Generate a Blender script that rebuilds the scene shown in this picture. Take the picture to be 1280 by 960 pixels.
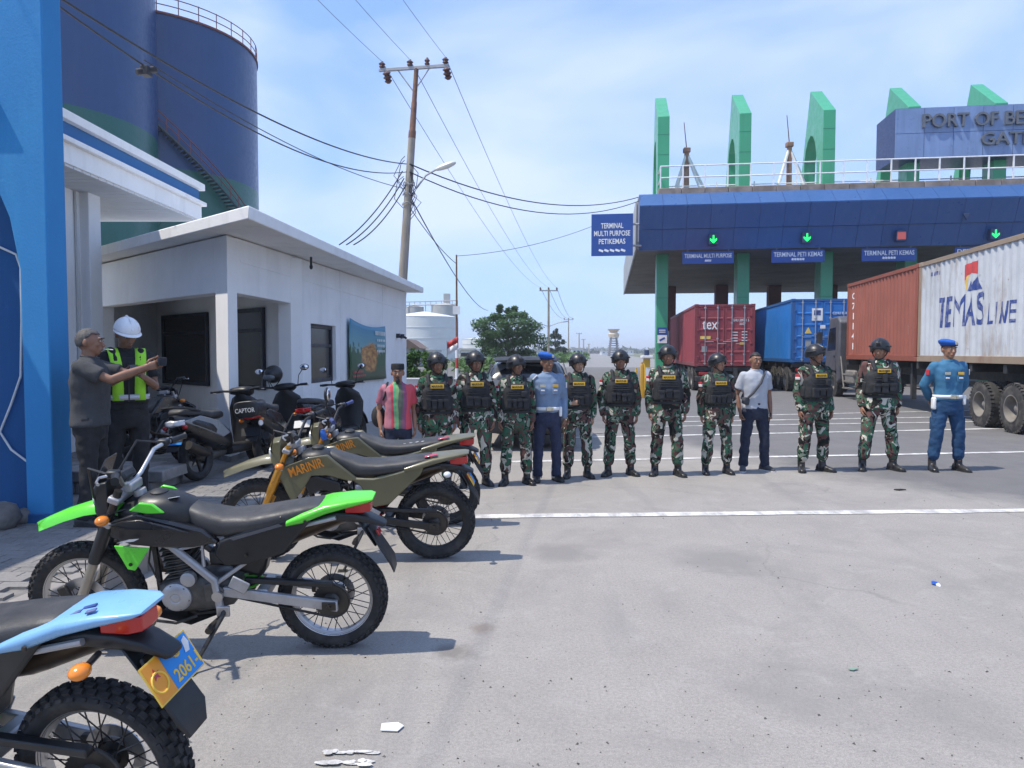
import bpy, bmesh, math, random
from mathutils import Vector as V, Matrix, Euler, noise
R = math.radians
random.seed(7)
for o in list(bpy.data.objects): bpy.data.objects.remove(o)
scene = bpy.context.scene
col = scene.collection

# ------------------------------------------------------------------ camera
CAM_H, FPX, PITCH = 1.65, 925.0, math.atan(40/925.0)
cam = bpy.data.cameras.new('camera'); camo = bpy.data.objects.new('camera', cam); col.objects.link(camo)
cam.sensor_width = 36; cam.lens = 36*FPX/1280; cam.clip_start = .05; cam.clip_end = 6000
camo.location = (0, 0, CAM_H); camo.rotation_euler = (R(90)-PITCH, 0, 0)
scene.camera = camo

# ------------------------------------------------------------------ sky, sun, exposure
SUN_EL = R(63)
SH = V((.95, .32)).normalized()                      # direction the shadows fall on the ground
sun_vec = V((-SH.x*math.cos(SUN_EL), -SH.y*math.cos(SUN_EL), math.sin(SUN_EL)))
w = bpy.data.worlds.new('World'); scene.world = w; w.use_nodes = True
nt = w.node_tree; nt.nodes.clear()
def nd(nt, typ, **k):
    n = nt.nodes.new(typ)
    for a, b in k.items(): setattr(n, a, b)
    return n
sky = nd(nt, 'ShaderNodeTexSky', sky_type='NISHITA', sun_disc=False)
sky.sun_elevation = SUN_EL; sky.sun_rotation = math.atan2(sun_vec.x, sun_vec.y)
sky.air_density = 1.0; sky.dust_density = .3; sky.ozone_density = 1.5
tc = nd(nt, 'ShaderNodeTexCoord'); mp = nd(nt, 'ShaderNodeMapping'); mp.inputs['Scale'].default_value = (1.0, 1.0, 2.6)
mp.inputs['Rotation'].default_value = (0, R(18), R(25))
n1 = nd(nt, 'ShaderNodeTexNoise'); n1.inputs['Scale'].default_value = 1.9; n1.inputs['Detail'].default_value = 7; n1.inputs['Roughness'].default_value = .5
n1.inputs['Distortion'].default_value = .35
rp = nd(nt, 'ShaderNodeValToRGB'); rp.color_ramp.elements[0].position = .40; rp.color_ramp.elements[1].position = .68
rp.color_ramp.elements[0].color = (0.02, .02, .02, 1); rp.color_ramp.elements[1].color = (.82, .82, .82, 1)
mx = nd(nt, 'ShaderNodeMix', data_type='RGBA'); mx.inputs['B'].default_value = (3.75, 4.3, 6.0, 1)
bg = nd(nt, 'ShaderNodeBackground'); bg.inputs['Strength'].default_value = .135
wo = nd(nt, 'ShaderNodeOutputWorld')
L = nt.links.new
L(tc.outputs['Generated'], mp.inputs['Vector']); L(mp.outputs[0], n1.inputs['Vector']); L(n1.outputs['Fac'], rp.inputs[0])
L(rp.outputs[0], mx.inputs['Factor']); 
sc_ = nd(nt, 'ShaderNodeMix', data_type='RGBA', blend_type='MULTIPLY'); sc_.inputs['Factor'].default_value = 1; sc_.inputs['B'].default_value = (.2, .2, .2, 1)
gm_ = nd(nt, 'ShaderNodeGamma'); gm_.inputs['Gamma'].default_value = .42                       # evens out the hazy tropical sky
ti_ = nd(nt, 'ShaderNodeMix', data_type='RGBA', blend_type='MULTIPLY'); ti_.inputs['Factor'].default_value = 1; ti_.inputs['B'].default_value = (2.35, 3.35, 5.2, 1)
L(sky.outputs[0], sc_.inputs['A']); L(sc_.outputs['Result'], gm_.inputs[0]); L(gm_.outputs[0], ti_.inputs['A']); L(ti_.outputs['Result'], mx.inputs['A'])
L(mx.outputs['Result'], bg.inputs[0]); L(bg.outputs[0], wo.inputs[0])
sl = bpy.data.lights.new('sun', 'SUN'); sl.energy = 3.1; sl.angle = R(.55); sl.color = (1, .925, .81)
so = bpy.data.objects.new('sun', sl); col.objects.link(so); so.location = (-20, -10, 40)
so.rotation_euler = sun_vec.to_track_quat('Z', 'Y').to_euler()
vs = scene.view_settings; vs.view_transform = 'Standard'; vs.look = 'None'; vs.gamma = 1; vs.exposure = .76

# ------------------------------------------------------------------ helpers
CS, SN = math.cos(PITCH), math.sin(PITCH)
def ray(u, v):
    a = (u-640)/FPX; b = (480-v)/FPX
    return V((a, CS+b*SN, -SN+b*CS))
def G(u, v, z=0):
    d = ray(u, v); t = (z-CAM_H)/d.z
    return V((d.x*t, d.y*t, z))
def P(u, v, Y):
    d = ray(u, v); t = Y/d.y
    return V((d.x*t, Y, CAM_H+d.z*t))
def s2l(c): return tuple((x/12.92 if x <= .04045 else ((x+.055)/1.055)**2.4) for x in c)
def hexc(r, g, b): return s2l((r/255, g/255, b/255))

class MB:
    """collects shapes into one mesh"""
    def __init__(s): s.v = []; s.f = []
    def add(s, vs, fs):
        n = len(s.v); s.v += [V(p) for p in vs]; s.f += [tuple(i+n for i in f) for f in fs]; return s
    def box(s, c, d, rot=None):
        x, y, z = d[0]/2, d[1]/2, d[2]/2
        vs = [V((a*x, b*y, e*z)) for a in (-1, 1) for b in (-1, 1) for e in (-1, 1)]
        if rot is not None:
            m = Euler(rot).to_matrix() if not isinstance(rot, Matrix) else rot
            vs = [m @ p for p in vs]
        return s.add([p+V(c) for p in vs], [(0, 1, 3, 2), (4, 6, 7, 5), (0, 4, 5, 1), (2, 3, 7, 6), (0, 2, 6, 4), (1, 5, 7, 3)])
    def bx(s, x0, x1, y0, y1, z0, z1): return s.box(((x0+x1)/2, (y0+y1)/2, (z0+z1)/2), (x1-x0, y1-y0, z1-z0))
    def loft(s, rings, cap=True, closed=False):
        n = len(rings[0]); vs = [p for r in rings for p in r]; fs = []
        m = len(rings)
        for i in range(m if closed else m-1):
            a = i*n; b = ((i+1) % m)*n
            for j in range(n):
                k = (j+1) % n; fs.append((a+j, a+k, b+k, b+j))
        if cap and not closed:
            fs.append(tuple(range(n-1, -1, -1))); fs.append(tuple((m-1)*n+j for j in range(n)))
        return s.add(vs, fs)
    def tube(s, pts, r, n=8, cap=True, closed=False, flat=1.0):
        pts = [V(p) for p in pts]; m = len(pts)
        rs = r if isinstance(r, (list, tuple)) else [r]*m
        rings = []; up = None
        for i in range(m):
            if closed: t = pts[(i+1) % m]-pts[i-1]
            else: t = pts[min(i+1, m-1)]-pts[max(i-1, 0)]
            t.normalize()
            if up is None:
                up = V((0, 0, 1)) if abs(t.z) < .9 else V((0, 1, 0))
            b = t.cross(up)
            if b.length < 1e-4: b = t.cross(V((1, 0, 0)))
            b.normalize(); up = b.cross(t).normalized()
            rings.append([pts[i]+(b*math.cos(2*math.pi*k/n)*rs[i]+up*math.sin(2*math.pi*k/n)*rs[i]*flat) for k in range(n)])
        return s.loft(rings, cap, closed)
    def cyl(s, a, b, r, r2=None, n=12): return s.tube([a, b], [r, r if r2 is None else r2], n)
    def lathe(s, c, ax, prof, n=24, cap=True, closed=False):
        """prof: (along axis, radius)"""
        c = V(c); ax = V(ax).normalized(); up = V((0, 0, 1)) if abs(ax.z) < .9 else V((0, 1, 0))
        b = ax.cross(up).normalized(); u = b.cross(ax)
        rings = [[c+ax*t+(b*math.cos(2*math.pi*k/n)+u*math.sin(2*math.pi*k/n))*r for k in range(n)] for t, r in prof]
        return s.loft(rings, cap, closed)
    def prism(s, pts, vec):
        pts = [V(p) for p in pts]; n = len(pts); vec = V(vec)
        return s.add(pts+[p+vec for p in pts], [tuple(range(n-1, -1, -1)), tuple(range(n, 2*n))]+[(i, (i+1) % n, n+(i+1) % n, n+i) for i in range(n)])
    def face(s, pts): return s.add(pts, [tuple(range(len(pts)))])
    def ell(s, c, r, n=14, m=9, rot=None):
        c = V(c); rings = []
        mt = Euler(rot).to_matrix() if rot is not None else None
        for i in range(m+1):
            th = math.pi*i/m; th = min(max(th, .04), math.pi-.04)
            ring = []
            for k in range(n):
                ph = 2*math.pi*k/n
                p = V((r[0]*math.sin(th)*math.cos(ph), r[1]*math.sin(th)*math.sin(ph), -r[2]*math.cos(th)))
                ring.append(c+(mt @ p if mt else p))
            rings.append(ring)
        return s.loft(rings)
    def cap(s, joints, radii, n=12):
        """rounded limb: tube plus balls at the joints"""
        s.tube(joints, radii, n)
        for p, r in zip(joints, radii): s.ell(p, (r*.99, r*.99, r*.99), 10, 7)
        return s
    def xf(s, m): s.v = [m @ p for p in s.v]; return s
    def mesh(s, name, smooth=35):
        me = bpy.data.meshes.new(name); me.from_pydata([tuple(p) for p in s.v], [], s.f)
        if smooth is not None:
            me.polygons.foreach_set('use_smooth', [True]*len(me.polygons))
            if smooth < 180: me.set_sharp_from_angle(angle=R(smooth))
        me.update(); return me
    def build(s, name, m, parent=None, smooth=35, bevel=0, loc=None, rot=None, sub=0, solid=0, fix=True):
        me = s.mesh(name, smooth)
        if fix and len(me.polygons) < 60000:
            bm = bmesh.new(); bm.from_mesh(me); bmesh.ops.recalc_face_normals(bm, faces=bm.faces); bm.to_mesh(me); bm.free()
            if smooth is not None and smooth < 180: me.set_sharp_from_angle(angle=R(smooth))
        return obj(name, me, m, parent, bevel, loc, rot, sub, solid)
def obj(name, me, m, parent=None, bevel=0, loc=None, rot=None, sub=0, solid=0):
    if m is not None and not me.materials: me.materials.append(m)
    o = bpy.data.objects.new(name, me); col.objects.link(o)
    if parent: o.parent = parent
    if loc is not None: o.location = loc
    if rot is not None: o.rotation_euler = rot
    if solid:
        d = o.modifiers.new('solid', 'SOLIDIFY'); d.thickness = abs(solid); d.offset = 1 if solid > 0 else -1
    if sub:
        d = o.modifiers.new('sub', 'SUBSURF'); d.levels = sub; d.render_levels = sub
    if bevel:
        d = o.modifiers.new('bevel', 'BEVEL'); d.width = bevel; d.segments = 2; d.limit_method = 'ANGLE'; d.angle_limit = R(40)
        d.use_clamp_overlap = True
    return o
def share(src, parent, loc, rot=None):
    o = src.copy(); col.objects.link(o); o.parent = parent; o.location = loc
    if rot is not None: o.rotation_euler = rot
    return o
def tag(o, label, cat, group=None):
    o['label'] = label; o['category'] = cat
    if group: o['group'] = group
    return o
def struct(o, kind='structure'): o['kind'] = kind; return o
def empty(name, loc, rot=(0, 0, 0), label=None, cat=None, group=None):
    o = bpy.data.objects.new(name, None); o.empty_display_size = .2; col.objects.link(o); o.location = loc; o.rotation_euler = rot
    if label: tag(o, label, cat, group)
    return o
def sell(x, zc, up, dn, hy, p=2.4, n=18, yc=0):
    """superellipse ring in the YZ plane at x"""
    out = []
    for k in range(n):
        a = 2*math.pi*k/n; c, s_ = math.cos(a), math.sin(a)
        y = hy*math.copysign(abs(c)**(2/p), c); z = math.copysign(abs(s_)**(2/p), s_)
        out.append(V((x, yc+y, zc+z*(up if z > 0 else dn))))
    return out
bench = bpy.data.scenes.new('bench')                 # a small empty scene in which modifiers are applied quickly
def eval_mesh(o):
    vl = bench.view_layers[0]; vl.update()
    return bpy.data.meshes.new_from_object(o.evaluated_get(vl.depsgraph))
def remesh(mb, vox, smooth=4, fac=.5):
    me = bpy.data.meshes.new('tmp'); me.from_pydata([tuple(p) for p in mb.v], [], mb.f)
    bm = bmesh.new(); bm.from_mesh(me); bmesh.ops.recalc_face_normals(bm, faces=bm.faces); bm.to_mesh(me); bm.free()
    o = bpy.data.objects.new('tmp', me); bench.collection.objects.link(o)
    d = o.modifiers.new('r', 'REMESH'); d.mode = 'VOXEL'; d.voxel_size = vox; d.use_smooth_shade = True
    if smooth:
        e = o.modifiers.new('s', 'SMOOTH'); e.iterations = smooth; e.factor = fac
    out = eval_mesh(o); bpy.data.objects.remove(o); bpy.data.meshes.remove(me)
    out.polygons.foreach_set('use_smooth', [True]*len(out.polygons))
    return out
def wrinkle(me, amp, sc, seed=0, stretch=(1, 1, 1)):
    off = V((seed*3.1, seed*1.7, seed*.9)); n = len(me.vertices); co = [0.0]*(3*n); no = [0.0]*(3*n)
    me.vertices.foreach_get('co', co); me.vertex_normals.foreach_get('vector', no)
    for i in range(0, 3*n, 3):
        p = V((co[i]*stretch[0], co[i+1]*stretch[1], co[i+2]*stretch[2]))*sc
        h = (noise.noise(p+off)+.45*noise.noise(p*2.3+off))*amp
        for k in (0, 1, 2): co[i+k] += no[i+k]*h
    me.vertices.foreach_set('co', co); me.update(); return me
_txt = {}
def text_geo(s, extrude=.02, bold=0.0):
    k = (s, extrude, bold)
    if k not in _txt:
        cu = bpy.data.curves.new('t', 'FONT'); cu.body = s; cu.align_x = 'CENTER'; cu.align_y = 'CENTER'; cu.extrude = extrude; cu.offset = bold
        cu.resolution_u = 3
        o = bpy.data.objects.new('t', cu); bench.collection.objects.link(o)
        me = eval_mesh(o); _txt[k] = ([v.co.copy() for v in me.vertices], [tuple(p.vertices) for p in me.polygons])
        bpy.data.objects.remove(o)
    return _txt[k]
def text(s, width, height, origin, xax, yax, name, m, parent, extrude=.02, bold=.012, offset=0.004, shear=0):
    """lettering fitted into width x height, lying in the plane (xax, yax) with its face along xax x yax"""
    vs, fs = text_geo(s, extrude, bold)
    x0 = min(p.x for p in vs); x1 = max(p.x for p in vs); y0 = min(p.y for p in vs); y1 = max(p.y for p in vs)
    xax = V(xax).normalized(); yax = V(yax).normalized(); n = xax.cross(yax); o = V(origin)
    sx = width/(x1-x0); sy = height/(y1-y0); sz = min(sx, sy)
    mb = MB(); mb.add([o+xax*((p.x-(x0+x1)/2)*sx+shear*(p.y-(y0+y1)/2)*sy)+yax*((p.y-(y0+y1)/2)*sy)+n*(p.z*sz+offset) for p in vs], fs)
    return mb.build(name, m, parent, smooth=None, fix=False)

# ------------------------------------------------------------------ materials
def newmat(name):
    m = bpy.data.materials.new(name); m.use_nodes = True; n = m.node_tree; n.nodes.clear()
    out = nd(n, 'ShaderNodeOutputMaterial'); b = nd(n, 'ShaderNodeBsdfPrincipled'); n.links.new(b.outputs[0], out.inputs[0])
    return m, n, b
def ramp(n, fac, stops, interp='LINEAR'):
    r = nd(n, 'ShaderNodeValToRGB'); r.color_ramp.interpolation = interp
    e = r.color_ramp.elements
    while len(e) < len(stops): e.new(.5)
    for i, (p, c) in enumerate(stops):
        e[i].position = p; e[i].color = (*c, 1) if len(c) == 3 else c
    n.links.new(fac, r.inputs[0]); return r.outputs[0]
def noisen(n, vec, scale, detail=4, rough=.55, dist=0):
    t = nd(n, 'ShaderNodeTexNoise'); t.inputs['Scale'].default_value = scale; t.inputs['Detail'].default_value = detail
    t.inputs['Roughness'].default_value = rough; t.inputs['Distortion'].default_value = dist
    n.links.new(vec, t.inputs['Vector']); return t.outputs['Fac']
def mixc(n, f, a, b, mode='MIX'):
    x = nd(n, 'ShaderNodeMix', data_type='RGBA', blend_type=mode)
    for key, val in (('Factor', f), ('A', a), ('B', b)):
        if isinstance(val, (int, float)): x.inputs[key].default_value = val
        elif isinstance(val, tuple): x.inputs[key].default_value = (*val[:3], 1)
        else: n.links.new(val, x.inputs[key])
    return x.outputs['Result']
def bumpn(n, h, b, dist=.01, strength=.5):
    k = nd(n, 'ShaderNodeBump'); k.inputs['Distance'].default_value = dist; k.inputs['Strength'].default_value = strength
    n.links.new(h, k.inputs['Height']); n.links.new(k.outputs[0], b.inputs['Normal'])
def coords(n, kind='Object', scale=(1, 1, 1), rnd=False):
    t = nd(n, 'ShaderNodeTexCoord'); p = nd(n, 'ShaderNodeMapping'); p.inputs['Scale'].default_value = scale
    n.links.new(t.outputs[kind], p.inputs['Vector'])
    if rnd:
        oi = nd(n, 'ShaderNodeObjectInfo'); vm = nd(n, 'ShaderNodeVectorMath', operation='MULTIPLY')
        vm.inputs[1].default_value = (37, 91, 53)
        n.links.new(oi.outputs['Random'], vm.inputs[0]); n.links.new(vm.outputs[0], p.inputs['Location'])
    return p.outputs[0]
_m = {}
def M(name, c, rough=.5, metal=0, var=.12, vsc=6, bump=0, bsc=80, coat=0, dirt=None, dsc=3, damt=.5, scale=(1, 1, 1), spec=.5):
    """plain paint, metal, cloth or plastic with slight mottling, optional grain and dirt"""
    if name in _m: return _m[name]
    m, n, b = newmat(name); vec = coords(n, 'Object', scale, True)
    f = noisen(n, vec, vsc, 5)
    lo = tuple(max(0, x*(1-var)) for x in c); hi = tuple(min(1, x*(1+var)) for x in c)
    cc = ramp(n, f, [(.3, lo), (.7, hi)])
    if dirt:
        g = ramp(n, noisen(n, vec, dsc, 8, .65), [(.48, (0, 0, 0)), (.72, (damt, damt, damt))])
        cc = mixc(n, g, cc, dirt)
    n.links.new(cc, b.inputs['Base Color'])
    rr = ramp(n, noisen(n, vec, vsc*2.2, 4), [(.3, (max(0, rough-.1),)*3), (.7, (min(1, rough+.1),)*3)])
    n.links.new(rr, b.inputs['Roughness']); b.inputs['Metallic'].default_value = metal
    b.inputs['Specular IOR Level'].default_value = spec
    if coat: b.inputs['Coat Weight'].default_value = coat; b.inputs['Coat Roughness'].default_value = .12
    if bump: bumpn(n, noisen(n, vec, bsc, 3), b, bump, .6)
    _m[name] = m; return m
def streaked(name, c, rough, dirt, amt=.35, coat=.2, var=.06):
    """sheet cladding with rain streaks and fading"""
    m, n, b = newmat(name); v1 = coords(n, 'Object', (1, 1, 1), True); v2 = coords(n, 'Object', (2.2, 2.2, .16), True)
    cc = ramp(n, noisen(n, v1, .5, 6), [(.3, tuple(x*(1-var) for x in c)), (.7, tuple(min(1, x*(1+var)) for x in c))])
    cc = mixc(n, ramp(n, noisen(n, v2, 1.6, 9, .7), [(.47, (0, 0, 0)), (.75, (amt,)*3)]), cc, dirt)
    cc = mixc(n, ramp(n, noisen(n, v1, 5, 8, .72), [(.6, (0, 0, 0)), (.75, (amt*.6,)*3)]), cc, dirt)
    oi = nd(n, 'ShaderNodeObjectInfo'); cc = mixc(n, ramp(n, oi.outputs['Random'], [(0, (0, 0, 0)), (1, (.10,)*3)]), cc, dirt)
    n.links.new(cc, b.inputs['Base Color']); rr = ramp(n, noisen(n, v1, 3, 5), [(.3, (rough-.08,)*3), (.7, (rough+.14,)*3)]); n.links.new(rr, b.inputs['Roughness'])
    b.inputs['Coat Weight'].default_value = coat; b.inputs['Coat Roughness'].default_value = .2; bumpn(n, noisen(n, v1, .8, 2), b, .03, .25); return m
def glow(name, c, s):
    m, n, b = newmat(name); b.inputs['Base Color'].default_value = (*c, 1); b.inputs['Emission Color'].default_value = (*c, 1)
    b.inputs['Emission Strength'].default_value = s; return m
def camo(name, tone=1.0):
    m, n, b = newmat(name); vec = coords(n, 'Object', (1, 1, .9), True)
    a = noisen(n, vec, 6.2, 2.5, .5, 1.3); c = noisen(n, vec, 8.0, 2, .45, 1.6)
    g1 = (.034*tone, .108*tone, .064*tone); g2 = (.165*tone, .21*tone, .16*tone); br = (.10*tone, .052*tone, .048*tone)
    bk = (.014, .017, .015); tn = (.42*tone, .40*tone, .34*tone)
    base = ramp(n, a, [(0, bk), (.42, br), (.49, g1), (.575, bk), (.625, g2)], 'CONSTANT')
    k = ramp(n, c, [(0, (0, 0, 0)), (.605, (1, 1, 1))], 'CONSTANT'); k2 = ramp(n, c, [(0, (1, 1, 1)), (.36, (0, 0, 0))], 'CONSTANT')
    base = mixc(n, k, base, tn); base = mixc(n, k2, base, br)
    n.links.new(base, b.inputs['Base Color']); b.inputs['Roughness'].default_value = .9; b.inputs['Specular IOR Level'].default_value = .2
    bumpn(n, noisen(n, vec, 30, 3), b, .012, .5)
    return m
def glass(name, c=(.02, .025, .03), rough=.05):
    m, n, b = newmat(name); b.inputs['Base Color'].default_value = (*c, 1); b.inputs['Roughness'].default_value = rough
    b.inputs['Specular IOR Level'].default_value = .6; return m

WHITE_WALL = None
def plaster(name, c, stain=(.35, .34, .31), amt=.55, bump=.004):
    m, n, b = newmat(name); vec = coords(n, 'Object'); st = coords(n, 'Object', (1.2, 1.2, .25))
    f = noisen(n, vec, 1.4, 6); cc = ramp(n, f, [(.3, tuple(x*.9 for x in c)), (.7, c)])
    g = ramp(n, noisen(n, st, 2.6, 9, .68), [(.52, (0, 0, 0)), (.78, (amt, amt, amt))])
    cc = mixc(n, g, cc, stain)
    h = ramp(n, noisen(n, vec, 9, 8, .7), [(.60, (0, 0, 0)), (.72, (amt*.6,)*3)])
    cc = mixc(n, h, cc, stain)
    n.links.new(cc, b.inputs['Base Color']); b.inputs['Roughness'].default_value = .82
    bumpn(n, noisen(n, vec, 40, 6, .7), b, bump, .6); return m
# ================================================================== THE SETTING
def ground_mat():
    m, n, b = newmat('concrete_apron'); vec = coords(n)
    big = noisen(n, vec, .22, 6, .6, .6); mid = noisen(n, vec, 1.6, 7, .65); fine = noisen(n, vec, 55, 4, .7); grit = noisen(n, vec, 190, 2, .8)
    c = ramp(n, big, [(.3, (.268, .244, .220)), (.55, (.334, .308, .278)), (.75, (.378, .350, .315))])
    c = mixc(n, .55, c, ramp(n, mid, [(.3, (.225, .204, .184)), (.6, (.352, .324, .292)), (.75, (.405, .375, .336))]))
    c = mixc(n, .45, c, ramp(n, fine, [(.35, (.165, .152, .14)), (.6, (.36, .335, .305))]))
    c = mixc(n, .28, c, ramp(n, grit, [(.4, (.10, .10, .10)), (.62, (.44, .43, .41))]))
    # tyre-worn streaks along the lanes
    st = coords(n, 'Object', (1.7, .16, 1)); c = mixc(n, ramp(n, noisen(n, st, 1.0, 5, .6, .4), [(.54, (0, 0, 0)), (.74, (.55, .55, .55))]), c, (.17, .168, .168))
    # dark pits and crumbs of gravel
    bl = ramp(n, noisen(n, vec, .9, 8, .7, .8), [(.50, (0, 0, 0)), (.66, (.55,)*3)]); c = mixc(n, bl, c, (.205, .195, .187))
    bl = ramp(n, noisen(n, coords(n, 'Object', (1, 1, 3)), 3.4, 9, .74, .5), [(.55, (0, 0, 0)), (.70, (.5,)*3)]); c = mixc(n, bl, c, (.36, .345, .325))
    vo = nd(n, 'ShaderNodeTexVoronoi'); vo.inputs['Scale'].default_value = 8.5; n.links.new(vec, vo.inputs['Vector'])
    sp = ramp(n, vo.outputs['Distance'], [(0.03, (.85,)*3), (.06, (0, 0, 0))])
    c = mixc(n, sp, c, (.085, .08, .078))
    # hairline cracks
    wv_ = nd(n, 'ShaderNodeMix', data_type='VECTOR'); tn_ = nd(n, 'ShaderNodeTexNoise'); tn_.inputs['Scale'].default_value = 1.3; tn_.inputs['Detail'].default_value = 6; n.links.new(vec, tn_.inputs['Vector'])
    wv_.inputs['Factor'].default_value = .45; n.links.new(vec, wv_.inputs['A']); n.links.new(tn_.outputs['Color'], wv_.inputs['B'])
    vc = nd(n, 'ShaderNodeTexVoronoi', feature='DISTANCE_TO_EDGE'); vc.inputs['Scale'].default_value = .55; n.links.new(wv_.outputs['Result'], vc.inputs['Vector'])
    ck = ramp(n, vc.outputs['Distance'], [(.0, (.3,)*3), (.006, (0, 0, 0))]); ckm = ramp(n, noisen(n, vec, .6, 3), [(.48, (0, 0, 0)), (.58, (1, 1, 1))])
    ck = mixc(n, 1.0, ck, ckm, 'MULTIPLY'); c = mixc(n, ck, c, (.11, .104, .10))
    # newer, darker asphalt of the lanes up to the gate
    sx = nd(n, 'ShaderNodeSeparateXYZ'); n.links.new(vec, sx.inputs[0])
    def mth(op, a, b_):
        q = nd(n, 'ShaderNodeMath', operation=op)
        for i, x in enumerate((a, b_)):
            if isinstance(x, (int, float)): q.inputs[i].default_value = x
            else: n.links.new(x, q.inputs[i])
        return q.outputs[0]
    wob = mth('MULTIPLY', mth('SUBTRACT', noisen(n, vec, .5, 6, .65), .5), 5.0)
    d = mth('ADD', mth('ADD', mth('MULTIPLY', sx.outputs[0], 1.15), mth('MULTIPLY', sx.outputs[1], .62)), wob)
    d = mth('MULTIPLY', mth('SUBTRACT', d, 10.6), .6)
    dk = ramp(n, d, [(0, (0, 0, 0)), (1, (.8,)*3)])
    asp = mixc(n, .5, ramp(n, fine, [(.3, (.075, .075, .08)), (.7, (.14, .14, .146))]), ramp(n, mid, [(.3, (.085, .085, .09)), (.7, (.15, .148, .15))]))
    c = mixc(n, dk, c, asp)
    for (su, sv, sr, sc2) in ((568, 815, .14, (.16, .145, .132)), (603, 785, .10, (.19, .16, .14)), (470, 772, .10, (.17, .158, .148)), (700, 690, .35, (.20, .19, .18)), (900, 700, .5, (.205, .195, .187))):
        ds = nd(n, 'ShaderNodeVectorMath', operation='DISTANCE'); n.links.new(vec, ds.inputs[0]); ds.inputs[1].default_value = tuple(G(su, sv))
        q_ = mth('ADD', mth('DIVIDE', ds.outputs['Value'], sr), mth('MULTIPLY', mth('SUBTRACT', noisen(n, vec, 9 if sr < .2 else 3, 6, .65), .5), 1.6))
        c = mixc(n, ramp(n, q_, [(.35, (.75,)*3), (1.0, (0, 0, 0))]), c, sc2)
    n.links.new(c, b.inputs['Base Color']); b.inputs['Roughness'].default_value = .88; b.inputs['Specular IOR Level'].default_value = .3
    h = mixc(n, .5, fine, grit); bumpn(n, h, b, .006, .7); return m
gm = M('far_soil', (.11, .12, .06), .95, var=.35, vsc=.15, dirt=(.20, .18, .13), dsc=.05)
mb = MB()
mb.add([(-3000, -60, -.06), (3000, -60, -.06), (3000, 5000, -.06), (-3000, 5000, -.06)], [(0, 1, 2, 3)])
struct(mb.build('ground', gm, smooth=None))
GM = ground_mat()
mb = MB(); N = 40
for i in range(N+1):
    for j in range(N+1):
        x = -14+54*i/N; y = -8+88*j/N
        mb.v.append(V((x, y, noise.noise(V((x*.3, y*.3, 0)))*.0025)))
for i in range(N):
    for j in range(N): a = i*(N+1)+j; mb.f.append((a, a+N+1, a+N+2, a+1))
struct(mb.build('road', GM, smooth=180, fix=False))
mb = MB(); mb.add([(2, 80, -.02), (22, 80, -.02), (240, 1900, -.02), (205, 1900, -.02)], [(0, 1, 2, 3)])
struct(mb.build('road', M('far_asphalt', (.22, .215, .21), .9), smooth=None))

# painted lines, worn
def paint_mat():
    m, n, b = newmat('worn_road_paint'); vec = coords(n)
    wv = mixc(n, .5, noisen(n, vec, 3.2, 8, .72), noisen(n, coords(n, 'Object', (4, .7, 1)), 2.2, 7, .7))
    c = mixc(n, ramp(n, wv, [(.44, (0, 0, 0)), (.58, (.95,)*3)]), (.70, .685, .65), (.30, .288, .275))
    c = mixc(n, .25, c, ramp(n, noisen(n, vec, 120, 3), [(.3, (.2,)*3), (.7, (.7,)*3)]))
    n.links.new(c, b.inputs['Base Color']); b.inputs['Roughness'].default_value = .8
    bumpn(n, noisen(n, vec, 90, 3), b, .004, .5); return m
PM = paint_mat()
def line(uv0, uv1, w, u_gaps=()):
    a, c = G(*uv0, .006), G(*uv1, .006); d = (c-a); n_ = int(d.length/.25)+1; q = V((-d.y, d.x, 0)).normalized()
    mb = MB(); vs = []; fs = []
    for i in range(n_+1):
        p = a+d*i/n_; k = len(vs)
        e0 = noise.noise(p*3.1)*.02+noise.noise(p*11)*.008; e1 = noise.noise(p*2.7+V((9, 0, 0)))*.018
        vs += [p-q*(w/2+e0), p+q*(w/2+e1)]
        if i: fs.append((k-2, k, k+1, k-1))
    mb.add(vs, fs); return struct(mb.build('road_marking', PM, smooth=None))
line((590, 645.2), (1750, 632.7), .17)
line((640, 577), (1420, 562), .15)
line((700, 547), (1420, 532), .15)
line((820, 533), (1420, 524), .12)
line((850, 527), (1300, 519), .12)
line((850, 521), (1300, 511), .12)

# paving blocks by the guard house: 300 nearest singly, the rest joined
def paver_mat():
    m, n, b = newmat('paving_block'); vec = coords(n, 'Object', (1, 1, 1), True)
    oi = nd(n, 'ShaderNodeObjectInfo')
    t = ramp(n, oi.outputs['Random'], [(0, (.15, .145, .14)), (.5, (.20, .19, .182)), (1, (.245, .232, .22))])
    c = mixc(n, .5, t, ramp(n, noisen(n, vec, 40, 5, .7), [(.3, (.12, .115, .11)), (.7, (.29, .275, .26))]))
    n.links.new(c, b.inputs['Base Color']); b.inputs['Roughness'].default_value = .9; bumpn(n, noisen(n, vec, 120, 4), b, .003, .7); return m
PV = paver_mat(); jm = M('joint_sand', (.17, .16, .15), .95, var=.3, vsc=14)
PX0, PX1, PY0, PY1 = -6.6, -2.2, 4.35, 11.0
PH = .18                                              # the pavement stands a step above the road
def kx(y): return -2.75+.12*(y-5.35)
mb = MB(); mb.prism([(-9, 4.3, -.02), (kx(4.3)-.12, 4.3, -.02), (kx(13)-.12, 13, -.02), (-9, 13, -.02)], (0, 0, PH+.005))
pave = struct(mb.build('pavement', jm, smooth=None))
KRB = plaster('kerb_concrete', (.27, .25, .23), (.16, .15, .14), .5); kang = -math.atan(.12)
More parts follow.
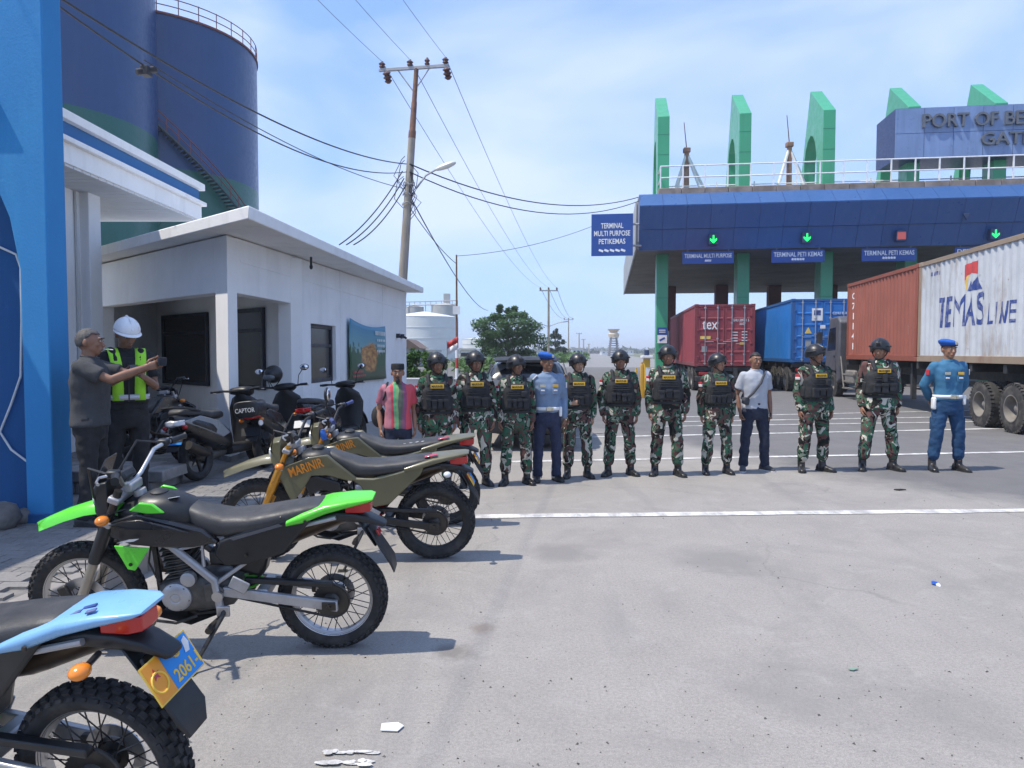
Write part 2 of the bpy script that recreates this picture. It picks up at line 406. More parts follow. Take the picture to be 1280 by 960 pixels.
for k in range(15):
    y0 = 4.3+k*.6; mb = MB(); mb.box((0, 0, 0), (.13, .585, PH+.03)); mb.build('kerb_stone', KRB, pave, bevel=.02, loc=(kx(y0+.3)-.055, y0+.3, PH/2-.012+random.uniform(-.006, .006)), rot=(0, 0, kang+random.uniform(-.01, .01)))
for k in range(7):
    x0 = kx(4.3)-.2-k*.6; mb = MB(); mb.box((0, 0, 0), (.585, .13, PH+.03)); mb.build('kerb_stone', KRB, pave, bevel=.02, loc=(x0-.3, 4.27, PH/2-.012), rot=(0, 0, random.uniform(-.01, .01)))
mb = MB(); mb.box((0, 0, 0), (.203, .100, .03)); pb0 = mb.build('paving_block', PV, pave, bevel=.004); pb0.modifiers[0].segments = 1
spots = []
j = 0; y = PY0+.055
while y < PY1:
    x = PX0+.1+(.105 if j % 2 else 0)
    while x < PX1:
        edge = kx(y)-.235
        if x < edge: spots.append((x, y))
        x += .21
    y += .107; j += 1
vis = [p for p in spots if -.71 < p[0]/p[1] < -.28 and p[1] > 4.9]
vis.sort(key=lambda p: p[1]); near = set(vis[:300]); rest = MB(); first = True
for (x, y) in spots:
    z = PH-.012+noise.noise(V((x*9, y*9, 0)))*.004+noise.noise(V((x*.8, y*.8, 5)))*.006; r_ = (random.uniform(-.012, .012), random.uniform(-.012, .012), random.uniform(-.01, .01))
    if (x, y) in near:
        if first: pb0.location = (x, y, z); pb0.rotation_euler = r_; first = False
        else: share(pb0, pave, (x, y, z), r_)
    else: rest.box((x, y, z), (.203, .100, .03), r_)
struct(rest.build('paving_blocks', PV, pave), 'stuff')

# ------------------------------------------------------------------ blue portal and white canopy building on the left
BLUE = plaster('blue_wall_paint', (.035, .245, .54), (.07, .36, .64), .5)
BLUE2 = plaster('shaded_blue_paint', (.012, .09, .26), (.03, .15, .36), .4)  # portal blue darkened: the shade of the recess is put into the colour
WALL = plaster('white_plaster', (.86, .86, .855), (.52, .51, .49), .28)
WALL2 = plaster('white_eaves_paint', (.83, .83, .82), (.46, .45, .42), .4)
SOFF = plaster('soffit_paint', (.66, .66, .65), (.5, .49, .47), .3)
K_ = .876
def zk(z): return 1.65+(z-1.65)*K_
pt = empty('blue_portal', (-4.03, 6.4, 0), label='tall bright blue portal frame with a slanting haunch beside the white canopy', cat='gateway')
pl = [(-4.50, 0), (-4.50, 5.3), (-8, 5.3), (-8, 4.7), (-6.2, 4.45), (-5.5, 4.05), (-5.06, 3.45), (-4.86, 2.95), (-4.77, 2.45), (-4.77, 0)]
mb = MB(); mb.prism([((x+4.6)*K_, -.08, zk(z) if z > 0 else 0) for x, z in pl], (0, .28, 0)); mb.build('frame', BLUE, pt, bevel=.012)
mb = MB(); mb.bx(-3.0, -.02, .205, .30, 0, zk(5.25)); mb.build('infill_wall', BLUE2, pt)
mb = MB(); mb.bx(-.72, -.31, -.12, -.085, zk(3.86), zk(4.04)); mb.bx(-.74, -.29, -.15, -.085, zk(4.04), zk(4.075)); mb.build('ledge_box', BLUE2, pt, bevel=.006)  # stands for a notch, its shading carried by the darker blue
mb = MB(); mb.bx(-.17, .105, -.11, -.082, 0, .26); mb.build('plinth', BLUE2, pt, bevel=.008)
q = [P(u, v, 6.58) for u, v in ((-30, 300), (0, 309), (20, 318), (26, 335), (27, 400), (26, 470), (14, 505), (0, 540), (14, 562), (34, 577))]
tag(MB().tube(q, .010, 8).build('hose', M('white_hose', (.7, .7, .68), .5)), 'thin white hose running down the blue portal wall', 'hose')
RK = M('rough_stone', (.16, .15, .14), .95, var=.4, vsc=7, bump=.02, bsc=18)
for i, (u, v, s) in enumerate(((-6, 660, .22), (22, 654, .11))):
    p = G(u, v, PH); mb = MB(); mb.ell((0, 0, s*.4), (s, s*.8, s*.62), 12, 8)
    for k in mb.v: k += k.normalized()*noise.noise(k*7+V((i*5, 0, 0)))*.06
    tag(mb.build('boulder', RK, loc=p, smooth=50), ['large grey boulder at the foot of the blue portal', 'small grey boulder beside the blue portal post'][i], 'rock')

cb = empty('canopy_building', (-6.3, 9.5, 0), label='white building with a flat canopy striped blue beside the blue portal', cat='building')
o_ = V((6.3, -9.5, 0))
def cpart(name, m, x0, x1, y0, y1, z0, z1, bev=.01):
    mb = MB(); mb.bx(x0+6.3, x1+6.3, y0-9.5, y1-9.5, z0, z1); return mb.build(name, m, cb, bevel=bev)
cpart('wall', WALL, -9, -6.42, 7.7, 11.1, 0, 4.02)
cpart('column', WALL, -6.62, -6.28, 11.08, 11.4, 0, 4.02)
cpart('pipe', SOFF, -6.41, -6.37, 10.93, 10.98, 0, 4.0, .004)
BSTRIPE = plaster('stripe_blue', (.035, .15, .36), (.05, .2, .42), .4)
cpart('fascia', WALL2, -9, -5.65, 2.0, 13.6, 4.045, 4.3)
cpart('lip', WALL2, -9, -5.58, 1.98, 13.67, 4.302, 4.37)
cpart('blue_band', BSTRIPE, -9, -5.68, 2.02, 13.57, 4.372, 4.58)
cpart('coping', WALL2, -9, -5.60, 1.98, 13.65, 4.582, 4.70)
cpart('roof_block', WALL2, -9, -6.25, 8.2, 9.75, 4.702, 5.2)
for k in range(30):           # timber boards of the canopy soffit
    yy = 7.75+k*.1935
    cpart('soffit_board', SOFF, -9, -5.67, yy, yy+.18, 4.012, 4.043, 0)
st_ = empty('stone_step', (-4.3, 7.95, PH), label='low row of rough stone blocks behind the helmeted man', cat='step')
SB = M('stone_block', (.23, .22, .21), .92, var=.35, vsc=5, bump=.01, bsc=25)
for r_ in range(2):
    for c_ in range(6):
        x0 = -5.3+c_*.27+(.12 if r_ else 0); mb = MB(); mb.bx(-.128, .128, -.36, .36, -.058, .058)
        mb.build('block', SB, st_, bevel=.012, loc=(x0+4.4, random.uniform(-.012, .012), .06+r_*.122), rot=(0, 0, random.uniform(-.02, .02)))

# ------------------------------------------------------------------ white guard house
gh = empty('guard_house', (-3.75, 9.8, 0), label='white flat roofed guard house with a corner porch and dark windows', cat='building')
GO = V((3.75, -9.8, 0))
fdir = V((-.727, .687, 0)).normalized(); rdir = V((.05, 1, 0)).normalized()
C0 = V((-3.75, 9.8, 0))
def wall(name, m, p0, p1, z0, z1, th, z1b=None, bev=.008):
    """upright slab from p0 to p1, thickness th to the left of the direction"""
    p0, p1 = V(p0), V(p1); d = (p1-p0).normalized(); q = V((-d.y, d.x, 0))*th; zb = z1 if z1b is None else z1b
    mb = MB(); pts = []
    for p in (p0, p0+q): pts.append(p)
    vs = [V((p0.x, p0.y, z0)), V((p1.x, p1.y, z0)), V((p1.x+q.x, p1.y+q.y, z0)), V((p0.x+q.x, p0.y+q.y, z0)),
          V((p0.x, p0.y, z1)), V((p1.x, p1.y, zb)), V((p1.x+q.x, p1.y+q.y, zb)), V((p0.x+q.x, p0.y+q.y, z1))]
    mb.add([v+GO for v in vs], [(0, 3, 2, 1), (4, 5, 6, 7), (0, 1, 5, 4), (1, 2, 6, 5), (2, 3, 7, 6), (3, 0, 4, 7)])
    return mb.build(name, m, gh, bevel=bev)
def rp_(y): return V((-3.75+.05*(y-9.8), y, 0))            # a point on the right wall line
def ztop(y): return 3.18+.25*(y-8.65)/13.85-.01
# corner column, beams over the porch openings
mb = MB(); cpl = [C0, C0+rdir*.30, C0+rdir*.30+fdir*.33, C0+fdir*.36]
mb.prism([p+GO for p in cpl], (0, 0, 3.19)); mb.build('column', WALL, gh, bevel=.012)
wall('beam', WALL, rp_(10.10), rp_(12.2), 2.45, ztop(10.1), .24, ztop(12.2))
wall('beam', WALL, C0+fdir*4.9, C0+fdir*.36, 2.45, 3.19, .24)
B0 = rp_(12.2)
# long right wall with its window opening
Wa, Wb = 13.2, 14.75
wall('wall', WALL, rp_(12.2), rp_(Wa), 0, ztop(12.2), .22, ztop(Wa))
wall('wall', WALL, rp_(Wa), rp_(Wb), 0, 1.08, .22); wall('wall', WALL, rp_(Wa), rp_(Wb), 2.16, ztop(Wa), .22, ztop(Wb))
wall('wall', WALL, rp_(Wb), rp_(22), 0, ztop(Wb), .22, ztop(22))
DGL = glass('dark_window_glass', (.006, .007, .009), .25); DFR = M('dark_frame', (.018, .022, .035), .45)
def win(p0, d, wdt, z0, z1, off, name='window'):
    """frame plus glass; p0 near end on the wall line, off = how far into the wall"""
    p0 = V(p0); q = V((-d.y, d.x, 0)); fr = MB()
    def bar(t0, t1, za, zb):
        a = p0+d*t0+q*(off-.03); b = p0+d*t1+q*(off-.03)
        fr.prism([V((a.x, a.y, za))+GO, V((b.x, b.y, za))+GO, V((b.x, b.y, zb))+GO, V((a.x, a.y, zb))+GO], q*.06)
    f = .07
    bar(0, f, z0, z1); bar(wdt-f, wdt, z0, z1); bar(f, wdt-f, z1-f, z1); bar(f, wdt-f, z0, z0+f); bar(f, wdt-f, z1-.42, z1-.36)
    o = fr.build(name, DFR, gh, bevel=.006)
    g = MB(); a = p0+d*f+q*off; b = p0+d*(wdt-f)+q*off
    g.prism([V((a.x, a.y, z0+f))+GO, V((b.x, b.y, z0+f))+GO, V((b.x, b.y, z1-f))+GO, V((a.x, a.y, z1-f))+GO], q*.012); g.build('pane', DGL, o)
win(rp_(Wa)+rdir*.0, rdir, Wb-Wa, 1.08, 2.16, .10)
# back wall of the porch
wall('porch_wall', WALL, B0+rdir*.02+fdir*6.0, B0+rdir*.02+fdir*.0, 0, 3.2, .2)
def pwin(t0, t1, z0, z1): win(B0+fdir*t1, -fdir, t1-t0, z0, z1, -.02)
pwin(.87, 2.2, .99, 2.42); pwin(3.05, 5.2, .99, 2.42)
mb = MB(); mb.prism([V((p.x, p.y, 0))+GO for p in (C0-rdir*.02-fdir*.02+V((0, 0, 0)), B0, B0+fdir*5.2, C0+fdir*5.0)], (0, 0, .26)); mb.build('porch_floor', SB, gh)
wall('wall', WALL, C0+fdir*4.9, C0+fdir*5.8, 0, 3.19, -.24); wall('wall', WALL, V((-7.9, 22, 0)), V((-7.9, 14.2, 0)), 0, 3.3, .2)
wall('wall', WALL, rp_(21.99), V((-7.9, 21.99, 0)), 0, 3.4, .2)
# pilasters and a thin band on the right wall
for yy, ww in ((12.24, .32), (15.05, .14), (18.9, .14), (21.7, .26)):
    wall('pilaster', WALL, rp_(yy)+V((.012, 0, 0)), rp_(yy+ww)+V((.012, 0, 0)), 0, ztop(yy), .02, ztop(yy+ww), .004)
wall('string_course', WALL, rp_(10.2)+V((.010, 0, 0)), rp_(21.9)+V((.010, 0, 0)), 2.88, 2.92, .02, None, .003)
rt = [V((-3.05, 8.65, 3.35)), V((-2.68, 22.5, 3.60)), V((-8.6, 22.5, 3.60)), V((-8.6, 13.9, 3.38))]
mb = MB(); mb.prism([p+GO-V((0, 0, .16)) for p in rt], (0, 0, .16)); mb.build('roof', WALL2, gh, bevel=.015)
mb = MB(); mb.cyl(V((-3.4, 12.6, 3.12))+GO, V((-3.4, 12.6, 3.26))+GO, .02); mb.ell(V((-3.4, 12.6, 3.09))+GO, (.03, .03, .045), 8, 6); mb.build('bulb', DFR, gh)
for yy in (20.6, 21.2): mb = MB(); p = rp_(yy)+GO+V((.05, 0, 2.1)); mb.box(p, (.1, .14, .12)); mb.cyl(p, p+V((.12, -.05, -.06)), .03); mb.build('wall_lamp', DFR, gh, bevel=.01)

# printed banner on the wall
def banner_mat():
    m, n, b = newmat('printed_banner'); t = nd(n, 'ShaderNodeTexCoord'); sx = nd(n, 'ShaderNodeSeparateXYZ'); n.links.new(t.outputs['UV'], sx.inputs[0])
    vec = t.outputs['UV']; mpn = nd(n, 'ShaderNodeMapping'); mpn.inputs['Scale'].default_value = (3, 1, 1); n.links.new(vec, mpn.inputs[0])
    skyc = ramp(n, sx.outputs[1], [(.25, (.42, .52, .42)), (.6, (.16, .36, .40)), (1, (.05, .24, .40))])
    nz = noisen(n, mpn.outputs[0], 5, 5, .6)
    a = nd(n, 'ShaderNodeMath', operation='MULTIPLY_ADD'); n.links.new(nz, a.inputs[0]); a.inputs[1].default_value = -.9; n.links.new(sx.outputs[1], a.inputs[2])
    trees = ramp(n, a.outputs[0], [(.08, (1, 1, 1)), (.12, (0, 0, 0))]); c = mixc(n, trees, skyc, (.035, .10, .045))
    gr = ramp(n, sx.outputs[1], [(.12, (1, 1, 1)), (.26, (0, 0, 0))]); c = mixc(n, gr, c, (.07, .10, .05))
    dv = nd(n, 'ShaderNodeVectorMath', operation='DISTANCE'); mq = nd(n, 'ShaderNodeMapping'); mq.inputs['Scale'].default_value = (1.35, 1, 0)
    n.links.new(vec, mq.inputs[0]); n.links.new(mq.outputs[0], dv.inputs[0]); dv.inputs[1].default_value = (.70, .42, 0)
    ad = nd(n, 'ShaderNodeMath', operation='MULTIPLY_ADD'); n.links.new(noisen(n, vec, 7, 4), ad.inputs[0]); ad.inputs[1].default_value = .3; n.links.new(dv.outputs['Value'], ad.inputs[2])
    ob = ramp(n, ad.outputs[0], [(.40, (1, 1, 1)), (.46, (0, 0, 0))]); c = mixc(n, ob, c, ramp(n, noisen(n, vec, 14, 5), [(.35, (.26, .09, .03)), (.65, (.62, .34, .10))]))
    n.links.new(c, b.inputs['Base Color']); b.inputs['Roughness'].default_value = .55; return m
mb = MB(); nu, nv = 24, 12; uvs = []
for i in range(nu+1):
    for j in range(nv+1):
        s, t = i/nu, j/nv; p = rp_(15.5+3.5*s)+V((.055+.012*math.sin(s*9+t*2)+.01*math.sin(t*7+s*3), 0, 1.02+1.34*t-.05*s-.10*math.sin(math.pi*s)*(t > .5)*t))
        mb.v.append(p); uvs.append((s, t))
for i in range(nu):
    for j in range(nv): a = i*(nv+1)+j; mb.f.append((a, a+nv+1, a+nv+2, a+1))
bn = empty('banner', rp_(17.2), label='blue and green printed banner hanging on the guard house wall', cat='banner')
mb.v = [p-rp_(17.2) for p in mb.v]; me = mb.mesh('cloth', 180); ul = me.uv_layers.new(name='UVMap')
for l in me.loops: ul.data[l.index].uv = uvs[l.vertex_index]
obj('cloth', me, banner_mat(), bn, solid=.004)
pm_ = M('print_white', (.7, .72, .72), .6)
for k, (t0, t1, zz, hh) in enumerate(((16.4+1.3, 18.8, 2.10, .10), (17.9, 18.75, 1.93, .06), (17.9, 18.7, 1.80, .06), (17.9, 18.75, 1.67, .06), (15.7, 16.5, 1.22, .05), (15.7, 16.8, 1.13, .04))):
    mb = MB(); yy = t0
    while yy < t1: d_ = random.uniform(.04, .11); mb.box(rp_(yy)+V((.098, 0, zz))-rp_(17.2), (.006, d_, hh)); yy += d_+.04
    mb.build('print_line', pm_ if k < 4 else M('print_red', (.55, .12, .10), .6), bn)

# ------------------------------------------------------------------ silos
NAVY = streaked('silo_navy', hexc(20, 62, 114), .36, hexc(40, 78, 120), .4, .15); TEAL = streaked('silo_teal', hexc(6, 90, 78), .36, hexc(26, 106, 96), .35, .15)
RUST = M('rust_red_rail', (.22, .07, .06), .7)
def silo(c, r, band, top, label, stair=None):
    root = empty('storage_silo', c, label=label, cat='silo')
    n = 72
    mb = MB(); mb.lathe((0, 0, 0), (0, 0, 1), [(0, r), (band*.5, r), (band, r)], n, cap=False); mb.build('lower_shell', TEAL, root, 60)
    mb = MB(); mb.lathe((0, 0, 0), (0, 0, 1), [(band, r), ((band+top)/2, r), (top, r)], n, cap=False); sh = mb.build('upper_shell', NAVY, root, 60)
    mb = MB(); mb.lathe((0, 0, 0), (0, 0, 1), [(top-.02, r+.01), (top+.5, r*.4), (top+.9, .3)], n); mb.build('roof', NAVY, root, 60)
    mb = MB(); mb.lathe((0, 0, 0), (0, 0, 1), [(top-.12, r+.02), (top-.12, r+.10), (top+.03, r+.10), (top+.03, r+.02)], n, cap=False, closed=True); mb.build('rim', RUST, root)
    for hz in (.55, 1.1):
        mb = MB(); mb.tube([(r*math.cos(2*math.pi*k/n), r*math.sin(2*math.pi*k/n), top+hz) for k in range(n)], .035, 6, closed=True); mb.build('handrail', RUST, root)
    mb = MB(); mb.cyl((0, 0, 0), (0, 0, 1.15), .035, n=6); p0 = None
    for k in range(36):
        a = 2*math.pi*k/36; lc = (r*math.cos(a), r*math.sin(a), top)
        if p0 is None: p0 = mb.build('rail_post', RUST, root, loc=lc)
        else: share(p0, root, lc)
    if stair:
        a0, a1, z0, z1 = stair; ns = 44; DK = M('stair_steel', (.05, .07, .08), .6)
        mb = MB(); mb.box((.42, 0, 0), (.8, .30, .06)); t0 = None; rail = []
        for k in range(ns):
            a = a0+(a1-a0)*k/(ns-1); z = z0+(z1-z0)*k/(ns-1); lc = (r*math.cos(a), r*math.sin(a), z)
            if t0 is None: t0 = mb.build('stair_tread', DK, root, loc=lc, rot=(0, 0, a))
            else: share(t0, root, lc, (0, 0, a))
            rail.append(((r+.85)*math.cos(a), (r+.85)*math.sin(a), z+1.0))
        MB().tube(rail, .045, 6).build('stair_rail', RUST, root); MB().tube([V(p)-V((0, 0, .5)) for p in rail], .035, 6).build('stair_rail', RUST, root)
        MB().tube([V(p)-V((0, 0, 1.06)) for p in rail], .09, 6).build('stair_stringer', DK, root)
        mb = MB()
        for k in range(0, ns, 3): mb.cyl(V(rail[k])-V((0, 0, 1)), rail[k], .03, n=6)
        mb.build('stair_posts', RUST, root)
    return root
silo(((40-640)/925*50, 50, 0), 8.0, 16.4, 34, 'nearer navy and teal silo, cut off above the canopy roof')
silo(((193-640)/925*61, 61, 0), 8.35, 15.0, 25.9, 'navy and teal silo with red railing and a spiral stair', (R(-72), R(-2), 19.2, 9.8))

# ------------------------------------------------------------------ utility poles and wires
CONC = M('pole_concrete', (.30, .27, .23), .9, var=.2, vsc=3, dirt=(.16, .12, .09), dsc=2, scale=(1, 1, .3)); RUSTY = M('rusty_steel', (.16, .085, .06), .8, var=.35, vsc=5, bump=.006)
GALV = M('galvanised', (.34, .35, .37), .6, .3); PORC = M('brown_porcelain', (.09, .045, .04), .25, coat=.4); BLK = M('black_cable', (.02, .02, .024), .6)
YP = 24.0
pb = P(493.5, 510, YP); pb.z = 0; ptop = P(520.5, 86, YP)
up_ = empty('utility_pole', pb, label='leaning concrete utility pole with a rusty top, crossarm and street lamp behind the guard house', cat='utility pole')
d_ = ptop-pb
mb = MB(); mb.tube([d_*0, d_*.4, d_*.80], [.17, .145, .115], 14); mb.build('lower_shaft', CONC, up_)
mb = MB(); mb.tube([d_*.795, d_*.815, d_*.82, d_*.90, d_*.905, d_*1.0], [.12, .12, .10, .09, .078, .072], 12); mb.build('upper_shaft', RUSTY, up_)
arm = P(517, 85, YP)-pb
AD = V((.985, -.17, 0))
mb = MB(); mb.box(arm, (2.3, .09, .10), (0, 0, -.17)); mb.build('crossarm', GALV, up_, bevel=.008)
mb = MB(); mb.cyl(arm-V((0, 0, .75)), arm+AD*.55, .02); mb.cyl(arm-V((0, 0, .75)), arm-AD*.55, .02); mb.build('brace', GALV, up_)
ins = []
for t in (-1.05, -.12, 1.05):
    p = arm+AD*t+V((0, 0, .05)); mb = MB(); mb.lathe(p, (0, 0, 1), [(0, .04), (.05, .10), (.1, .07), (.14, .11), (.19, .05), (.22, .04)], 12); mb.build('insulator', PORC, up_); ins.append(p+V((0, 0, .22))+pb)
for t in (-.85, 1.12):
    p = arm+AD*t-V((0, .12, .28)); mb = MB(); mb.lathe(p, (.2, .3, -1), [(-.2, .03), (-.12, .14), (-.05, .08), (0, .15), (.07, .08), (.12, .13), (.2, .04)], 12); mb.build('insulator', PORC, up_)
mb = MB(); p = arm+AD*.45; mb.lathe(p, (0, 0, 1), [(.05, .05), (.1, .09), (.14, .05), (.2, .09), (.26, .05), (.3, .02)], 10); mb.build('insulator', PORC, up_)
la = P(520, 236, YP)-pb; lb = P(545, 212, YP)-pb
mb = MB(); mb.tube([la, la+(lb-la)*.5+V((0, 0, .12)), lb], .03, 8); mb.build('lamp_arm', GALV, up_)
mb = MB(); dd = V((.85, -.1, .28)).normalized(); mb.loft([[lb+dd*t+V((0, -1, 0))*math.cos(a)*r1+V((-.3, 0, .95))*math.sin(a)*r2 for a in [2*math.pi*k/12 for k in range(12)]] for t, r1, r2 in ((0, .06, .05), (.15, .12, .08), (.4, .14, .10), (.6, .10, .07), (.68, .03, .03))])
mb.build('lamp_head', M('lamp_shell', (.62, .62, .58), .4), up_)
for k in range(3):
    z0 = d_*(.60+.03*k)
    mb = MB(); mb.tube([z0+V((.17*math.cos(a)+.0, .17*math.sin(a), .05*math.sin(3*a+k))) for a in [2*math.pi*i/14 for i in range(14)]], .02, 6, closed=True); mb.build('clamp', GALV, up_)
mb = MB()
for k in range(9):
    a = d_*(.55+.012*k); s = random.choice((-1, 1)); mb.tube([a+V((s*.12, -.1, 0)), a+V((s*random.uniform(.25, .5), -.15, random.uniform(.1, .5))), a+V((s*random.uniform(.1, .35), -.15, random.uniform(.4, .9))), a+V((s*.1, -.1, 1.0))], .012, 5)
mb.build('cable_loops', BLK, up_)
def cable(p0, p1, sag, r, label, name='overhead_cable', m=BLK, n=20, group=None):
    p0, p1 = V(p0), V(p1); o = (p0+p1)/2
    mb = MB(); mb.tube([p0+(p1-p0)*(k/n)-V((0, 0, 4*sag*(k/n)*(1-k/n)))-o for k in range(n+1)], r, 6)
    return tag(mb.build(name, m, loc=o), label, 'cable', group)
pw = []
far_poles = [(685.6, 104, 361.5), (710.6, 198, 398.7), (723.8, 350, 416.6), (729.4, 500, 424), (736, 700, 430), (743, 950, 434)]
gpole = 'line of far roadside poles'
for i, (u, Y, vt) in enumerate(far_poles):
    p = P(u, 440, Y); p.z = 0; zt = P(u, vt, Y).z; Y_ = max(1, Y/200)
    t = empty('roadside_pole', p, label=['far utility pole with twin lamp arms and a crossarm', 'second far utility pole beyond the twin lamp one', 'third far utility pole, small beyond the second', 'fourth far utility pole, tiny beyond the third', 'fifth far utility pole, a speck near the road end', 'last and smallest utility pole where the road ends'][i], cat='utility pole', group=gpole)
    mb = MB(); mb.tube([(0, 0, 0), (0, 0, zt)], [.19*Y_, .13*Y_], 8); mb.build('shaft', CONC, t)
    mb = MB(); mb.box((0, 0, zt-.2), (2.6, .14*Y_, .16*Y_)); mb.build('crossarm', GALV, t)
    for s in (-1.15, 0, 1.15):
        mb = MB(); mb.lathe((s, 0, zt-.12), (0, 0, 1), [(0, .05), (.1, .14), (.3, .12), (.42, .04)], 8); mb.build('insulator', PORC, t)
        if i < 2: pw.append(V((p.x+s, p.y, zt+.25)))
    if i == 0:
        for s in (-1, 1):
            mb = MB(); mb.tube([(0, 0, 5.2), (s*1.3, 0, 5.7), (s*2.0, 0, 5.85)], .06, 6); mb.build('lamp_arm', GALV, t)
            mb = MB(); mb.box((s*2.4, 0, 5.9), (.8, .3, .16), (0, -s*.12, 0)); mb.build('lamp_head', GALV, t, bevel=.05)
EN = ['crossarm end nearest the silos', 'middle insulator of the crossarm', 'crossarm end nearest the gate']
for k in range(3):
    cable(ins[k], pw[k], 1.3, .011, 'bare power line to the far twin lamp pole from the '+EN[k], 'power_line', group='power lines along the road')
    cable(pw[k], pw[k+3], 1.3, .03, 'thin power line between the two far utility poles, '+['silo side', 'middle', 'gate side'][k], 'power_line', group='far power lines')
    e = ins[k]+V((-5.6, -42, .2)); cable(ins[k], e, 1.2, .006, 'bare power line running overhead away from the '+EN[k], 'power_line', group='power lines overhead')
kp = P(508, 205, YP-.2); e1 = P(60, -12, 9.6)
cable(kp, e1, .45, .016, 'thick black cable strung from the pole past both silos, upper strand', n=28)
cable(kp-V((0, 0, .25)), P(60, -2, 9.6), .7, .014, 'black cable sagging below the thick strand past both silos', n=28)
cable(P(506, 236, YP-.2), P(180, 75, 13), .3, .010, 'thin black cable under the two thick ones by the silos', n=24)
mb = MB(); p = e1+(kp-e1)*.13-V((0, 0, 4*1.0*.13*.87)); mb.box(p-V((0, 0, .05)), (.12, .16, .14)); mb.cyl(p-V((.1, .1, .1)), p+V((.1, .1, .02)), .05)
tag(mb.build('cable_joint', BLK, bevel=.01), 'black splice box hanging on the thick cable in front of the silo', 'cable joint')
for k in range(3): cable(P(503+k*2, 214+9*k, YP-.2), P(424+9*k, 306, 21.5), .25, .018, ['uppermost', 'middle', 'lowest'][k]+' black service drop from the leaning pole to the guard house roof', group='service drops')
GATE_END = P(800, 246, 35.6)
cable(P(512, 205, YP-.2), GATE_END, .8, .02, 'upper black cable from the leaning pole to the gate corner'); cable(P(512, 215, YP-.2), GATE_END-V((0, 0, .18)), .95, .018, 'lower black cable from the leaning pole to the gate corner')
cable(P(516, 252, YP-.2), P(610, 388, 75), .8, .022, 'black cable running from the leaning pole down to the round tree'); cable(P(514, 262, YP-.2), P(571, 330, 33), .15, .014, 'thin cable from the leaning pole to the red striped flagpole')
fp = G(571, 492); fp = P(571, 440, 33); fp.z = 0
t = empty('striped_pole', fp, label='thin steel pole with a red and white base beside the low wall', cat='pole')
RED = M('red_paint', (.45, .03, .025), .5, dirt=(.3, .2, .18)); WHT = M('white_paint', (.75, .75, .74), .5, dirt=(.4, .38, .35))
mb = MB(); mb.cyl((0, 0, 2.3), (0, 0, 5.95), .05, .035); mb.build('shaft', RUSTY, t)
for k in range(5): mb = MB(); mb.cyl((0, 0, .46*k), (0, 0, .46*(k+1)), .07); mb.build('stripe', RED if k % 2 == 0 else WHT, t)
mb = MB(); mb.box((0, -.08, 3.5), (.32, .03, .36)); mb.build('notice_plate', WHT, t, bevel=.005)
cable(P(571, 320, 33), P(740, 283, 35.6), .25, .012, 'thin wire from the red striped pole to the hanging blue sign')
fl = P(563, 447, 30); t = empty('flag', (fl.x, fl.y, 0), label='small red and white flag on a short staff behind the soldiers', cat='flag')
mb = MB(); mb.cyl((-.14, 0, 0), (-.14, 0, 2.1), .02, n=8); mb.build('staff', GALV, t)
for nm, z0, mm in (('red_cloth', 1.78, RED), ('white_cloth', 1.52, WHT)):
    mb = MB(); rr = []
    for i in range(9): x = -.12+.05*i; rr.append(((x, .04*math.sin(i*1.1), z0+.03*i), (x, .04*math.sin(i*1.1+.5), z0+.26+.03*i)))
    for a, b_ in zip(rr, rr[1:]): mb.face([a[0], b_[0], b_[1], a[1]])
    mb.build(nm, mm, t, solid=.006, smooth=180)
# ------------------------------------------------------------------ foliage
def leaf_mat(name, a, b_, tr=.25):
    m, n, b = newmat(name); vec = coords(n)
    c = ramp(n, noisen(n, vec, 1.1, 5, .7), [(.3, a), (.7, b_)]); n.links.new(c, b.inputs['Base Color']); b.inputs['Roughness'].default_value = .6
    b.inputs['Transmission Weight'].default_value = 0; b.inputs['Subsurface Weight'].default_value = 0
    ts = nd(n, 'ShaderNodeBsdfTranslucent'); n.links.new(c, ts.inputs[0]); ms = nd(n, 'ShaderNodeMixShader'); ms.inputs[0].default_value = tr
    out = [x for x in n.nodes if x.type == 'OUTPUT_MATERIAL'][0]; n.links.new(b.outputs[0], ms.inputs[1]); n.links.new(ts.outputs[0], ms.inputs[2]); n.links.new(ms.outputs[0], out.inputs[0])
    return m
LF1 = leaf_mat('tree_leaf', (.045, .115, .04), (.10, .20, .07), .4); LF2 = leaf_mat('shrub_leaf', (.04, .11, .02), (.10, .19, .04)); LF3 = leaf_mat('dark_leaf', (.012, .04, .016), (.03, .075, .03))
BARK = M('bark', (.11, .09, .07), .95, var=.3, vsc=8, bump=.02, bsc=14)
def leaves(clumps, n, size, rng):
    mb = MB()
    for _ in range(n):
        c, r = rng.choice(clumps)
        d = V((rng.gauss(0, 1), rng.gauss(0, 1), rng.gauss(0, 1))).normalized()*(rng.random()**.45)
        p = V(c)+V((d.x*r[0], d.y*r[1], d.z*r[2])); s = size*rng.uniform(.6, 1.4)
        a = V((rng.gauss(0, 1), rng.gauss(0, 1), rng.gauss(0, .5))).normalized(); b = a.cross(V((rng.gauss(0, .6), rng.gauss(0, .6), 1))).normalized()
        mb.add([p-a*s, p+b*s*.42, p+a*s, p-b*s*.42], [(0, 1, 2, 3)])
    return mb
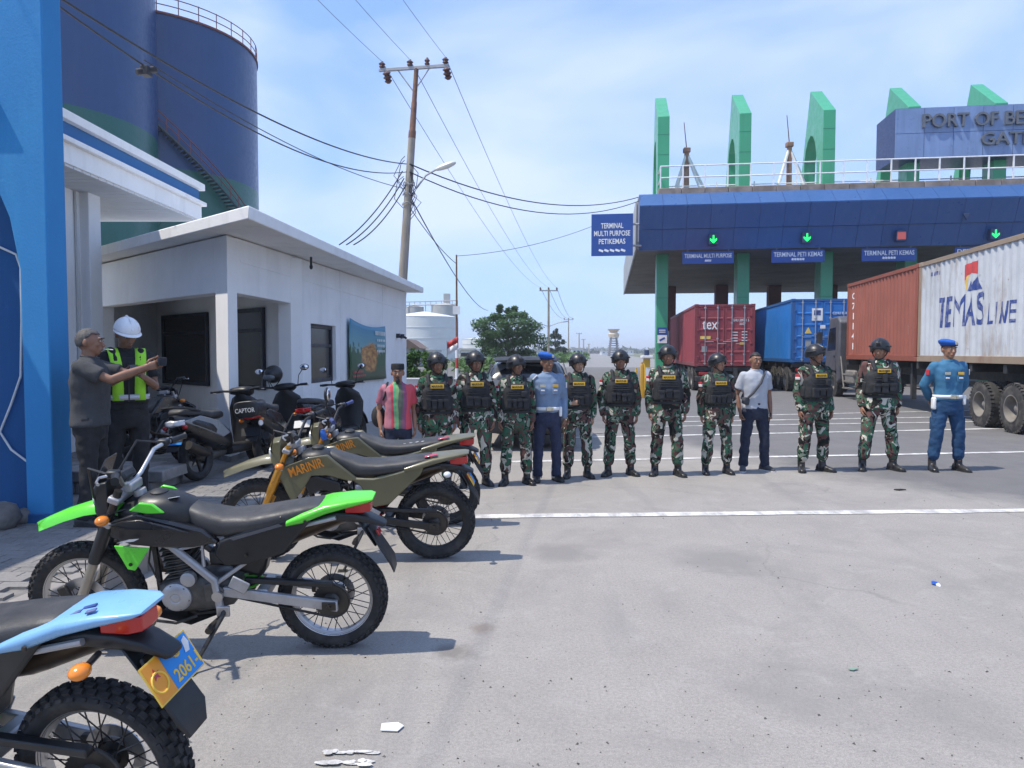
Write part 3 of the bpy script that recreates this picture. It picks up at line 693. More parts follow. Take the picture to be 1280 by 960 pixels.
def tree(name, loc, label, tiers, trunk, n, size, leafm, seed, cat='tree', group=None, trunk_r=.2):
    rng = random.Random(seed); t = empty(name, loc, label=label, cat=cat, group=group)
    clumps = []; wood = MB(); wood.tube([(0, 0, 0), (.15, .05, trunk*.4), (-.05, 0, trunk*.75), (0, 0, trunk)], [trunk_r, trunk_r*.8, trunk_r*.6, trunk_r*.25], 9)
    for z, rad, hz, k in tiers:
        for i in range(k):
            a = 2*math.pi*(i+rng.random()*.7)/k; rr = rad*rng.uniform(.45, 1.0)
            c = V((math.cos(a)*rr, math.sin(a)*rr, z+rng.uniform(-.4, .4)*hz)); clumps.append((c, (rad*.30*rng.uniform(.7, 1.3), rad*.30*rng.uniform(.7, 1.3), hz*rng.uniform(.6, 1.1))))
            wood.tube([(0, 0, max(.3, z-rad*.45)), c*.55+V((0, 0, z*.42)), c], [trunk_r*.3, trunk_r*.2, trunk_r*.06], 6)
    wood.build('trunk', BARK, t); leaves(clumps, n, size, rng).build('crown', leafm, t, smooth=None, fix=False); return t
tp = P(634, 440, 70); tp.z = 0
tree('almond_tree', tp, 'round tiered green tree standing behind the black car', [(1.6, 2.7, .6, 8), (2.4, 3.4, .62, 11), (3.3, 3.6, .62, 11), (4.2, 3.1, .6, 10), (5.0, 2.2, .5, 7), (5.7, 1.0, .4, 4)], 5.3, 14500, .15, LF1, 3)
tp = P(694, 440, 140); tp.z = 0
tree('casuarina_tree', tp, 'slim dark conical tree right of the far twin lamp pole', [(2.0, 2.0, .7, 6), (3.4, 1.6, .7, 6), (4.6, 1.1, .6, 5), (5.6, .5, .5, 3)], 5.8, 2200, .26, LF3, 5)
for i, (u, Y, hh, rr, n, lab) in enumerate(((503, 27, .95, .75, 1700, 'leafy green shrub in the planter behind the leaning pole'), (522, 26, 1.15, .8, 1900, 'tall green shrub in the planter beside the white wall'), (543, 27.5, .95, .6, 1300, 'small green shrub at the right end of the planter'))):
    p = P(u, 440, Y); p.z = .3
    tree('shrub', p, lab, [(.45, rr*.8, .35, 6), (hh*.95, rr*.7, .3, 6)], hh*.8, n, .085, LF2, 20+i, 'shrub', trunk_r=.05)
LW = plaster('low_wall_paint', (.66, .67, .68), (.4, .4, .38), .5)
mb = MB(); mb.box((0, 0, .36), (3.4, .2, .72)); mb.box((0, 0, .745), (3.46, .28, .05)); a_ = P(525, 440, 25); a_.z = 0
tag(mb.build('planter_wall', LW, loc=a_, rot=(0, 0, R(-4)), bevel=.01), 'low white planter wall behind the capped man and soldiers', 'wall')
# far bushes along the verge and far wood: nobody could count them
rng = random.Random(9); cl = []
for k in range(170):
    Y = rng.uniform(110, 420); u = 640+.118*925-rng.uniform(18, 75)*(110/Y)**.35-8
    p = P(u, 440, Y); h = rng.uniform(.6, 1.9); cl.append(((p.x, p.y, h*.4), (h*1.8, h*1.8, h*.6)))
struct(leaves(cl, 9000, .5, rng).build('verge_bushes', LF2, smooth=None, fix=False), 'stuff')
cl = []
for k in range(120):
    Y = rng.uniform(700, 1400); u = rng.uniform(560, 860); p = P(u, 440, Y); h = rng.uniform(3, 8)*Y/1000; cl.append(((p.x, p.y, h*.5), (h*2.2, h, h*.6)))
struct(leaves(cl, 6000, 2.6, rng).build('far_wood', LF3, smooth=None, fix=False), 'stuff')
cl = []
for k in range(60):
    Y = rng.uniform(55, 100); u = rng.uniform(575, 612); p = P(u, 440, Y); h = rng.uniform(.5, 1.3); cl.append(((p.x, p.y, h*.5), (h*1.3, h, h*.5)))
struct(leaves(cl, 3500, .22, rng).build('hedge_growth', LF2, smooth=None, fix=False), 'stuff')

# ------------------------------------------------------------------ far tanks, houses, tower
TW = M('tank_white', (.66, .68, .69), .5, var=.05, vsc=.3); TG = M('tank_concrete', (.42, .42, .41), .85, var=.12, vsc=.4)
def tank(u, Y, rpx, vtop, m, label, dome=.8, base=0):
    p = P(u, 440, Y); p.z = 0; r = rpx/925*Y; z = P(u, vtop, Y).z
    t = empty('storage_tank', p, label=label, cat='tank')
    mb = MB(); mb.lathe((0, 0, 0), (0, 0, 1), [(base, r), (z, r)], 40, cap=False); mb.build('shell', m, t)
    mb = MB(); mb.lathe((0, 0, 0), (0, 0, 1), [(z, r+.05), (z+dome*.4, r*.7), (z+dome, r*.05)], 40); mb.build('roof', m, t)
    for k in range(1, 4):
        zz = base+(z-base)*k/4; mb = MB(); mb.lathe((0, 0, 0), (0, 0, 1), [(zz-.06, r+.01), (zz-.06, r+.06), (zz+.06, r+.06), (zz+.06, r+.01)], 40, cap=False, closed=True); mb.build('hoop', m, t)
    return t, r, z
tank(530, 150, 43, 397, TW, 'large white storage tank beyond the leaning pole', 1.2)
tank(602, 170, 24, 424, TW, 'lower white storage tank beside the round tree', .4)
tank(519, 190, 11, 384, TG, 'grey concrete tank behind the white one, with a pipe bridge')
t3, r3, z3 = tank(555, 190, 16, 382, TG, 'second grey concrete tank topped by a small tower')
mb = MB(); mb.box((.8, 0, z3+1.7), (1.6, 1.6, 2.6)); mb.build('lift_house', TG, t3)
a_ = P(505, 382, 188); b_ = P(572, 380, 188); pbm = empty('pipe_bridge', ((a_+b_)/2), label='thin steel pipe bridge over the grey concrete tanks', cat='bridge'); hd = (b_-a_)/2
for dz in (0, .9): MB().cyl(-hd+V((0, 0, dz)), hd+V((0, 0, dz)), .13, n=6).build('chord', GALV, pbm)
for k in range(11): q = -hd+hd*2*k/10; MB().cyl(q, q+V((0, 0, .9)), .08, n=5).build('upright', GALV, pbm)
for k in (1, 4, 7, 9): q = -hd+hd*2*k/10; MB().cyl(q, V((q.x, 0, -a_.z)), .10, n=5).build('leg', GALV, pbm)
def house(u0, u1, vb, vt, Y, label, wallm, roofm, gable=True):
    a = P(u0, 440, Y); b = P(u1, 440, Y); w_ = b.x-a.x; zt = P(u0, vt, Y).z; ze = zt*.66
    t = empty('house', ((a.x+b.x)/2, Y, 0), label=label, cat='house')
    mb = MB(); mb.bx(-w_/2, w_/2, 0, 8, 0, ze); mb.build('wall', wallm, t)
    if gable: mb = MB(); mb.prism([(-w_/2-.4, -.4, ze), (w_/2+.4, -.4, ze), (0, -.4, zt)], (0, 8.8, 0)); mb.build('roof', roofm, t)
    else: mb = MB(); mb.bx(-w_/2-.3, w_/2+.3, -.3, 8.3, ze, ze+.3); mb.build('roof', roofm, t)
    for k in range(3):
        x = -w_/2+w_*(k+.5)/3; mb = MB(); mb.bx(x-.4, x+.4, -.06, 0.02, ze*.45, ze*.8); wn = mb.build('window', TG, t); MB().bx(x-.33, x+.33, -.075, -.055, ze*.48, ze*.77).build('pane', DGL, wn)
RFB = M('brown_roof', (.16, .11, .09), .85, var=.2, vsc=2); GWL = M('grey_wall', (.40, .42, .45), .85)
house(498, 522, 445, 424, 85, 'small house with a brown gable roof behind the leaning pole', GWL, RFB)
house(527, 541, 445, 432, 90, 'low grey shed right of the gabled house', GWL, TG, False)
house(576, 590, 445, 430, 120, 'low white shed beside the red striped pole', TW, TG, False)
for i, (u0, u1, vt, Y, m_) in enumerate(((716, 729, 431, 260, 'low white roadside building beyond the grass'), (752, 770, 436.5, 420, 'tiny pale building below the lattice tower'), (776, 792, 435.5, 480, 'tiny pale building right of the lattice tower'))): house(u0, u1, 445, vt, Y, m_, TW, TG, False)
ty = P(767, 440, 300); ty.z = 0; tw = empty('lattice_tower', ty, label='small far lattice tower with a pale flared top by the road', cat='tower')
zt = P(767, 422, 300).z
for a in range(4): an = a*math.pi/2+math.pi/4; MB().cyl((2.6*math.cos(an), 2.6*math.sin(an), 0), (1.5*math.cos(an), 1.5*math.sin(an), zt), .25, n=6).build('leg', M('tower_steel', (.18, .18, .20), .6), tw)
for k in range(8): z = zt*(k+.5)/8; r = 2.6-1.1*(k+.5)/8; MB().lathe((0, 0, z), (0, 0, 1), [(-.2, r), (-.2, r+.15), (.2, r+.15), (.2, r)], 8, cap=False, closed=True).build('ring', M('tower_steel', (0, 0, 0)), tw)
MB().lathe((0, 0, zt), (0, 0, 1), [(0, 2.0), (1.4, 2.3), (2.2, 1.4), (3.4, 2.6), (3.5, .3)], 8).build('crown', M('tower_cream', (.62, .50, .36), .6), tw)

# ------------------------------------------------------------------ the port gate
ga = math.atan(.13); GO_ = V((5.98, 35, 0))
gt = empty('port_gate', GO_, (0, 0, -ga), label='wide blue clad port gate with tall green fins spanning the truck lanes', cat='gate')
GX = V((math.cos(ga), -math.sin(ga), 0)); GY = V((math.sin(ga), math.cos(ga), 0))
def gw(x, y, z): return GO_+GX*x+GY*y+V((0, 0, z))
CLAD = streaked('blue_cladding', hexc(46, 84, 136), .34, hexc(74, 106, 150), .35, .25)
GCL = streaked('green_cladding', hexc(62, 160, 116), .36, hexc(70, 128, 100), .45, .2)
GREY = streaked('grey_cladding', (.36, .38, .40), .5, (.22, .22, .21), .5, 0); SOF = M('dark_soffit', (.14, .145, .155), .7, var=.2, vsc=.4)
NC = 22; CW = 1.1
mb = MB(); mb.add([(0, 0, 8.5), (CW-.012, 0, 8.5), (CW-.012, .9, 9.2), (0, .9, 9.2)], [(0, 1, 2, 3)]); pT = mb.build('panel', CLAD, gt, smooth=None, solid=.05)
mb = MB(); mb.add([(0, .43, 7.47), (CW-.012, .43, 7.47), (CW-.012, .01, 8.475), (0, .01, 8.475)], [(0, 1, 2, 3)]); pM = mb.build('panel', CLAD, gt, smooth=None, solid=.05)
mb = MB(); mb.add([(0, .83, 6.52), (CW-.012, .83, 6.52), (CW-.012, .44, 7.445), (0, .44, 7.445)], [(0, 1, 2, 3)]); pL = mb.build('panel', CLAD, gt, smooth=None, solid=.05)
for k in range(1, NC):
    for s in (pT, pM, pL): share(s, gt, (k*CW+random.uniform(-.002, .002), random.uniform(-.004, .004), 0))
W_ = NC*CW
mb = MB(); mb.prism([(.02, .12, 8.48), (.02, .95, 9.12), (.02, 1.2, 9.12), (.02, 1.2, 6.56), (.02, .92, 6.56)], (W_-.04, 0, 0)); mb.build('backing', M('cladding_backing', (.16, .24, .5), .6), gt)
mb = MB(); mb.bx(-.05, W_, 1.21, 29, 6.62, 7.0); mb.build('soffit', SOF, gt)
mb = MB(); mb.bx(-.04, W_, 1.21, 29, 7.01, 9.1); mb.build('roof', GREY, gt)
for k in range(9):
    y0 = 1.3+k*3.08; mb = MB(); mb.bx(-.16, -.06, y0, y0+3.02, 6.55, 8.95); mb.build('side_panel', GREY, gt, bevel=.05)
LEDG = M('stained_concrete', (.24, .20, .17), .92, var=.3, vsc=2, dirt=(.10, .07, .06), dsc=1.5)
for k in range(21): mb = MB(); mb.bx(.95+k*CW, .95+(k+1)*CW-.02, 1.25, 2.3, 9.12, 9.55); mb.build('ledge', LEDG, gt, bevel=.02)
RWT = M('railing_white', (.78, .78, .78), .5)
mb = MB(); mb.bx(-.03, .03, -.03, .03, 0, 1.1); rp0 = None
for k in range(21):
    lc = (1.05+k*1.06, 1.5, 9.55)
    if rp0 is None: rp0 = mb.build('railing_post', RWT, gt, loc=lc)
    else: share(rp0, gt, lc)
for z in (10.1, 10.65): MB().cyl((1.05, 1.5, z), (W_, 1.5, z), .032, n=8).build('rail', RWT, gt); MB().cyl((1.05, 1.5, z), (1.05, 4.2, z), .032, n=8).build('rail', RWT, gt)
for k in range(12): share(rp0, gt, (2.2+k*1.9, 4.4, 9.35))
MB().cyl((1.05, 4.4, 10.3), (W_, 4.4, 10.3), .03, n=8).build('rail', RWT, gt)
fx = [1.0, 4.99, 8.98, 12.9, 16.8, 20.75]
pf = [(0, 0), (0, 13.5), (2.5, 15.25), (4.9, 9.2), (3.75, 9.2)]
for k in range(9): a = math.pi*k/8; pf.append((2.35+1.25*math.cos(a)-.12*(k-4)*0, 11.0+1.9*math.sin(a)) if k not in (0,) else (3.55, 11.0))
pf += [(1.1, 9.2), (1.1, 0)]
TRIM = M('fin_joint', hexc(44, 118, 90), .5)
fin0 = None
for x in fx:
    if fin0 is None:
        mb = MB(); mb.prism([(0, y, z) for y, z in pf], (.58, 0, 0)); fin0 = mb.build('fin', GCL, gt, loc=(x, 3.0, 0), smooth=20, bevel=.015)
        sj = [MB().bx(-.004, .584, -.005, .02, z-.012, z+.012).build('panel_joint', TRIM, fin0, smooth=None) for z in (2.2, 4.4, 6.6, 11.6, 12.6)]
    else:
        f = share(fin0, gt, (x, 3.0, 0)); [share(q_, f, (0, 0, 0)) for q_ in sj]
BCOL = M('red_brown_column', (.13, .05, .05), .7)
for x, y in ((3.2, 22), (6.9, 21), (10.9, 22), (14.9, 22), (18.8, 22)): mb = MB(); mb.bx(x-.45, x+.45, y, y+.9, 0, 6.6); mb.build('column', BCOL, gt, bevel=.03)
for k, x in enumerate(fx): mb = MB(); mb.bx(x-.25, x+.85, 1.8, 12, 0, .22); mb.build('island', LEDG, gt, bevel=.04)
# name board between the fins
NB = streaked('name_board_tile', hexc(118, 142, 182), .32, hexc(82, 100, 136), .6, .3, .14); NBD = M('name_board_side', hexc(30, 48, 98), .4)
mb = MB(); mb.bx(12.07, 24, 2.3, 4.8, 10.82, 13.2); nb = mb.build('name_board', NBD, gt)
for i in range(8):
    for j in range(2): mb = MB(); mb.bx(12.07+i*1.3, 12.07+(i+1)*1.3-.02, 2.262, 2.296, 10.84+j*1.18, 12.0+j*1.18); mb.build('tile', NB, nb)
LET = M('grey_letter', (.15, .16, .18), .45, .4)
text('PORT OF BELAWAN', 7.4, .64, (16.95, 2.20, 12.55), (1, 0, 0), (0, 0, 1), 'lettering', LET, nb, extrude=.09, bold=.012)
text('GATE', 2.2, .58, (16.95, 2.20, 11.62), (1, 0, 0), (0, 0, 1), 'lettering', LET, nb, extrude=.09, bold=.012)
# hanging lane signs and signals
SGN = M('sign_blue', hexc(36, 76, 148), .45, var=.06); SWH = M('sign_white', (.8, .8, .8), .5)
def sign_board(x, y, z0, z1, wd, lines, label, hang=True):
    root = empty('hanging_sign', gw(x, y, z0), (0, 0, -ga), label=label, cat='sign')
    mb = MB(); mb.bx(-wd/2, wd/2, 0, .07, 0, z1-z0); bd = mb.build('board', SGN, root, bevel=.01)
    for s, wf, h, zz, kind in lines:
        if kind == 't': text(s, wf, h, (0, -.004, zz), (1, 0, 0), (0, 0, 1), 'lettering', SWH, bd, extrude=.01, bold=.014)
        else:
            mb = MB()
            for k in range(5): mb.box((-wf/2+wf*(k+.5)/5, -.004, zz), (wf/6, .006, h), (0, .35, 0))
            mb.build('emblem', SWH, bd)
    if hang:
        for s in (-1, 1): MB().cyl((s*wd*.4, .035, z1-z0), (s*wd*.4, .035, z1-z0+.22), .025, n=8).build('hanger', GALV, root)
sign_board(3.28, .98, 5.86, 6.46, 2.4, [('TERMINAL MULTI PURPOSE', 2.2, .2, .38, 't'), ('', .3, .1, .15, 'e')], 'blue hanging lane sign reading TERMINAL MULTI PURPOSE')
sign_board(7.4, .98, 5.86, 6.46, 2.4, [('TERMINAL PETI KEMAS', 2.2, .22, .38, 't'), ('', .6, .1, .15, 'e')], 'blue hanging lane sign reading TERMINAL PETI KEMAS under a green arrow')
sign_board(11.45, .98, 5.86, 6.46, 2.4, [('TERMINAL PETI KEMAS', 2.2, .22, .38, 't'), ('', .6, .1, .15, 'e')], 'blue hanging lane sign reading TERMINAL PETI KEMAS under a red signal')
sign_board(15.5, .98, 5.86, 6.46, 2.4, [('DEPO PELINDO', 2.2, .22, .38, 't'), ('', .6, .1, .15, 'e')], 'blue hanging lane sign beginning DEPO, partly behind the white container')
sign_board(-1.27, .25, 6.22, 8.2, 1.96, [('TERMINAL', 1.05, .25, 1.42, 't'), ('MULTI PURPOSE', 1.7, .25, 1.06, 't'), ('PETIKEMAS', 1.25, .25, .68, 't'), ('', 1.3, .1, .25, 'e')], 'square blue sign reading TERMINAL MULTI PURPOSE PETIKEMAS beside the gate', False)
mb = MB(); mb.cyl(gw(-.3, .35, 7.7), gw(.1, .35, 7.7), .05); mb.cyl(gw(-.3, .35, 6.7), gw(.1, .5, 6.7), .05); mb.v = [p-GO_ for p in mb.v]
m_ = Matrix.Rotation(ga, 4, 'Z'); mb.xf(m_); mb.build('sign_bracket', GALV, gt)
GRN = glow('signal_green', (.01, .62, .10), 1.5); RDS = glow('signal_red', (.45, .09, .08), .12); HOUS = M('signal_housing', (.03, .05, .12), .6)
for i, x in enumerate((3.43, 7.63, 11.73, 15.7)):
    root = empty('lane_signal', gw(x, .30, 6.62), (0, 0, -ga), label=['green arrow signal above the lane with the MULTI PURPOSE sign', 'green arrow signal above the middle lane of the gate', 'red square signal on the blue gate front', 'green arrow signal just above the white container roof'][i], cat='traffic light')
    mb = MB(); mb.bx(-.21, .21, 0, .35, .05, .55); mb.build('housing', HOUS, root, bevel=.02)
    if i == 2: mb = MB(); mb.box((0, -.01, .3), (.36, .02, .34)); mb.build('lamp', RDS, root)
    else:
        mb = MB(); mb.prism([(x_*.78, -.012, .3+(z_-.3)*.78) for x_, z_ in ((-.045, .54), (.045, .54), (.045, .26), (.2, .36), (.2, .25), (0, .05), (-.2, .25), (-.2, .36), (-.045, .26))], (0, .01, 0)); mb.build('lamp', GRN, root, smooth=None)
mb = MB(); mb.prism([(0, 0, 0), (.3, 0, 0), (.15, 0, -.3)], (0, .1, 0)); tag(mb.build('spotlight', HOUS, loc=gw(14.2, .02, 7.8), rot=(0, 0, -ga), bevel=.02), 'small dark spotlight on the blue gate cladding', 'spotlight')
# small plate on the first column
root = empty('column_sign', gw(1.3, 2.96, 2.1), (0, 0, -ga), label='small blue and white arrow plate on the first green column', cat='sign')
MB().bx(-.24, .24, -.03, 0, .42, .8).build('upper_plate', SGN, root); MB().bx(-.24, .24, -.03, 0, 0, .41).build('lower_plate', SWH, root)
mb = MB(); mb.box((0, -.034, .2), (.3, .006, .09), (0, -.5, 0)); mb.build('arrow', SGN, root)
for z in (.66, .56): mb = MB(); mb.box((0, -.034, z), (.32, .006, .04)); mb.build('print_line', SWH, root)
# lightning masts on the roof
for i, (u, vt, vr) in enumerate(((858, 188, 153), (986, 181, 144))):
    b0 = P(u, 232, 40.5-.6*i); zt = P(u, vt, b0.y).z; zr = P(u, vr, b0.y).z; b0.z = 9.1
    t = empty('lightning_mast', b0, label=['rusty lightning mast on white struts between the first two fins', 'rusty lightning mast on white struts left of the third fin'][i], cat='mast'); hh = zt-9.1
    MRU = M('mast_rust', (.34, .20, .15), .8, var=.3, vsc=4); MB().cyl((0, 0, 0), (0, 0, hh), .17, .13, 10).build('post', MRU, t); MB().box((0, 0, hh), (.36, .34, .26)).build('cap', MRU, t, bevel=.04)
    MB().cyl((0, 0, hh), (-.16, 0, zr-9.1), .03, .02, 6).build('rod', RUSTY, t)
    for dx, dy in ((-1.1, -.6), (1.0, -.7), (1.9, .8), (-.7, 1.0)): MB().cyl((dx, dy, .1), (0, 0, hh-.15), .075, n=6).build('strut', RWT, t)
# yellow barrier posts in front of the first column
YEL = M('barrier_yellow', (.62, .36, .03), .5, var=.1, dirt=(.25, .16, .05), damt=.4)
for i, (u, v0, hh, wd) in enumerate(((802, 497, 1.2, .10), (808, 497, 1.42, .22), (795, 497, 1.0, .08))):
    p = G(u, v0); t = empty('barrier_post', p, label=['slim yellow barrier post beside the boom cabinet', 'yellow boom barrier cabinet in front of the first green column', 'short yellow post left of the boom cabinet'][i], cat='barrier')
    MB().bx(-wd/2, wd/2, -wd/2, wd/2, 0, hh).build('post', YEL, t, bevel=.02)
    if i == 1: MB().bx(-.2, .2, -.2, .2, hh, hh+.1).build('cap', WHT, t, bevel=.02); MB().cyl((0, 0, hh+.1), (0, 0, hh+.3), .09, n=10).build('beacon', HOUS, t); MB().box((.02, -.12, .9), (.15, .03, .4)).build('panel', WHT, t)
    else: MB().cyl((0, 0, hh), (0, 0, hh+.08), wd*.4).build('cap', YEL, t)
# ================================================================== TRUCKS AND CONTAINERS
TYR = M('truck_tyre', (.035, .034, .033), .9, var=.25, vsc=8, dirt=(.17, .15, .13), dsc=4, damt=.6); RIMG = M('dusty_rim', (.22, .205, .185), .7, .2, var=.2, vsc=6, dirt=(.16, .13, .10))
CHAS = M('chassis_black', (.025, .026, .028), .7, var=.3, vsc=4, dirt=(.10, .09, .08)); STEEL = M('bare_steel', (.45, .45, .46), .4, .8)
def cpaint(name, c, rust=(.17, .075, .04), amt=.6):
    m, n, b = newmat(name); vec = coords(n, 'Object', (1, 1, .22), True); v2 = coords(n, 'Object', (1, 1, 1), True)
    cc = ramp(n, noisen(n, v2, .9, 6), [(.3, tuple(x*.86 for x in c)), (.7, tuple(min(1, x*1.08) for x in c))])
    cc = mixc(n, ramp(n, noisen(n, vec, 2.2, 10, .72), [(.52, (0, 0, 0)), (.72, (amt,)*3)]), cc, rust)
    cc = mixc(n, ramp(n, noisen(n, v2, 7, 9, .75), [(.62, (0, 0, 0)), (.70, (amt,)*3)]), cc, tuple(x*.6 for x in rust))
    n.links.new(cc, b.inputs['Base Color']); b.inputs['Roughness'].default_value = .55; bumpn(n, noisen(n, v2, 1.6, 4), b, .05, .5); return m
PITCHC, DEP = .278, .036
def corr(x):
    t = (x % PITCHC)/PITCHC
    if t < .26: return 0
    if t < .5: return -DEP*(t-.26)/.24
    if t < .76: return -DEP
    return -DEP*(1-(t-.76)/.24)
def breaks(x0, x1):
    out = [x0]; k = math.floor(x0/PITCHC)
    while k*PITCHC < x1:
        for t in (0, .26, .5, .76):
            x = (k+t)*PITCHC
            if x0+.004 < x < x1-.004: out.append(x)
        k += 1
    return out+[x1]
def container(root_loc, rotz, Lc, H, paint, railm, label, dec=None):
    root = empty('shipping_container', root_loc, (0, 0, rotz), label=label, cat='container'); hw = 1.219
    for s in (1, -1):
        mb = MB(); bs = breaks(.14, Lc-.14); vs = []; fs = []
        for i, x in enumerate(bs):
            y = s*(hw-.02+corr(x)); vs += [(x, y, .16), (x, y, H-.11)]
            if i: k = 2*i; fs.append((k-2, k, k+1, k-1) if s < 0 else (k-2, k-1, k+1, k))
        mb.add(vs, fs); mb.build('side_wall', paint, root, smooth=None, fix=False)
        mb = MB(); mb.bx(.14, Lc-.14, s*hw-(.07 if s > 0 else 0), s*hw+(.07 if s < 0 else 0), H-.11, H-.002); mb.build('top_rail', railm, root, bevel=.008)
        mb = MB(); mb.bx(.14, Lc-.14, s*hw-(.09 if s > 0 else 0), s*hw+(.09 if s < 0 else 0), .002, .16); mb.build('bottom_rail', railm, root, bevel=.008)
        for x0 in (0, Lc-.15): mb = MB(); y0 = hw-.15 if s > 0 else -hw; mb.bx(x0, x0+.15, y0, y0+.15, .12, H-.12); mb.build('corner_post', railm, root, bevel=.012)
        for x0 in (-.006, Lc-.172):
            for z0 in (-.006, H-.112): mb = MB(); y0 = hw-.158 if s > 0 else -hw-.006; mb.bx(x0, x0+.178, y0, y0+.164, z0, z0+.118); mb.build('corner_casting', railm, root, bevel=.012)
    mb = MB(); mb.bx(.02, Lc-.02, -hw+.03, hw-.03, H-.07, H-.03); mb.build('roof', paint, root)
    mb = MB(); mb.bx(.02, Lc-.02, -hw+.1, hw-.1, .03, .12); mb.build('floor', CHAS, root)
    mb = MB(); mb.bx(Lc-.06, Lc-.03, -hw+.14, hw-.14, .1, H-.08)
    for k in range(8): y = -hw+.25+k*.28; mb.bx(Lc-.03, Lc-.005, y, y+.14, .16, H-.12)
    mb.build('end_wall', paint, root)
    mb = MB(); mb.bx(.0, .12, -hw+.14, hw-.14, H-.12, H-.01); mb.build('door_header', railm, root, bevel=.008); mb = MB(); mb.bx(.0, .12, -hw+.14, hw-.14, .01, .13); mb.build('door_sill', railm, root, bevel=.008)
    for s in (1, -1):
        y0, y1 = (.012, hw-.15) if s > 0 else (-hw+.15, -.012)
        mb = MB(); mb.bx(.03, .07, y0, y1, .14, H-.13); z = .14; dh = (H-.27)
        mb.bx(.012, .031, y0, y0+.06, .14, H-.13); mb.bx(.012, .031, y1-.06, y1, .14, H-.13)
        for k in range(6):
            zz = .14+dh*k/5.0-.05*(k > 0)-(.0 if k < 5 else .03)
            mb.prism([(.0305, y0+.06, zz), (.012, y0+.06, zz+.025), (.012, y0+.06, zz+.075), (.0305, y0+.06, zz+.1)], (0, y1-y0-.12, 0))
        dr = mb.build('door', paint, root, smooth=25)
        for f in (.26, .74):
            yb = y0+(y1-y0)*f; MB().cyl((-.012, yb, .05), (-.012, yb, H-.05), .019, n=8).build('locking_bar', STEEL, dr)
            for zz in (.12, .5, 1.15, 1.8, H-.16): MB().box((0, yb, zz), (.035, .09, .05)).build('bracket', STEEL, dr, bevel=.006)
            mb = MB(); mb.box((-.02, yb-s*.17, .95 if f < .5 else 1.03), (.02, .36, .03)); mb.build('handle', STEEL, dr, bevel=.004)
        for zz in (.4, .95, 1.5, 2.1): MB().box((-.002, y1 if s > 0 else y0, zz), (.03, .1, .07)).build('hinge', railm, dr, bevel=.008)
    return root
def side_text(root, s, wd, hg, x, z, m, shear=0, bold=.02):
    """lettering painted over the corrugations of the left wall"""
    vs, fs = text_geo(s, 0, bold); x0 = min(p.x for p in vs); x1 = max(p.x for p in vs); y0 = min(p.y for p in vs); y1 = max(p.y for p in vs)
    bm = bmesh.new(); bv = [bm.verts.new((x-((p.x-(x0+x1)/2)*wd/(x1-x0)+shear*(p.y-(y0+y1)/2)*hg/(y1-y0)), 0, z+(p.y-(y0+y1)/2)*hg/(y1-y0))) for p in vs]
    for f in fs:
        try: bm.faces.new([bv[i] for i in f])
        except ValueError: pass
    for b in breaks(x-wd, x+wd)[1:-1]:
        bmesh.ops.bisect_plane(bm, geom=bm.verts[:]+bm.edges[:]+bm.faces[:], plane_co=(b, 0, 0), plane_no=(1, 0, 0))
    for v in bm.verts: v.co.y = 1.219-.02+corr(v.co.x)+.004
    me = bpy.data.meshes.new('lettering'); bm.to_mesh(me); bm.free(); return obj('lettering', me, m, root)
def side_patch(root, poly, m, name='emblem', lift=.004):
    bm = bmesh.new(); bm.faces.new([bm.verts.new((x, 0, z)) for x, z in poly]); xs = [p[0] for p in poly]
    for b in breaks(min(xs)-.3, max(xs)+.3)[1:-1]: bmesh.ops.bisect_plane(bm, geom=bm.verts[:]+bm.edges[:]+bm.faces[:], plane_co=(b, 0, 0), plane_no=(1, 0, 0))
    for v in bm.verts: v.co.y = 1.219-.02+corr(v.co.x)+lift
    me = bpy.data.meshes.new(name); bm.to_mesh(me); bm.free(); return obj(name, me, m, root)
def back_text(root, s, wd, hg, y, z, m, bold=.01):
    return text(s, wd, hg, (.010, y, z), (0, -1, 0), (0, 0, 1), 'lettering', m, root, extrude=.01, bold=bold)
def truck_wheel(parent, x, y, r, s):
    o_ = MB().lathe((0, 0, 0), (0, 1, 0), [(-.14, r*.55), (-.15, r*.8), (-.12, r*.96), (-.06, r), (.06, r), (.12, r*.96), (.15, r*.8), (.14, r*.55)], 30, cap=False)
    wh = o_.build('wheel', TYR, parent, 40, loc=(x, y, r))
    mb = MB()
    for k in range(36):
        a = 2*math.pi*k/36
        for yy in (-.10, .10): mb.box((math.cos(a)*r*.985, yy, math.sin(a)*r*.985), (.05, .06, .05), (0, -a, 0))
    struct(mb.build('tread', TYR, wh), 'stuff')
    MB().lathe((0, s*.02, 0), (0, s, 0), [(.13, r*.57), (.13, r*.53), (.06, r*.50), (-.02, r*.47), (-.10, r*.40), (-.12, r*.2), (.02, r*.17), (.05, r*.08), (.05, .001)], 24, cap=False).build('rim', RIMG, wh)
    mb = MB()
    for k in range(8): a = 2*math.pi*k/8; mb.cyl((math.cos(a)*r*.25, -s*.04, math.sin(a)*r*.25), (math.cos(a)*r*.25, s*.0, math.sin(a)*r*.25), .018, n=6)
    struct(mb.build('wheel_nuts', RIMG, wh), 'stuff')
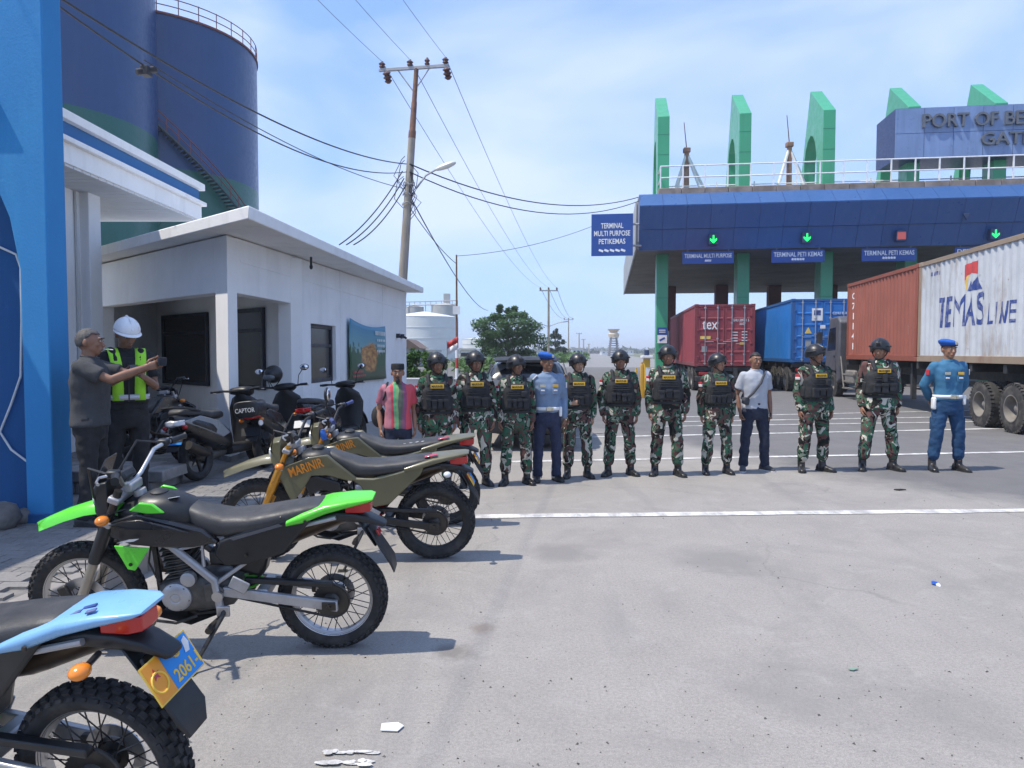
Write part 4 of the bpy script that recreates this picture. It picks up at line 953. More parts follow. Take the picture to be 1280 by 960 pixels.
def truck(loc, rotz, Lb, bed, axles, cabx, label, cabm, cab=True):
    t = empty('container_truck', loc, (0, 0, rotz), label=label, cat='truck')
    for s in (-.45, .45): MB().bx(-.1, Lb, s-.08, s+.08, bed-.42, bed-.06).build('beam', CHAS, t, bevel=.01)
    for k in range(int(Lb/1.5)+1): x = .05+k*1.5; MB().bx(x, x+.14, -1.18, 1.18, bed-.2, bed-.015).build('cross_member', CHAS, t, bevel=.01)
    mb = MB(); mb.bx(-.16, -.04, -1.2, 1.2, bed-.62, bed-.42); mb.build('rear_bumper', CHAS, t, bevel=.015)
    for s in (-1, 1):
        MB().bx(-.1, -.06, s*.85-.2, s*.85+.2, bed-.36, bed-.24).build('tail_light', M('tail_red', (.3, .02, .02), .3), t, bevel=.01)
        MB().bx(Lb*.55, Lb*.55+.12, s*1.0-.06, s*1.0+.06, .35, bed-.06).build('landing_leg', CHAS, t)
    for x in axles:
        for s in (-1, 1):
            truck_wheel(t, x, s*1.08, .5, s); truck_wheel(t, x, s*.75, .5, s)
        MB().cyl((x, -1.1, .5), (x, 1.1, .5), .08, n=8).build('axle', CHAS, t)
    if not cab: return t
    c0 = cabx
    prof = [(c0, .62), (c0, 2.75), (c0+.25, 2.95), (c0+1.2, 2.92), (c0+1.55, 2.1), (c0+1.75, 1.7), (c0+1.8, .55), (c0+1.3, .5), (c0+1.2, .95), (c0+.35, .95), (c0+.3, .5)]
    mb = MB(); mb.prism([(x, -1.2, z) for x, z in prof], (0, 2.4, 0)); cb_ = mb.build('cab', cabm, t, bevel=.06, smooth=25)
    for s in (1, -1):
        y = s*1.205
        mb = MB(); mb.prism([(c0+.42, y, 1.75), (c0+.42, y, 2.55), (c0+1.15, y, 2.52), (c0+1.42, y, 1.72)], (0, s*.012, 0)); mb.build('window', DGL, cb_)
        mb = MB(); mb.prism([(c0+.36, y, .98), (c0+.36, y, 1.68), (c0+1.5, y, 1.65), (c0+1.55, y, 1.0)], (0, s*.01, 0)); d = mb.build('door', cabm, cb_, bevel=.004); MB().box((c0+.5, y+s*.02, 1.5), (.16, .03, .04)).build('handle', CHAS, d)
        mb = MB(); mb.tube([(c0+1.5, y, 2.5), (c0+1.75, y+s*.22, 2.5), (c0+1.75, y+s*.22, 2.0)], .02, 6); mb.box((c0+1.75, y+s*.22, 2.2), (.08, .2, .42)); mb.build('mirror', CHAS, cb_)
        for wx in (c0+.8,): truck_wheel(t, wx, s*1.03, .5, s)
        for k in range(3): MB().bx(c0+.95, c0+1.25, y-.06 if s > 0 else y-.04, y+.04 if s > 0 else y+.06, .35+.28*k, .39+.28*k).build('step', CHAS, cb_)
        mb = MB(); mb.bx(c0-1.5, c0-.55, s*.75 if s > 0 else -1.15, 1.15 if s > 0 else s*.75, .55, 1.02); mb.build('fuel_tank', RIMG, t, bevel=.06)
        mb = MB(); mb.tube([(c0-.5, s*1.16, .4), (c0-.1, s*1.16, 1.5)], .025, 6); mb.tube([(c0-1.55, s*1.16, .4), (c0-1.0, s*1.16, .4)], .025, 6); mb.build('guard_rail', RIMG, t)
        for k in range(3): MB().bx(c0-1.55, c0-.35, s*1.14-.03, s*1.14+.03, .36+.24*k, .41+.24*k).build('side_guard', RIMG, t)
    mb = MB(); mb.prism([(c0+1.3, -1.05, 2.75), (c0+1.6, -1.05, 2.05), (c0+1.6, 1.05, 2.05), (c0+1.3, 1.05, 2.75)], (.02, 0, .01)); mb.build('windscreen', DGL, cb_)
    MB().bx(c0+1.7, c0+1.92, -1.2, 1.2, .45, .85).build('front_bumper', CHAS, cb_, bevel=.03)
    MB().bx(cabx-2.4, cabx+1.6, -.45, .45, .6, .95).build('tractor_frame', CHAS, t); MB().bx(cabx-.28, cabx-.06, -1.0, 1.0, .9, 2.5).build('exhaust_rack', CHAS, t)
    return t
BROWN = cpaint('container_brown', hexc(150, 88, 72), amt=.4); WHITEC = cpaint('container_white', hexc(190, 194, 198), (.24, .15, .09), .85); MAROON = cpaint('container_maroon', hexc(142, 58, 66), amt=.2); BLUEC = cpaint('container_blue', hexc(34, 112, 186), (.12, .14, .16), .35)
OLDR = cpaint('rail_worn', hexc(150, 132, 112), (.2, .09, .05), .8)
MAR2 = cpaint('rail_maroon', hexc(122, 48, 54), amt=.4); BRN2 = cpaint('rail_brown', hexc(140, 76, 58), amt=.6); BLU2 = cpaint('rail_blue', hexc(30, 84, 140), amt=.4)
PWH = M('stencil_white', (.74, .74, .73), .6, var=.1, dirt=(.5, .45, .42), damt=.4); PBL = M('stencil_blue', hexc(44, 66, 130), .6, var=.2, dirt=(.5, .5, .52), damt=.5, dsc=8)
CABM = M('shaded_grey_cab', (.085, .085, .10), .5, var=.15, vsc=2, dirt=(.14, .12, .10))  # cab grey darkened, with the shadow it stands in put into the colour
def face_dir(k): return math.pi/2-math.atan(k)
# nearest truck with two twenty foot boxes
k3 = .14; r3_ = face_dir(k3); hx = V((math.cos(r3_), math.sin(r3_), 0)); hl = V((-hx.y, hx.x, 0))
b3 = V((9.96, 13.75, 0))-hl*1.219
truck(b3, r3_, 12.3, 1.4, (1.25, 2.58), 13.1, 'dusty grey container truck carrying the brown and white boxes', CABM)
cw = container(b3+V((0, 0, 1.4)), r3_, 6.06, 2.6, WHITEC, OLDR, 'white weathered container lettered TEMAS LINE on the grey truck')
[side_text(cw, 'TEMAS'[k], (.34, .30, .60, .44, .36)[k], .74, (4.68, 4.29, 3.77, 3.18, 2.71)[k], 1.22, PBL, .06, (.014, .014, 0, .004, .014)[k]) for k in range(5)]; [side_text(cw, 'LINE'[k], (.26, .09, .28, .24)[k], .46, (2.28, 2.02, 1.74, 1.38)[k], 1.08, PBL, .14, .012) for k in range(4)]
PRD = M('stencil_red', (.52, .06, .06), .6, var=.2); PYL = M('stencil_yellow', (.70, .48, .12), .6, var=.2)
side_patch(cw, [(3.55, 2.26), (2.85, 2.30), (2.85, 1.98), (3.2, 2.06), (3.55, 1.9)], PRD); side_patch(cw, [(3.55, 1.89), (3.3, 2.02), (3.35, 1.66), (3.5, 1.72)], PYL)
side_patch(cw, [(3.33, 1.64), (3.25, 1.88), (3.12, 1.76), (2.98, 1.92), (2.86, 1.97), (2.70, 1.64)], PBL)
for k in range(6): side_patch(cw, [(5.42-k*.1, 2.28), (5.36-k*.1, 2.28), (5.36-k*.1, 2.18), (5.42-k*.1, 2.18)], PBL, 'stencil_mark')
cbn = container(b3+hx*6.12+V((0, 0, 1.4)), r3_, 6.06, 2.6, BROWN, BRN2, 'brown weathered container in front of the white one on the truck')
for k in range(6): side_text(cbn, 'C71141'[k], .13 if 'C71141'[k] != '1' else .05, .22, 5.5, 2.15-k*.34, PWH, 0, .02)
side_patch(cbn, [(.72, 1.0), (.66, 1.0), (.66, .72), (.72, .72)], PWH, 'stencil_mark')
# maroon container truck in the first lane
k1 = .128; r1_ = face_dir(k1); hx = V((math.cos(r1_), math.sin(r1_), 0)); hl = V((-hx.y, hx.x, 0)); b1 = V((7.64, 31.0, 0))-hl*1.219
truck(b1, r1_, 12.2, 1.05, (1.0, 2.3), 13.2, 'flatbed truck under the maroon container in the first gate lane', CABM)
cm = container(b1+V((0, 0, 1.05)), r1_, 12.19, 2.59, MAROON, MAR2, 'maroon container with white tex lettering on its doors')
text('tex', .62, .36, (.008, .60, 1.72), (0, -1, 0), (0, 0, 1), 'lettering', PWH, cm, extrude=.01, bold=.008)
back_text(cm, 'TGHU 309711 5', .72, .11, -.62, 1.92, PWH); back_text(cm, '22G1', .22, .09, -.70, 1.77, PWH)
for k in range(4): MB().box((.010, -.40, 1.42-k*.12), (.006, .26, .035)).build('stencil_mark', PWH, cm); MB().box((.010, -.80, 1.44-k*.12), (.006, .22, .035)).build('stencil_mark', PWH, cm)
MB().box((.009, .78, 1.20), (.006, .42, .13)).build('label', PYL, cm); MB().box((.009, .82, .72), (.006, .22, .24)).build('label', M('plate_grey', (.3, .3, .3), .5), cm); MB().box((.009, -.72, .95), (.006, .22, .09)).build('label', PYL, cm)
# blue container truck
k2 = .135; r2_ = face_dir(k2); hx = V((math.cos(r2_), math.sin(r2_), 0)); hl = V((-hx.y, hx.x, 0)); b2 = V((11.38, 30.2, 0))-hl*1.219
truck(b2, r2_, 12.2, 1.22, (1.0, 2.25, 3.5), 13.2, 'flatbed truck under the blue container at the gate', CABM)
cbl = container(b2+V((0, 0, 1.22)), r2_, 12.19, 2.59, BLUEC, BLU2, 'bright blue container with a warning triangle on its doors')
MB().box((.009, .22, 1.95), (.006, .42, .50)).build('label', PWH, cbl); MB().box((.004, .22, 2.02), (.006, .26, .2)).build('label_print', PBL, cbl)
MB().prism([(.006, .70, 1.18), (.006, .42, 1.18), (.006, .56, 1.44)], (.006, 0, 0)).build('warning_triangle', PYL, cbl, smooth=None); MB().box((.009, .56, .78), (.006, .22, .26)).build('label', M('plate_grey', (0, 0, 0)), cbl)
back_text(cbl, 'CLHU 868 34', .7, .1, -.72, 2.0, PWH); MB().box((.009, .0, 1.45), (.006, .2, .14)).build('label', PWH, cbl)

# ================================================================== BLACK CAR
CARB = M('car_black', (.018, .019, .021), .2, var=.2, coat=.8); CGL = glass('car_glass', (.10, .11, .12), .06); PLAS = M('black_plastic', (.02, .021, .023), .55, var=.2); TLR = M('tail_lens', (.32, .012, .012), .15, coat=.6); CHR = M('chrome', (.75, .75, .76), .12, 1.0, var=.05)
def car(loc, rotz):
    t = empty('parked_car', loc, (0, 0, rotz), label='black hatchback car parked behind the row of soldiers', cat='car')
    def sec(x, z0, z1, w0, w1, p=3.2):
        zc = (z0+z1)/2; out = []
        for q in sell(x, zc, z1-zc, zc-z0, 1, p, 24): f = (q.z-z0)/(z1-z0); q.y *= (w0+(w1-w0)*f); out.append(q)
        return out
    mb = MB(); mb.loft([sec(0, .34, .80, .72, .68), sec(.06, .26, .93, .80, .76), sec(.4, .22, .98, .84, .80), sec(1.4, .2, .96, .85, .81), sec(2.9, .2, .95, .85, .81), sec(3.6, .22, .90, .84, .76), sec(4.0, .28, .78, .78, .66), sec(4.15, .36, .66, .64, .55)]); body = mb.build('body', CARB, t, 60)
    mb = MB(); mb.loft([sec(.10, .92, 1.0, .74, .70), sec(.22, .92, 1.30, .75, .62), sec(.46, .92, 1.53, .76, .57), sec(.9, .92, 1.57, .77, .58), sec(1.9, .92, 1.57, .78, .58), sec(2.5, .92, 1.46, .78, .58), sec(3.15, .92, 1.0, .76, .68)]); cabn = mb.build('cabin', CARB, t, 60)
    MB().prism([(.07, -.62, 1.0), (.07, .62, 1.0), (.375, .50, 1.44), (.375, -.50, 1.44)], (-.012, 0, .006)).build('rear_window', CGL, cabn, bevel=.006)
    mb = MB(); mb.loft([sec(.12, 1.475, 1.515, .52, .52), sec(.2, 1.475, 1.54, .55, .54), sec(.5, 1.52, 1.575, .56, .55)]); mb.build('spoiler', PLAS, cabn, 60)
    for s in (1, -1):
        MB().prism([(.62, s*.772, 1.0), (2.75, s*.785, 1.0), (2.35, s*.645, 1.40), (.75, s*.630, 1.46)], (0, s*.012, .004)).build('side_window', CGL, cabn)
        mb = MB(); mb.loft([[V((x, s*y, z)) for x, y, z in r] for r in (((.02, .55, .62), (.02, .74, .60), (.06, .79, .62), (.06, .79, .90), (.03, .70, .93), (.03, .60, .93)), ((-.03, .56, .64), (-.03, .72, .62), (.0, .77, .64), (.0, .77, .88), (-.02, .69, .90), (-.02, .61, .90)))]); mb.build('tail_light', TLR, body, bevel=.01)
        for x in (.72, 3.28):
            w_ = MB().lathe((0, 0, 0), (0, 1, 0), [(-.09, .2), (-.1, .28), (-.06, .305), (.06, .305), (.1, .28), (.09, .2)], 28, cap=False).build('wheel', TYR, t, 40, loc=(x, s*.74, .305)); MB().lathe((0, s*.07, 0), (0, s, 0), [(.02, .2), (-.03, .17), (.0, .05), (.02, .03), (.02, .001)], 20, cap=False).build('rim', STEEL, w_)
        mb = MB(); mb.ell((2.55, s*.92, 1.02), (.08, .1, .07)); mb.build('door_mirror', CARB, t)
    MB().bx(-.07, .05, -.76, .76, .30, .56).build('bumper', PLAS, body, bevel=.05); MB().bx(-.085, -.07, -.2, .2, .60, .72).build('number_plate', M('plate_black', (.03, .03, .03), .4), body)
    MB().bx(-.045, -.02, -.3, .3, .78, .82).build('trim', CHR, body, bevel=.006)
    mb = MB(); mb.box((.05, .05, 1.02), (.02, .5, .02), (.3, 0, 0)); mb.build('wiper', PLAS, cabn)
car(V((.23, 12.25, 0)), R(90-3))
# ================================================================== PEOPLE
def skinm(name, c):
    m, n, b = newmat(name); vec = coords(n, 'Object', (1, 1, 1), True)
    cc = ramp(n, noisen(n, vec, 14, 4), [(.3, tuple(x*.85 for x in c)), (.7, tuple(x*1.1 for x in c))]); n.links.new(cc, b.inputs['Base Color'])
    b.inputs['Roughness'].default_value = .5; b.inputs['Subsurface Weight'].default_value = .08; b.inputs['Subsurface Radius'].default_value = (.02, .008, .005); return m
SK1 = skinm('skin_tan', (.32, .165, .10)); SK2 = skinm('skin_brown', (.245, .122, .074)); SK3 = skinm('skin_light', (.40, .23, .145))
CAM1 = camo('camouflage_cloth', 1.0); CAM2 = camo('camouflage_cloth_light', 1.25)
VSTM = M('black_nylon', (.020, .021, .024), .8, var=.3, vsc=20, bump=.004, bsc=60); HLM = M('helmet_black', (.014, .015, .017), .38, var=.3, vsc=10); BOOT = M('boot_leather', (.012, .012, .013), .4, var=.4, vsc=14, dirt=(.10, .09, .08), dsc=6, damt=.5)
PATY = M('patch_yellow', (.60, .36, .03), .7, var=.1); PTXT = M('patch_thread', (.03, .025, .02), .8); HAIR = M('black_hair', (.012, .011, .011), .6, var=.4, vsc=40, bump=.006, bsc=90); GHAIR = M('grey_hair', (.075, .072, .07), .7, var=.5, vsc=50, bump=.006, bsc=90)
EYE = M('eye_dark', (.012, .01, .01), .25); EYW = M('eye_white', (.55, .52, .48), .35); LIP = M('lip', (.20, .075, .06), .5); BRS = M('belt_buckle', (.6, .55, .42), .3, .8)
PFR = M('patch_red', (.5, .03, .04), .7); PFW = M('patch_white', (.72, .70, .68), .7)
def ringz(z, w, d, yc=0, p=2.4, n=22, xc=0): return [V((xc+w*math.copysign(abs(math.cos(a))**(2/p), math.cos(a)), yc+d*math.copysign(abs(math.sin(a))**(2/p), math.sin(a)), z)) for a in [2*math.pi*k/n for k in range(n)]]
def rings(mb, lst, p=2.4):
    mb.loft([ringz(*q[:3], *(q[3:4] or (0,)), p=p) for q in lst]); return mb
def hand(palm, fing, wrist, d, n, t, curl=.6, sc=1.0):
    """d: along the hand, n: towards the palm side, t: towards the thumb"""
    d, n, t = V(d).normalized(), V(n).normalized(), V(t).normalized(); wr = V(wrist); rr = []
    for q, a, b in ((-.02, .026, .023), (.02, .032, .020), (.055, .040, .017), (.085, .040, .015), (.10, .034, .011)):
        rr.append([wr+d*q*sc+(t*math.cos(x)*a+n*math.sin(x)*b)*sc for x in [2*math.pi*k/12 for k in range(12)]])
    palm.loft(rr)
    for k, (o, ln) in enumerate(((.029, .072), (.010, .082), (-.010, .077), (-.029, .060))):
        p = wr+(d*.085+t*o)*sc; pts = [p]; a = curl*.35; r0 = [.0095, .009, .008, .0065]
        for seg in (.42, .32, .26):
            a += curl*.62; p = p+(d*math.cos(a)+n*math.sin(a))*ln*seg*sc; pts.append(p)
        fing.tube(pts, [x*sc for x in r0], 7)
    p = wr+(d*.025+t*.028)*sc; v = (t*.75+d*.7+n*.3).normalized(); v2 = (t*.2+d*.9+n*.5).normalized()
    fing.tube([p, p+v*.035*sc, p+v*.035*sc+v2*.032*sc, p+v*.035*sc+v2*.055*sc], [.013*sc, .0115*sc, .0095*sc, .007*sc], 7)
def person(loc, H, yaw, label, o):
    """o: options (pose and clothes). Local frame for a height of 1.7 m: faces -Y, own left is +X"""
    S = H/1.7; seed = o.get('seed', 1); rng = random.Random(seed)
    root = empty('person', loc, (0, 0, yaw), label=label, cat='person', group=o.get('group')); root.scale = (S, S, S)
    sk = o.get('skin', SK1); fat = o.get('fat', 1.0)
    sh = {s: V((s*.172*fat**.5, .005, 1.375)) for s in (1, -1)}
    arms = {}
    for s in (1, -1):
        a = o.get('arm'+('L' if s > 0 else 'R'))
        if a: el, wr, hd, hn, ht = V(a[0]), V(a[1]), V(a[2]), V(a[3]), V(a[4])
        else:
            k = rng.uniform(-.025, .03); k2 = rng.uniform(-.05, .06); el = sh[s]+V((s*(.066+k), .04+k2*.4, -.280)); wr = el+V((s*(-.012-k*.8), -.05-k2, -.24)); hd = V((0, -.12, -1)); hn = V((-s, .1, 0)); ht = V((0, -1, -.1))
        arms[s] = (el, wr, hd, hn, ht)
    sp = o.get('stance', .135); legs = {}
    for s in (1, -1):
        dy = o.get('stepL' if s > 0 else 'stepR', 0)
        legs[s] = (V((s*.088, 0, .86)), V((s*(.088+sp)/2+s*.012, -.02+dy*.5, .49)), V((s*sp, .02+dy, .085)))
    hy = o.get('head', 0); hp = o.get('nod', 0); HM = Matrix.Translation((0, -.005, 1.50)) @ Matrix.Rotation(hy, 4, 'Z') @ Matrix.Rotation(hp, 4, 'X') @ Matrix.Translation((0, 0, -1.50))
    # ---- body: one continuous skin, fingers rooted in the palms
    bd = MB(); fg = MB(); hdm = MB()
    rings(bd, [(.84, .135, .09), (1.0, .12, .085), (1.2, .145, .095), (1.36, .15, .08), (1.43, .075, .06)])
    bd.tube([(0, .012, 1.38), (0, .008, 1.46), (0, .0, 1.54)], [.064, .058, .056], 14)
    hdm.ell((0, .008, 1.605), (.076, .097, .098), 18, 14); hdm.ell((0, -.02, 1.548), (.062, .070, .070), 16, 12); hdm.ell((0, -.055, 1.505), (.036, .030, .030), 12, 8)
    hdm.ell((0, -.062, 1.60), (.058, .034, .05)); hdm.ell((.033, -.066, 1.568), (.027, .022, .026)); hdm.ell((-.033, -.066, 1.568), (.027, .022, .026))
    hdm.tube([(0, -.086, 1.608), (0, -.103, 1.575), (0, -.112, 1.556)], [.010, .014, .017], 8); hdm.ell((0, -.108, 1.556), (.020, .015, .012)); hdm.tube([(-.05, -.086, 1.624), (0, -.097, 1.622), (.05, -.086, 1.624)], [.010, .012, .010], 8)
    hdm.ell((0, -.088, 1.526), (.026, .017, .014))
    for s in (1, -1): hdm.ell((s*.080, .018, 1.585), (.012, .022, .034), rot=(0, 0, s*.35))
    hdm.xf(HM); bd.add(hdm.v, hdm.f)
    for s in (1, -1):
        el, wr, hd, hn, ht = arms[s]; bd.cap([sh[s], sh[s]*.45+el*.55, el, el*.6+wr*.4, wr], [.052, .044, .037, .038, .026], 12)
        hand(bd, fg, wr, hd, hn, ht, o.get('curl', .55))
        hp_, kn, an = legs[s]; bd.cap([hp_, kn, an], [.085, .052, .036], 12)
    me = remesh(bd, .0085, 2, .4)
    bm = bmesh.new(); bm.from_mesh(me); fm = fg.mesh('f', 180); bm.from_mesh(fm); bpy.data.meshes.remove(fm); bm.to_mesh(me); bm.free(); me.polygons.foreach_set('use_smooth', [True]*len(me.polygons))
    body = obj('body', me, sk, root)
    for s in (1, -1):
        MB().ell((s*.032, -.0935, 1.599), (.0135, .008, .0065), 10, 7).xf(HM).build('eye', EYW, root, 180); MB().ell((s*.032, -.0995, 1.599), (.0068, .004, .0064), 8, 6).xf(HM).build('pupil', EYE, root, 180)
        MB().tube([(s*.014, -.104, 1.619), (s*.033, -.106, 1.626), (s*.053, -.092, 1.619)], [.003, .0055, .003], 6).xf(HM).build('eyebrow', HAIR, root, 180)
    MB().ell((0, -.103, 1.527), (.023, .007, .0065), 10, 6).xf(HM).build('mouth', LIP, root, 180)
    # ---- upper garment
    top = o.get('top', 'long'); tm = o['topm']; hem = o.get('hem', .80); w = fat; sb = MB()
    rings(sb, [(hem, .182*w, .128*w), (hem+.02, .186*w, .13*w), (.98, .172*w, .126*w), (1.10, .168*w, .126*w), (1.24, .186*w, .132*w), (1.34, .20*w**.5, .122), (1.405, .172, .098), (1.44, .105, .075), (1.462, .072, .066)])
    for s in (1, -1):
        el, wr, *_ = arms[s]
        if top == 'long': sb.cap([sh[s], sh[s]*.5+el*.5, el, el*.5+wr*.5, wr*.93+el*.07], [.070, .066, .060, .057, .051], 14)
        else: e = sh[s]*.30+el*.70; sb.cap([sh[s], sh[s]*.55+e*.45], [.066, .066], 14); sb.tube([sh[s]*.55+e*.45, e], [.066, .071], 14)
    me = remesh(sb, .0125, 3, .5); wrinkle(me, .012 if top == 'long' else .010, 9, seed, (1, 1, .8)); shirt = obj('jacket' if o.get('vest') == 'plate' else 'shirt', me, tm, root)
    MB().tube([(.062*math.cos(a)+.0, .002+.062*math.sin(a)-.012*(math.sin(a) < 0), 1.462+.012*math.sin(a)) for a in [2*math.pi*k/18 for k in range(18)]], .010, 7, closed=True).build('collar', tm, shirt, 180)
    # ---- trousers
    tb = MB(); rings(tb, [(.74, .12, .11), (.80, .165*w, .122), (.90, .172*w, .125), (.995, .158*w, .118)])
    bl = o.get('bloused', False)
    for s in (1, -1):
        hp_, kn, an = legs[s]; lo = kn*.28+an*.72 if bl else kn*.02+an*.98
        if bl: tb.cap([hp_, hp_*.5+kn*.5, kn, kn*.5+an*.5, lo], [.102, .090, .078, .080, .075], 14)
        else: tb.cap([hp_, hp_*.5+kn*.5, kn, kn*.4+an*.6], [.102, .088, .071, .067], 14); tb.tube([kn*.4+an*.6, lo-V((0, 0, .03))], [.067, .068], 14)
    me = remesh(tb, .0125, 3, .5); wrinkle(me, .013, 9, seed+5, (1, 1, 1.25)); trs = obj('trousers', me, o['legm'], root)
    if bl:
        for s in (1, -1):
            kn, an = legs[s][1], legs[s][2]; hp_ = legs[s][0]; p = hp_*.36+kn*.64; MB().box(p+V((s*.066, .01, .0)), (.03, .12, .17), (0, 0, 0)).build('cargo_pocket', o['legm'], trs, bevel=.012)
    # ---- footwear
    for s in (1, -1):
        an = legs[s][2]; fb = MB(); to = s*R(o.get('toe', 14)); Mz = Matrix.Translation((an.x, an.y, 0)) @ Matrix.Rotation(to, 4, 'Z')
        f = MB(); f.loft([[V((x*wd, y, z0+(z1-z0)*zz)) for x, zz in ((-1, 0), (-1, .5), (-.8, .85), (0, 1), (.8, .85), (1, .5), (1, 0), (0, 0))] for y, wd, z0, z1 in ((.085, .028, .008, .06), (.07, .037, .0, .10), (0, .041, .0, .115), (-.07, .045, .0, .085), (-.13, .048, .0, .068), (-.175, .040, .0, .055), (-.20, .020, .004, .035))])
        f.xf(Mz); fb.add(f.v, f.f)
        if o.get('boots'): fb.tube([an+V((0, .0, -.04)), an+V((0, .008, .06)), an+(legs[s][1]-an)*.42], [.050, .050, .062], 14)
        me = remesh(fb, .010, 2, .4); sh_ = obj('boot' if o.get('boots') else 'shoe', me, o.get('shoem', BOOT), root)
        sl_ = MB(); sl_.loft([[V((x, y, z)) for x, y in ((-.03, .088), (.03, .088), (.043, .03), (.046, -.06), (.05, -.13), (.035, -.195), (0, -.208), (-.035, -.195), (-.05, -.13), (-.046, -.06), (-.043, .03))] for z in (.0, .016)]); sl_.xf(Mz).build('sole', o.get('solem', M('sole_rubber', (.02, .02, .02), .8)), sh_)
    # ---- head gear and hair
    def shell(name, m, rx, ry, rz, c, low, parent=root, th=.006, n=30, k=12):
        mb = MB(); rr = []
        for i in range(k+1):
            ring = []
            for j in range(n):
                a = 2*math.pi*j/n; lim = low(a); t = (i/k)*lim; t = max(t, .02)
                ring.append(V((c[0]+rx*math.sin(t)*math.cos(a), c[1]+ry*math.sin(t)*math.sin(a), c[2]+rz*math.cos(t))))
            rr.append(ring)
        mb.loft(rr, cap=False); mb.add(rr[0], [tuple(range(n))]); mb.xf(HM); return mb.build(name, m, parent, 180, solid=th)
    hat = o.get('hat', 'none')
    front = lambda a: max(0, -math.sin(a))
    if hat == 'helmet':
        h = shell('helmet', HLM, .112, .132, .128, (0, .008, 1.612), lambda a: 1.68+.36*max(0, math.sin(a))+.22*abs(math.cos(a))**3-.20*front(a)**2, th=.010)
        mb = MB(); mb.tube([V((.114*math.cos(a), .008+.134*math.sin(a), 1.612-.128*math.sin(.11+.36*max(0, math.sin(a))+.22*abs(math.cos(a))**3-.20*front(a)**2))) for a in [2*math.pi*j/30 for j in range(30)]], .008, 6, closed=True).xf(HM).build('brim', HLM, h, 180)
        for s in (1, -1):
            MB().tube([(s*.109, -.075, 1.652), (s*.126, -.01, 1.640), (s*.122, .06, 1.632)], [.010, .013, .010], 8).xf(HM).build('rail', HLM, h, 60); MB().tube([(s*.098, -.01, 1.605), (s*.085, -.035, 1.55), (s*.05, -.068, 1.492), (0, -.085, 1.476)], .0065, 6).xf(HM).build('chin_strap', VSTM, h, 60)
            MB().tube([(s*.098, .05, 1.60), (s*.086, .0, 1.55), (s*.075, -.04, 1.52)], .006, 6).xf(HM).build('chin_strap', VSTM, h, 60)
        MB().box((0, -.128, 1.682), (.05, .02, .05), (.25, 0, 0)).xf(HM).build('mount', PLAS, h, bevel=.006); MB().tube([(0, -.11, 1.705), (0, -.03, 1.745), (0, .06, 1.735)], [.012, .012, .012], 6).xf(HM).build('ridge', HLM, h, 60)
    elif hat == 'beret':
        BER = M('beret_blue', (.012, .10, .42), .85, var=.15, vsc=14, bump=.004)
        mb = MB(); mb.loft([[V((x*rx+dx, .005+y*ry, z+.02*x*kk)) for x, y in [(math.cos(2*math.pi*j/24), math.sin(2*math.pi*j/24)) for j in range(24)]] for rx, ry, dx, z, kk in ((.086, .108, 0, 1.640, 0), (.094, .116, 0, 1.655, .2), (.112, .128, -.012, 1.675, -.6), (.112, .124, -.016, 1.695, -1.), (.080, .092, -.010, 1.718, -.9), (.02, .03, 0, 1.725, -.5))]).xf(HM); me = remesh(mb, .008, 3); h = obj('beret', me, BER, root)
        MB().tube([(.089*math.cos(a), .004+.111*math.sin(a), 1.645) for a in [2*math.pi*j/24 for j in range(24)]], .008, 6, closed=True).xf(HM).build('band', M('beret_band', (.008, .03, .16), .7), h, 180); MB().box((.025, -.118, 1.675), (.03, .012, .04)).xf(HM).build('badge', BRS, h, bevel=.004)
    elif hat == 'cap':
        mb = MB(); mb.loft([ringz(z, rx, ry, .008, 2, 26) for z, rx, ry in ((1.635, .090, .110), (1.70, .088, .108), (1.715, .080, .100), (1.718, .03, .04))]).xf(HM).build('skull_cap', M('cap_black', (.012, .012, .014), .85), root, 60)
    elif hat == 'hard':
        HW = M('hard_hat_white', (.78, .78, .78), .3, var=.04, coat=.3); h = shell('hard_hat', HW, .105, .124, .112, (0, .005, 1.640), lambda a: 1.60, th=.005)
        mb = MB(); mb.loft([ringz(1.640, .105, .124, .005, 2, 28), ringz(1.628, .114, .148, -.012, 2, 28), ringz(1.622, .114, .149, -.012, 2, 28), ringz(1.632, .103, .122, .005, 2, 28)], cap=False).xf(HM).build('brim', HW, h, 50); MB().tube([(0, -.116, 1.67), (0, -.055, 1.744), (0, .05, 1.748), (0, .11, 1.69)], [.012, .016, .016, .012], 8).xf(HM).build('ridge', HW, h, 60)
    hm_ = o.get('hairm', HAIR)
    if hat == 'none': 
        me = shell('hair', hm_, .0785, .1000, .1005, (0, .010, 1.606), lambda a: 1.02+1.0*max(0, math.sin(a))**.6+.62*max(0, math.sin(a)+.35)**.5*abs(math.cos(a))**2+.05*math.sin(9*a+seed), th=.006)
    else: shell('hair', hm_, .080, .101, .10, (0, .012, 1.605), lambda a: .9+1.15*max(0, math.sin(a))**.8+.35*abs(math.cos(a))**2, th=.004)
    if o.get('beard'):
        MB().ell((0, -.085, 1.488), (.030, .030, .045), 12, 9).xf(HM).build('beard', HAIR, root, 180); MB().tube([(-.026, -.100, 1.535), (0, -.112, 1.541), (.026, -.100, 1.535)], .006, 6).xf(HM).build('moustache', HAIR, root, 180)
    # ---- kit
    kit = o.get('vest')
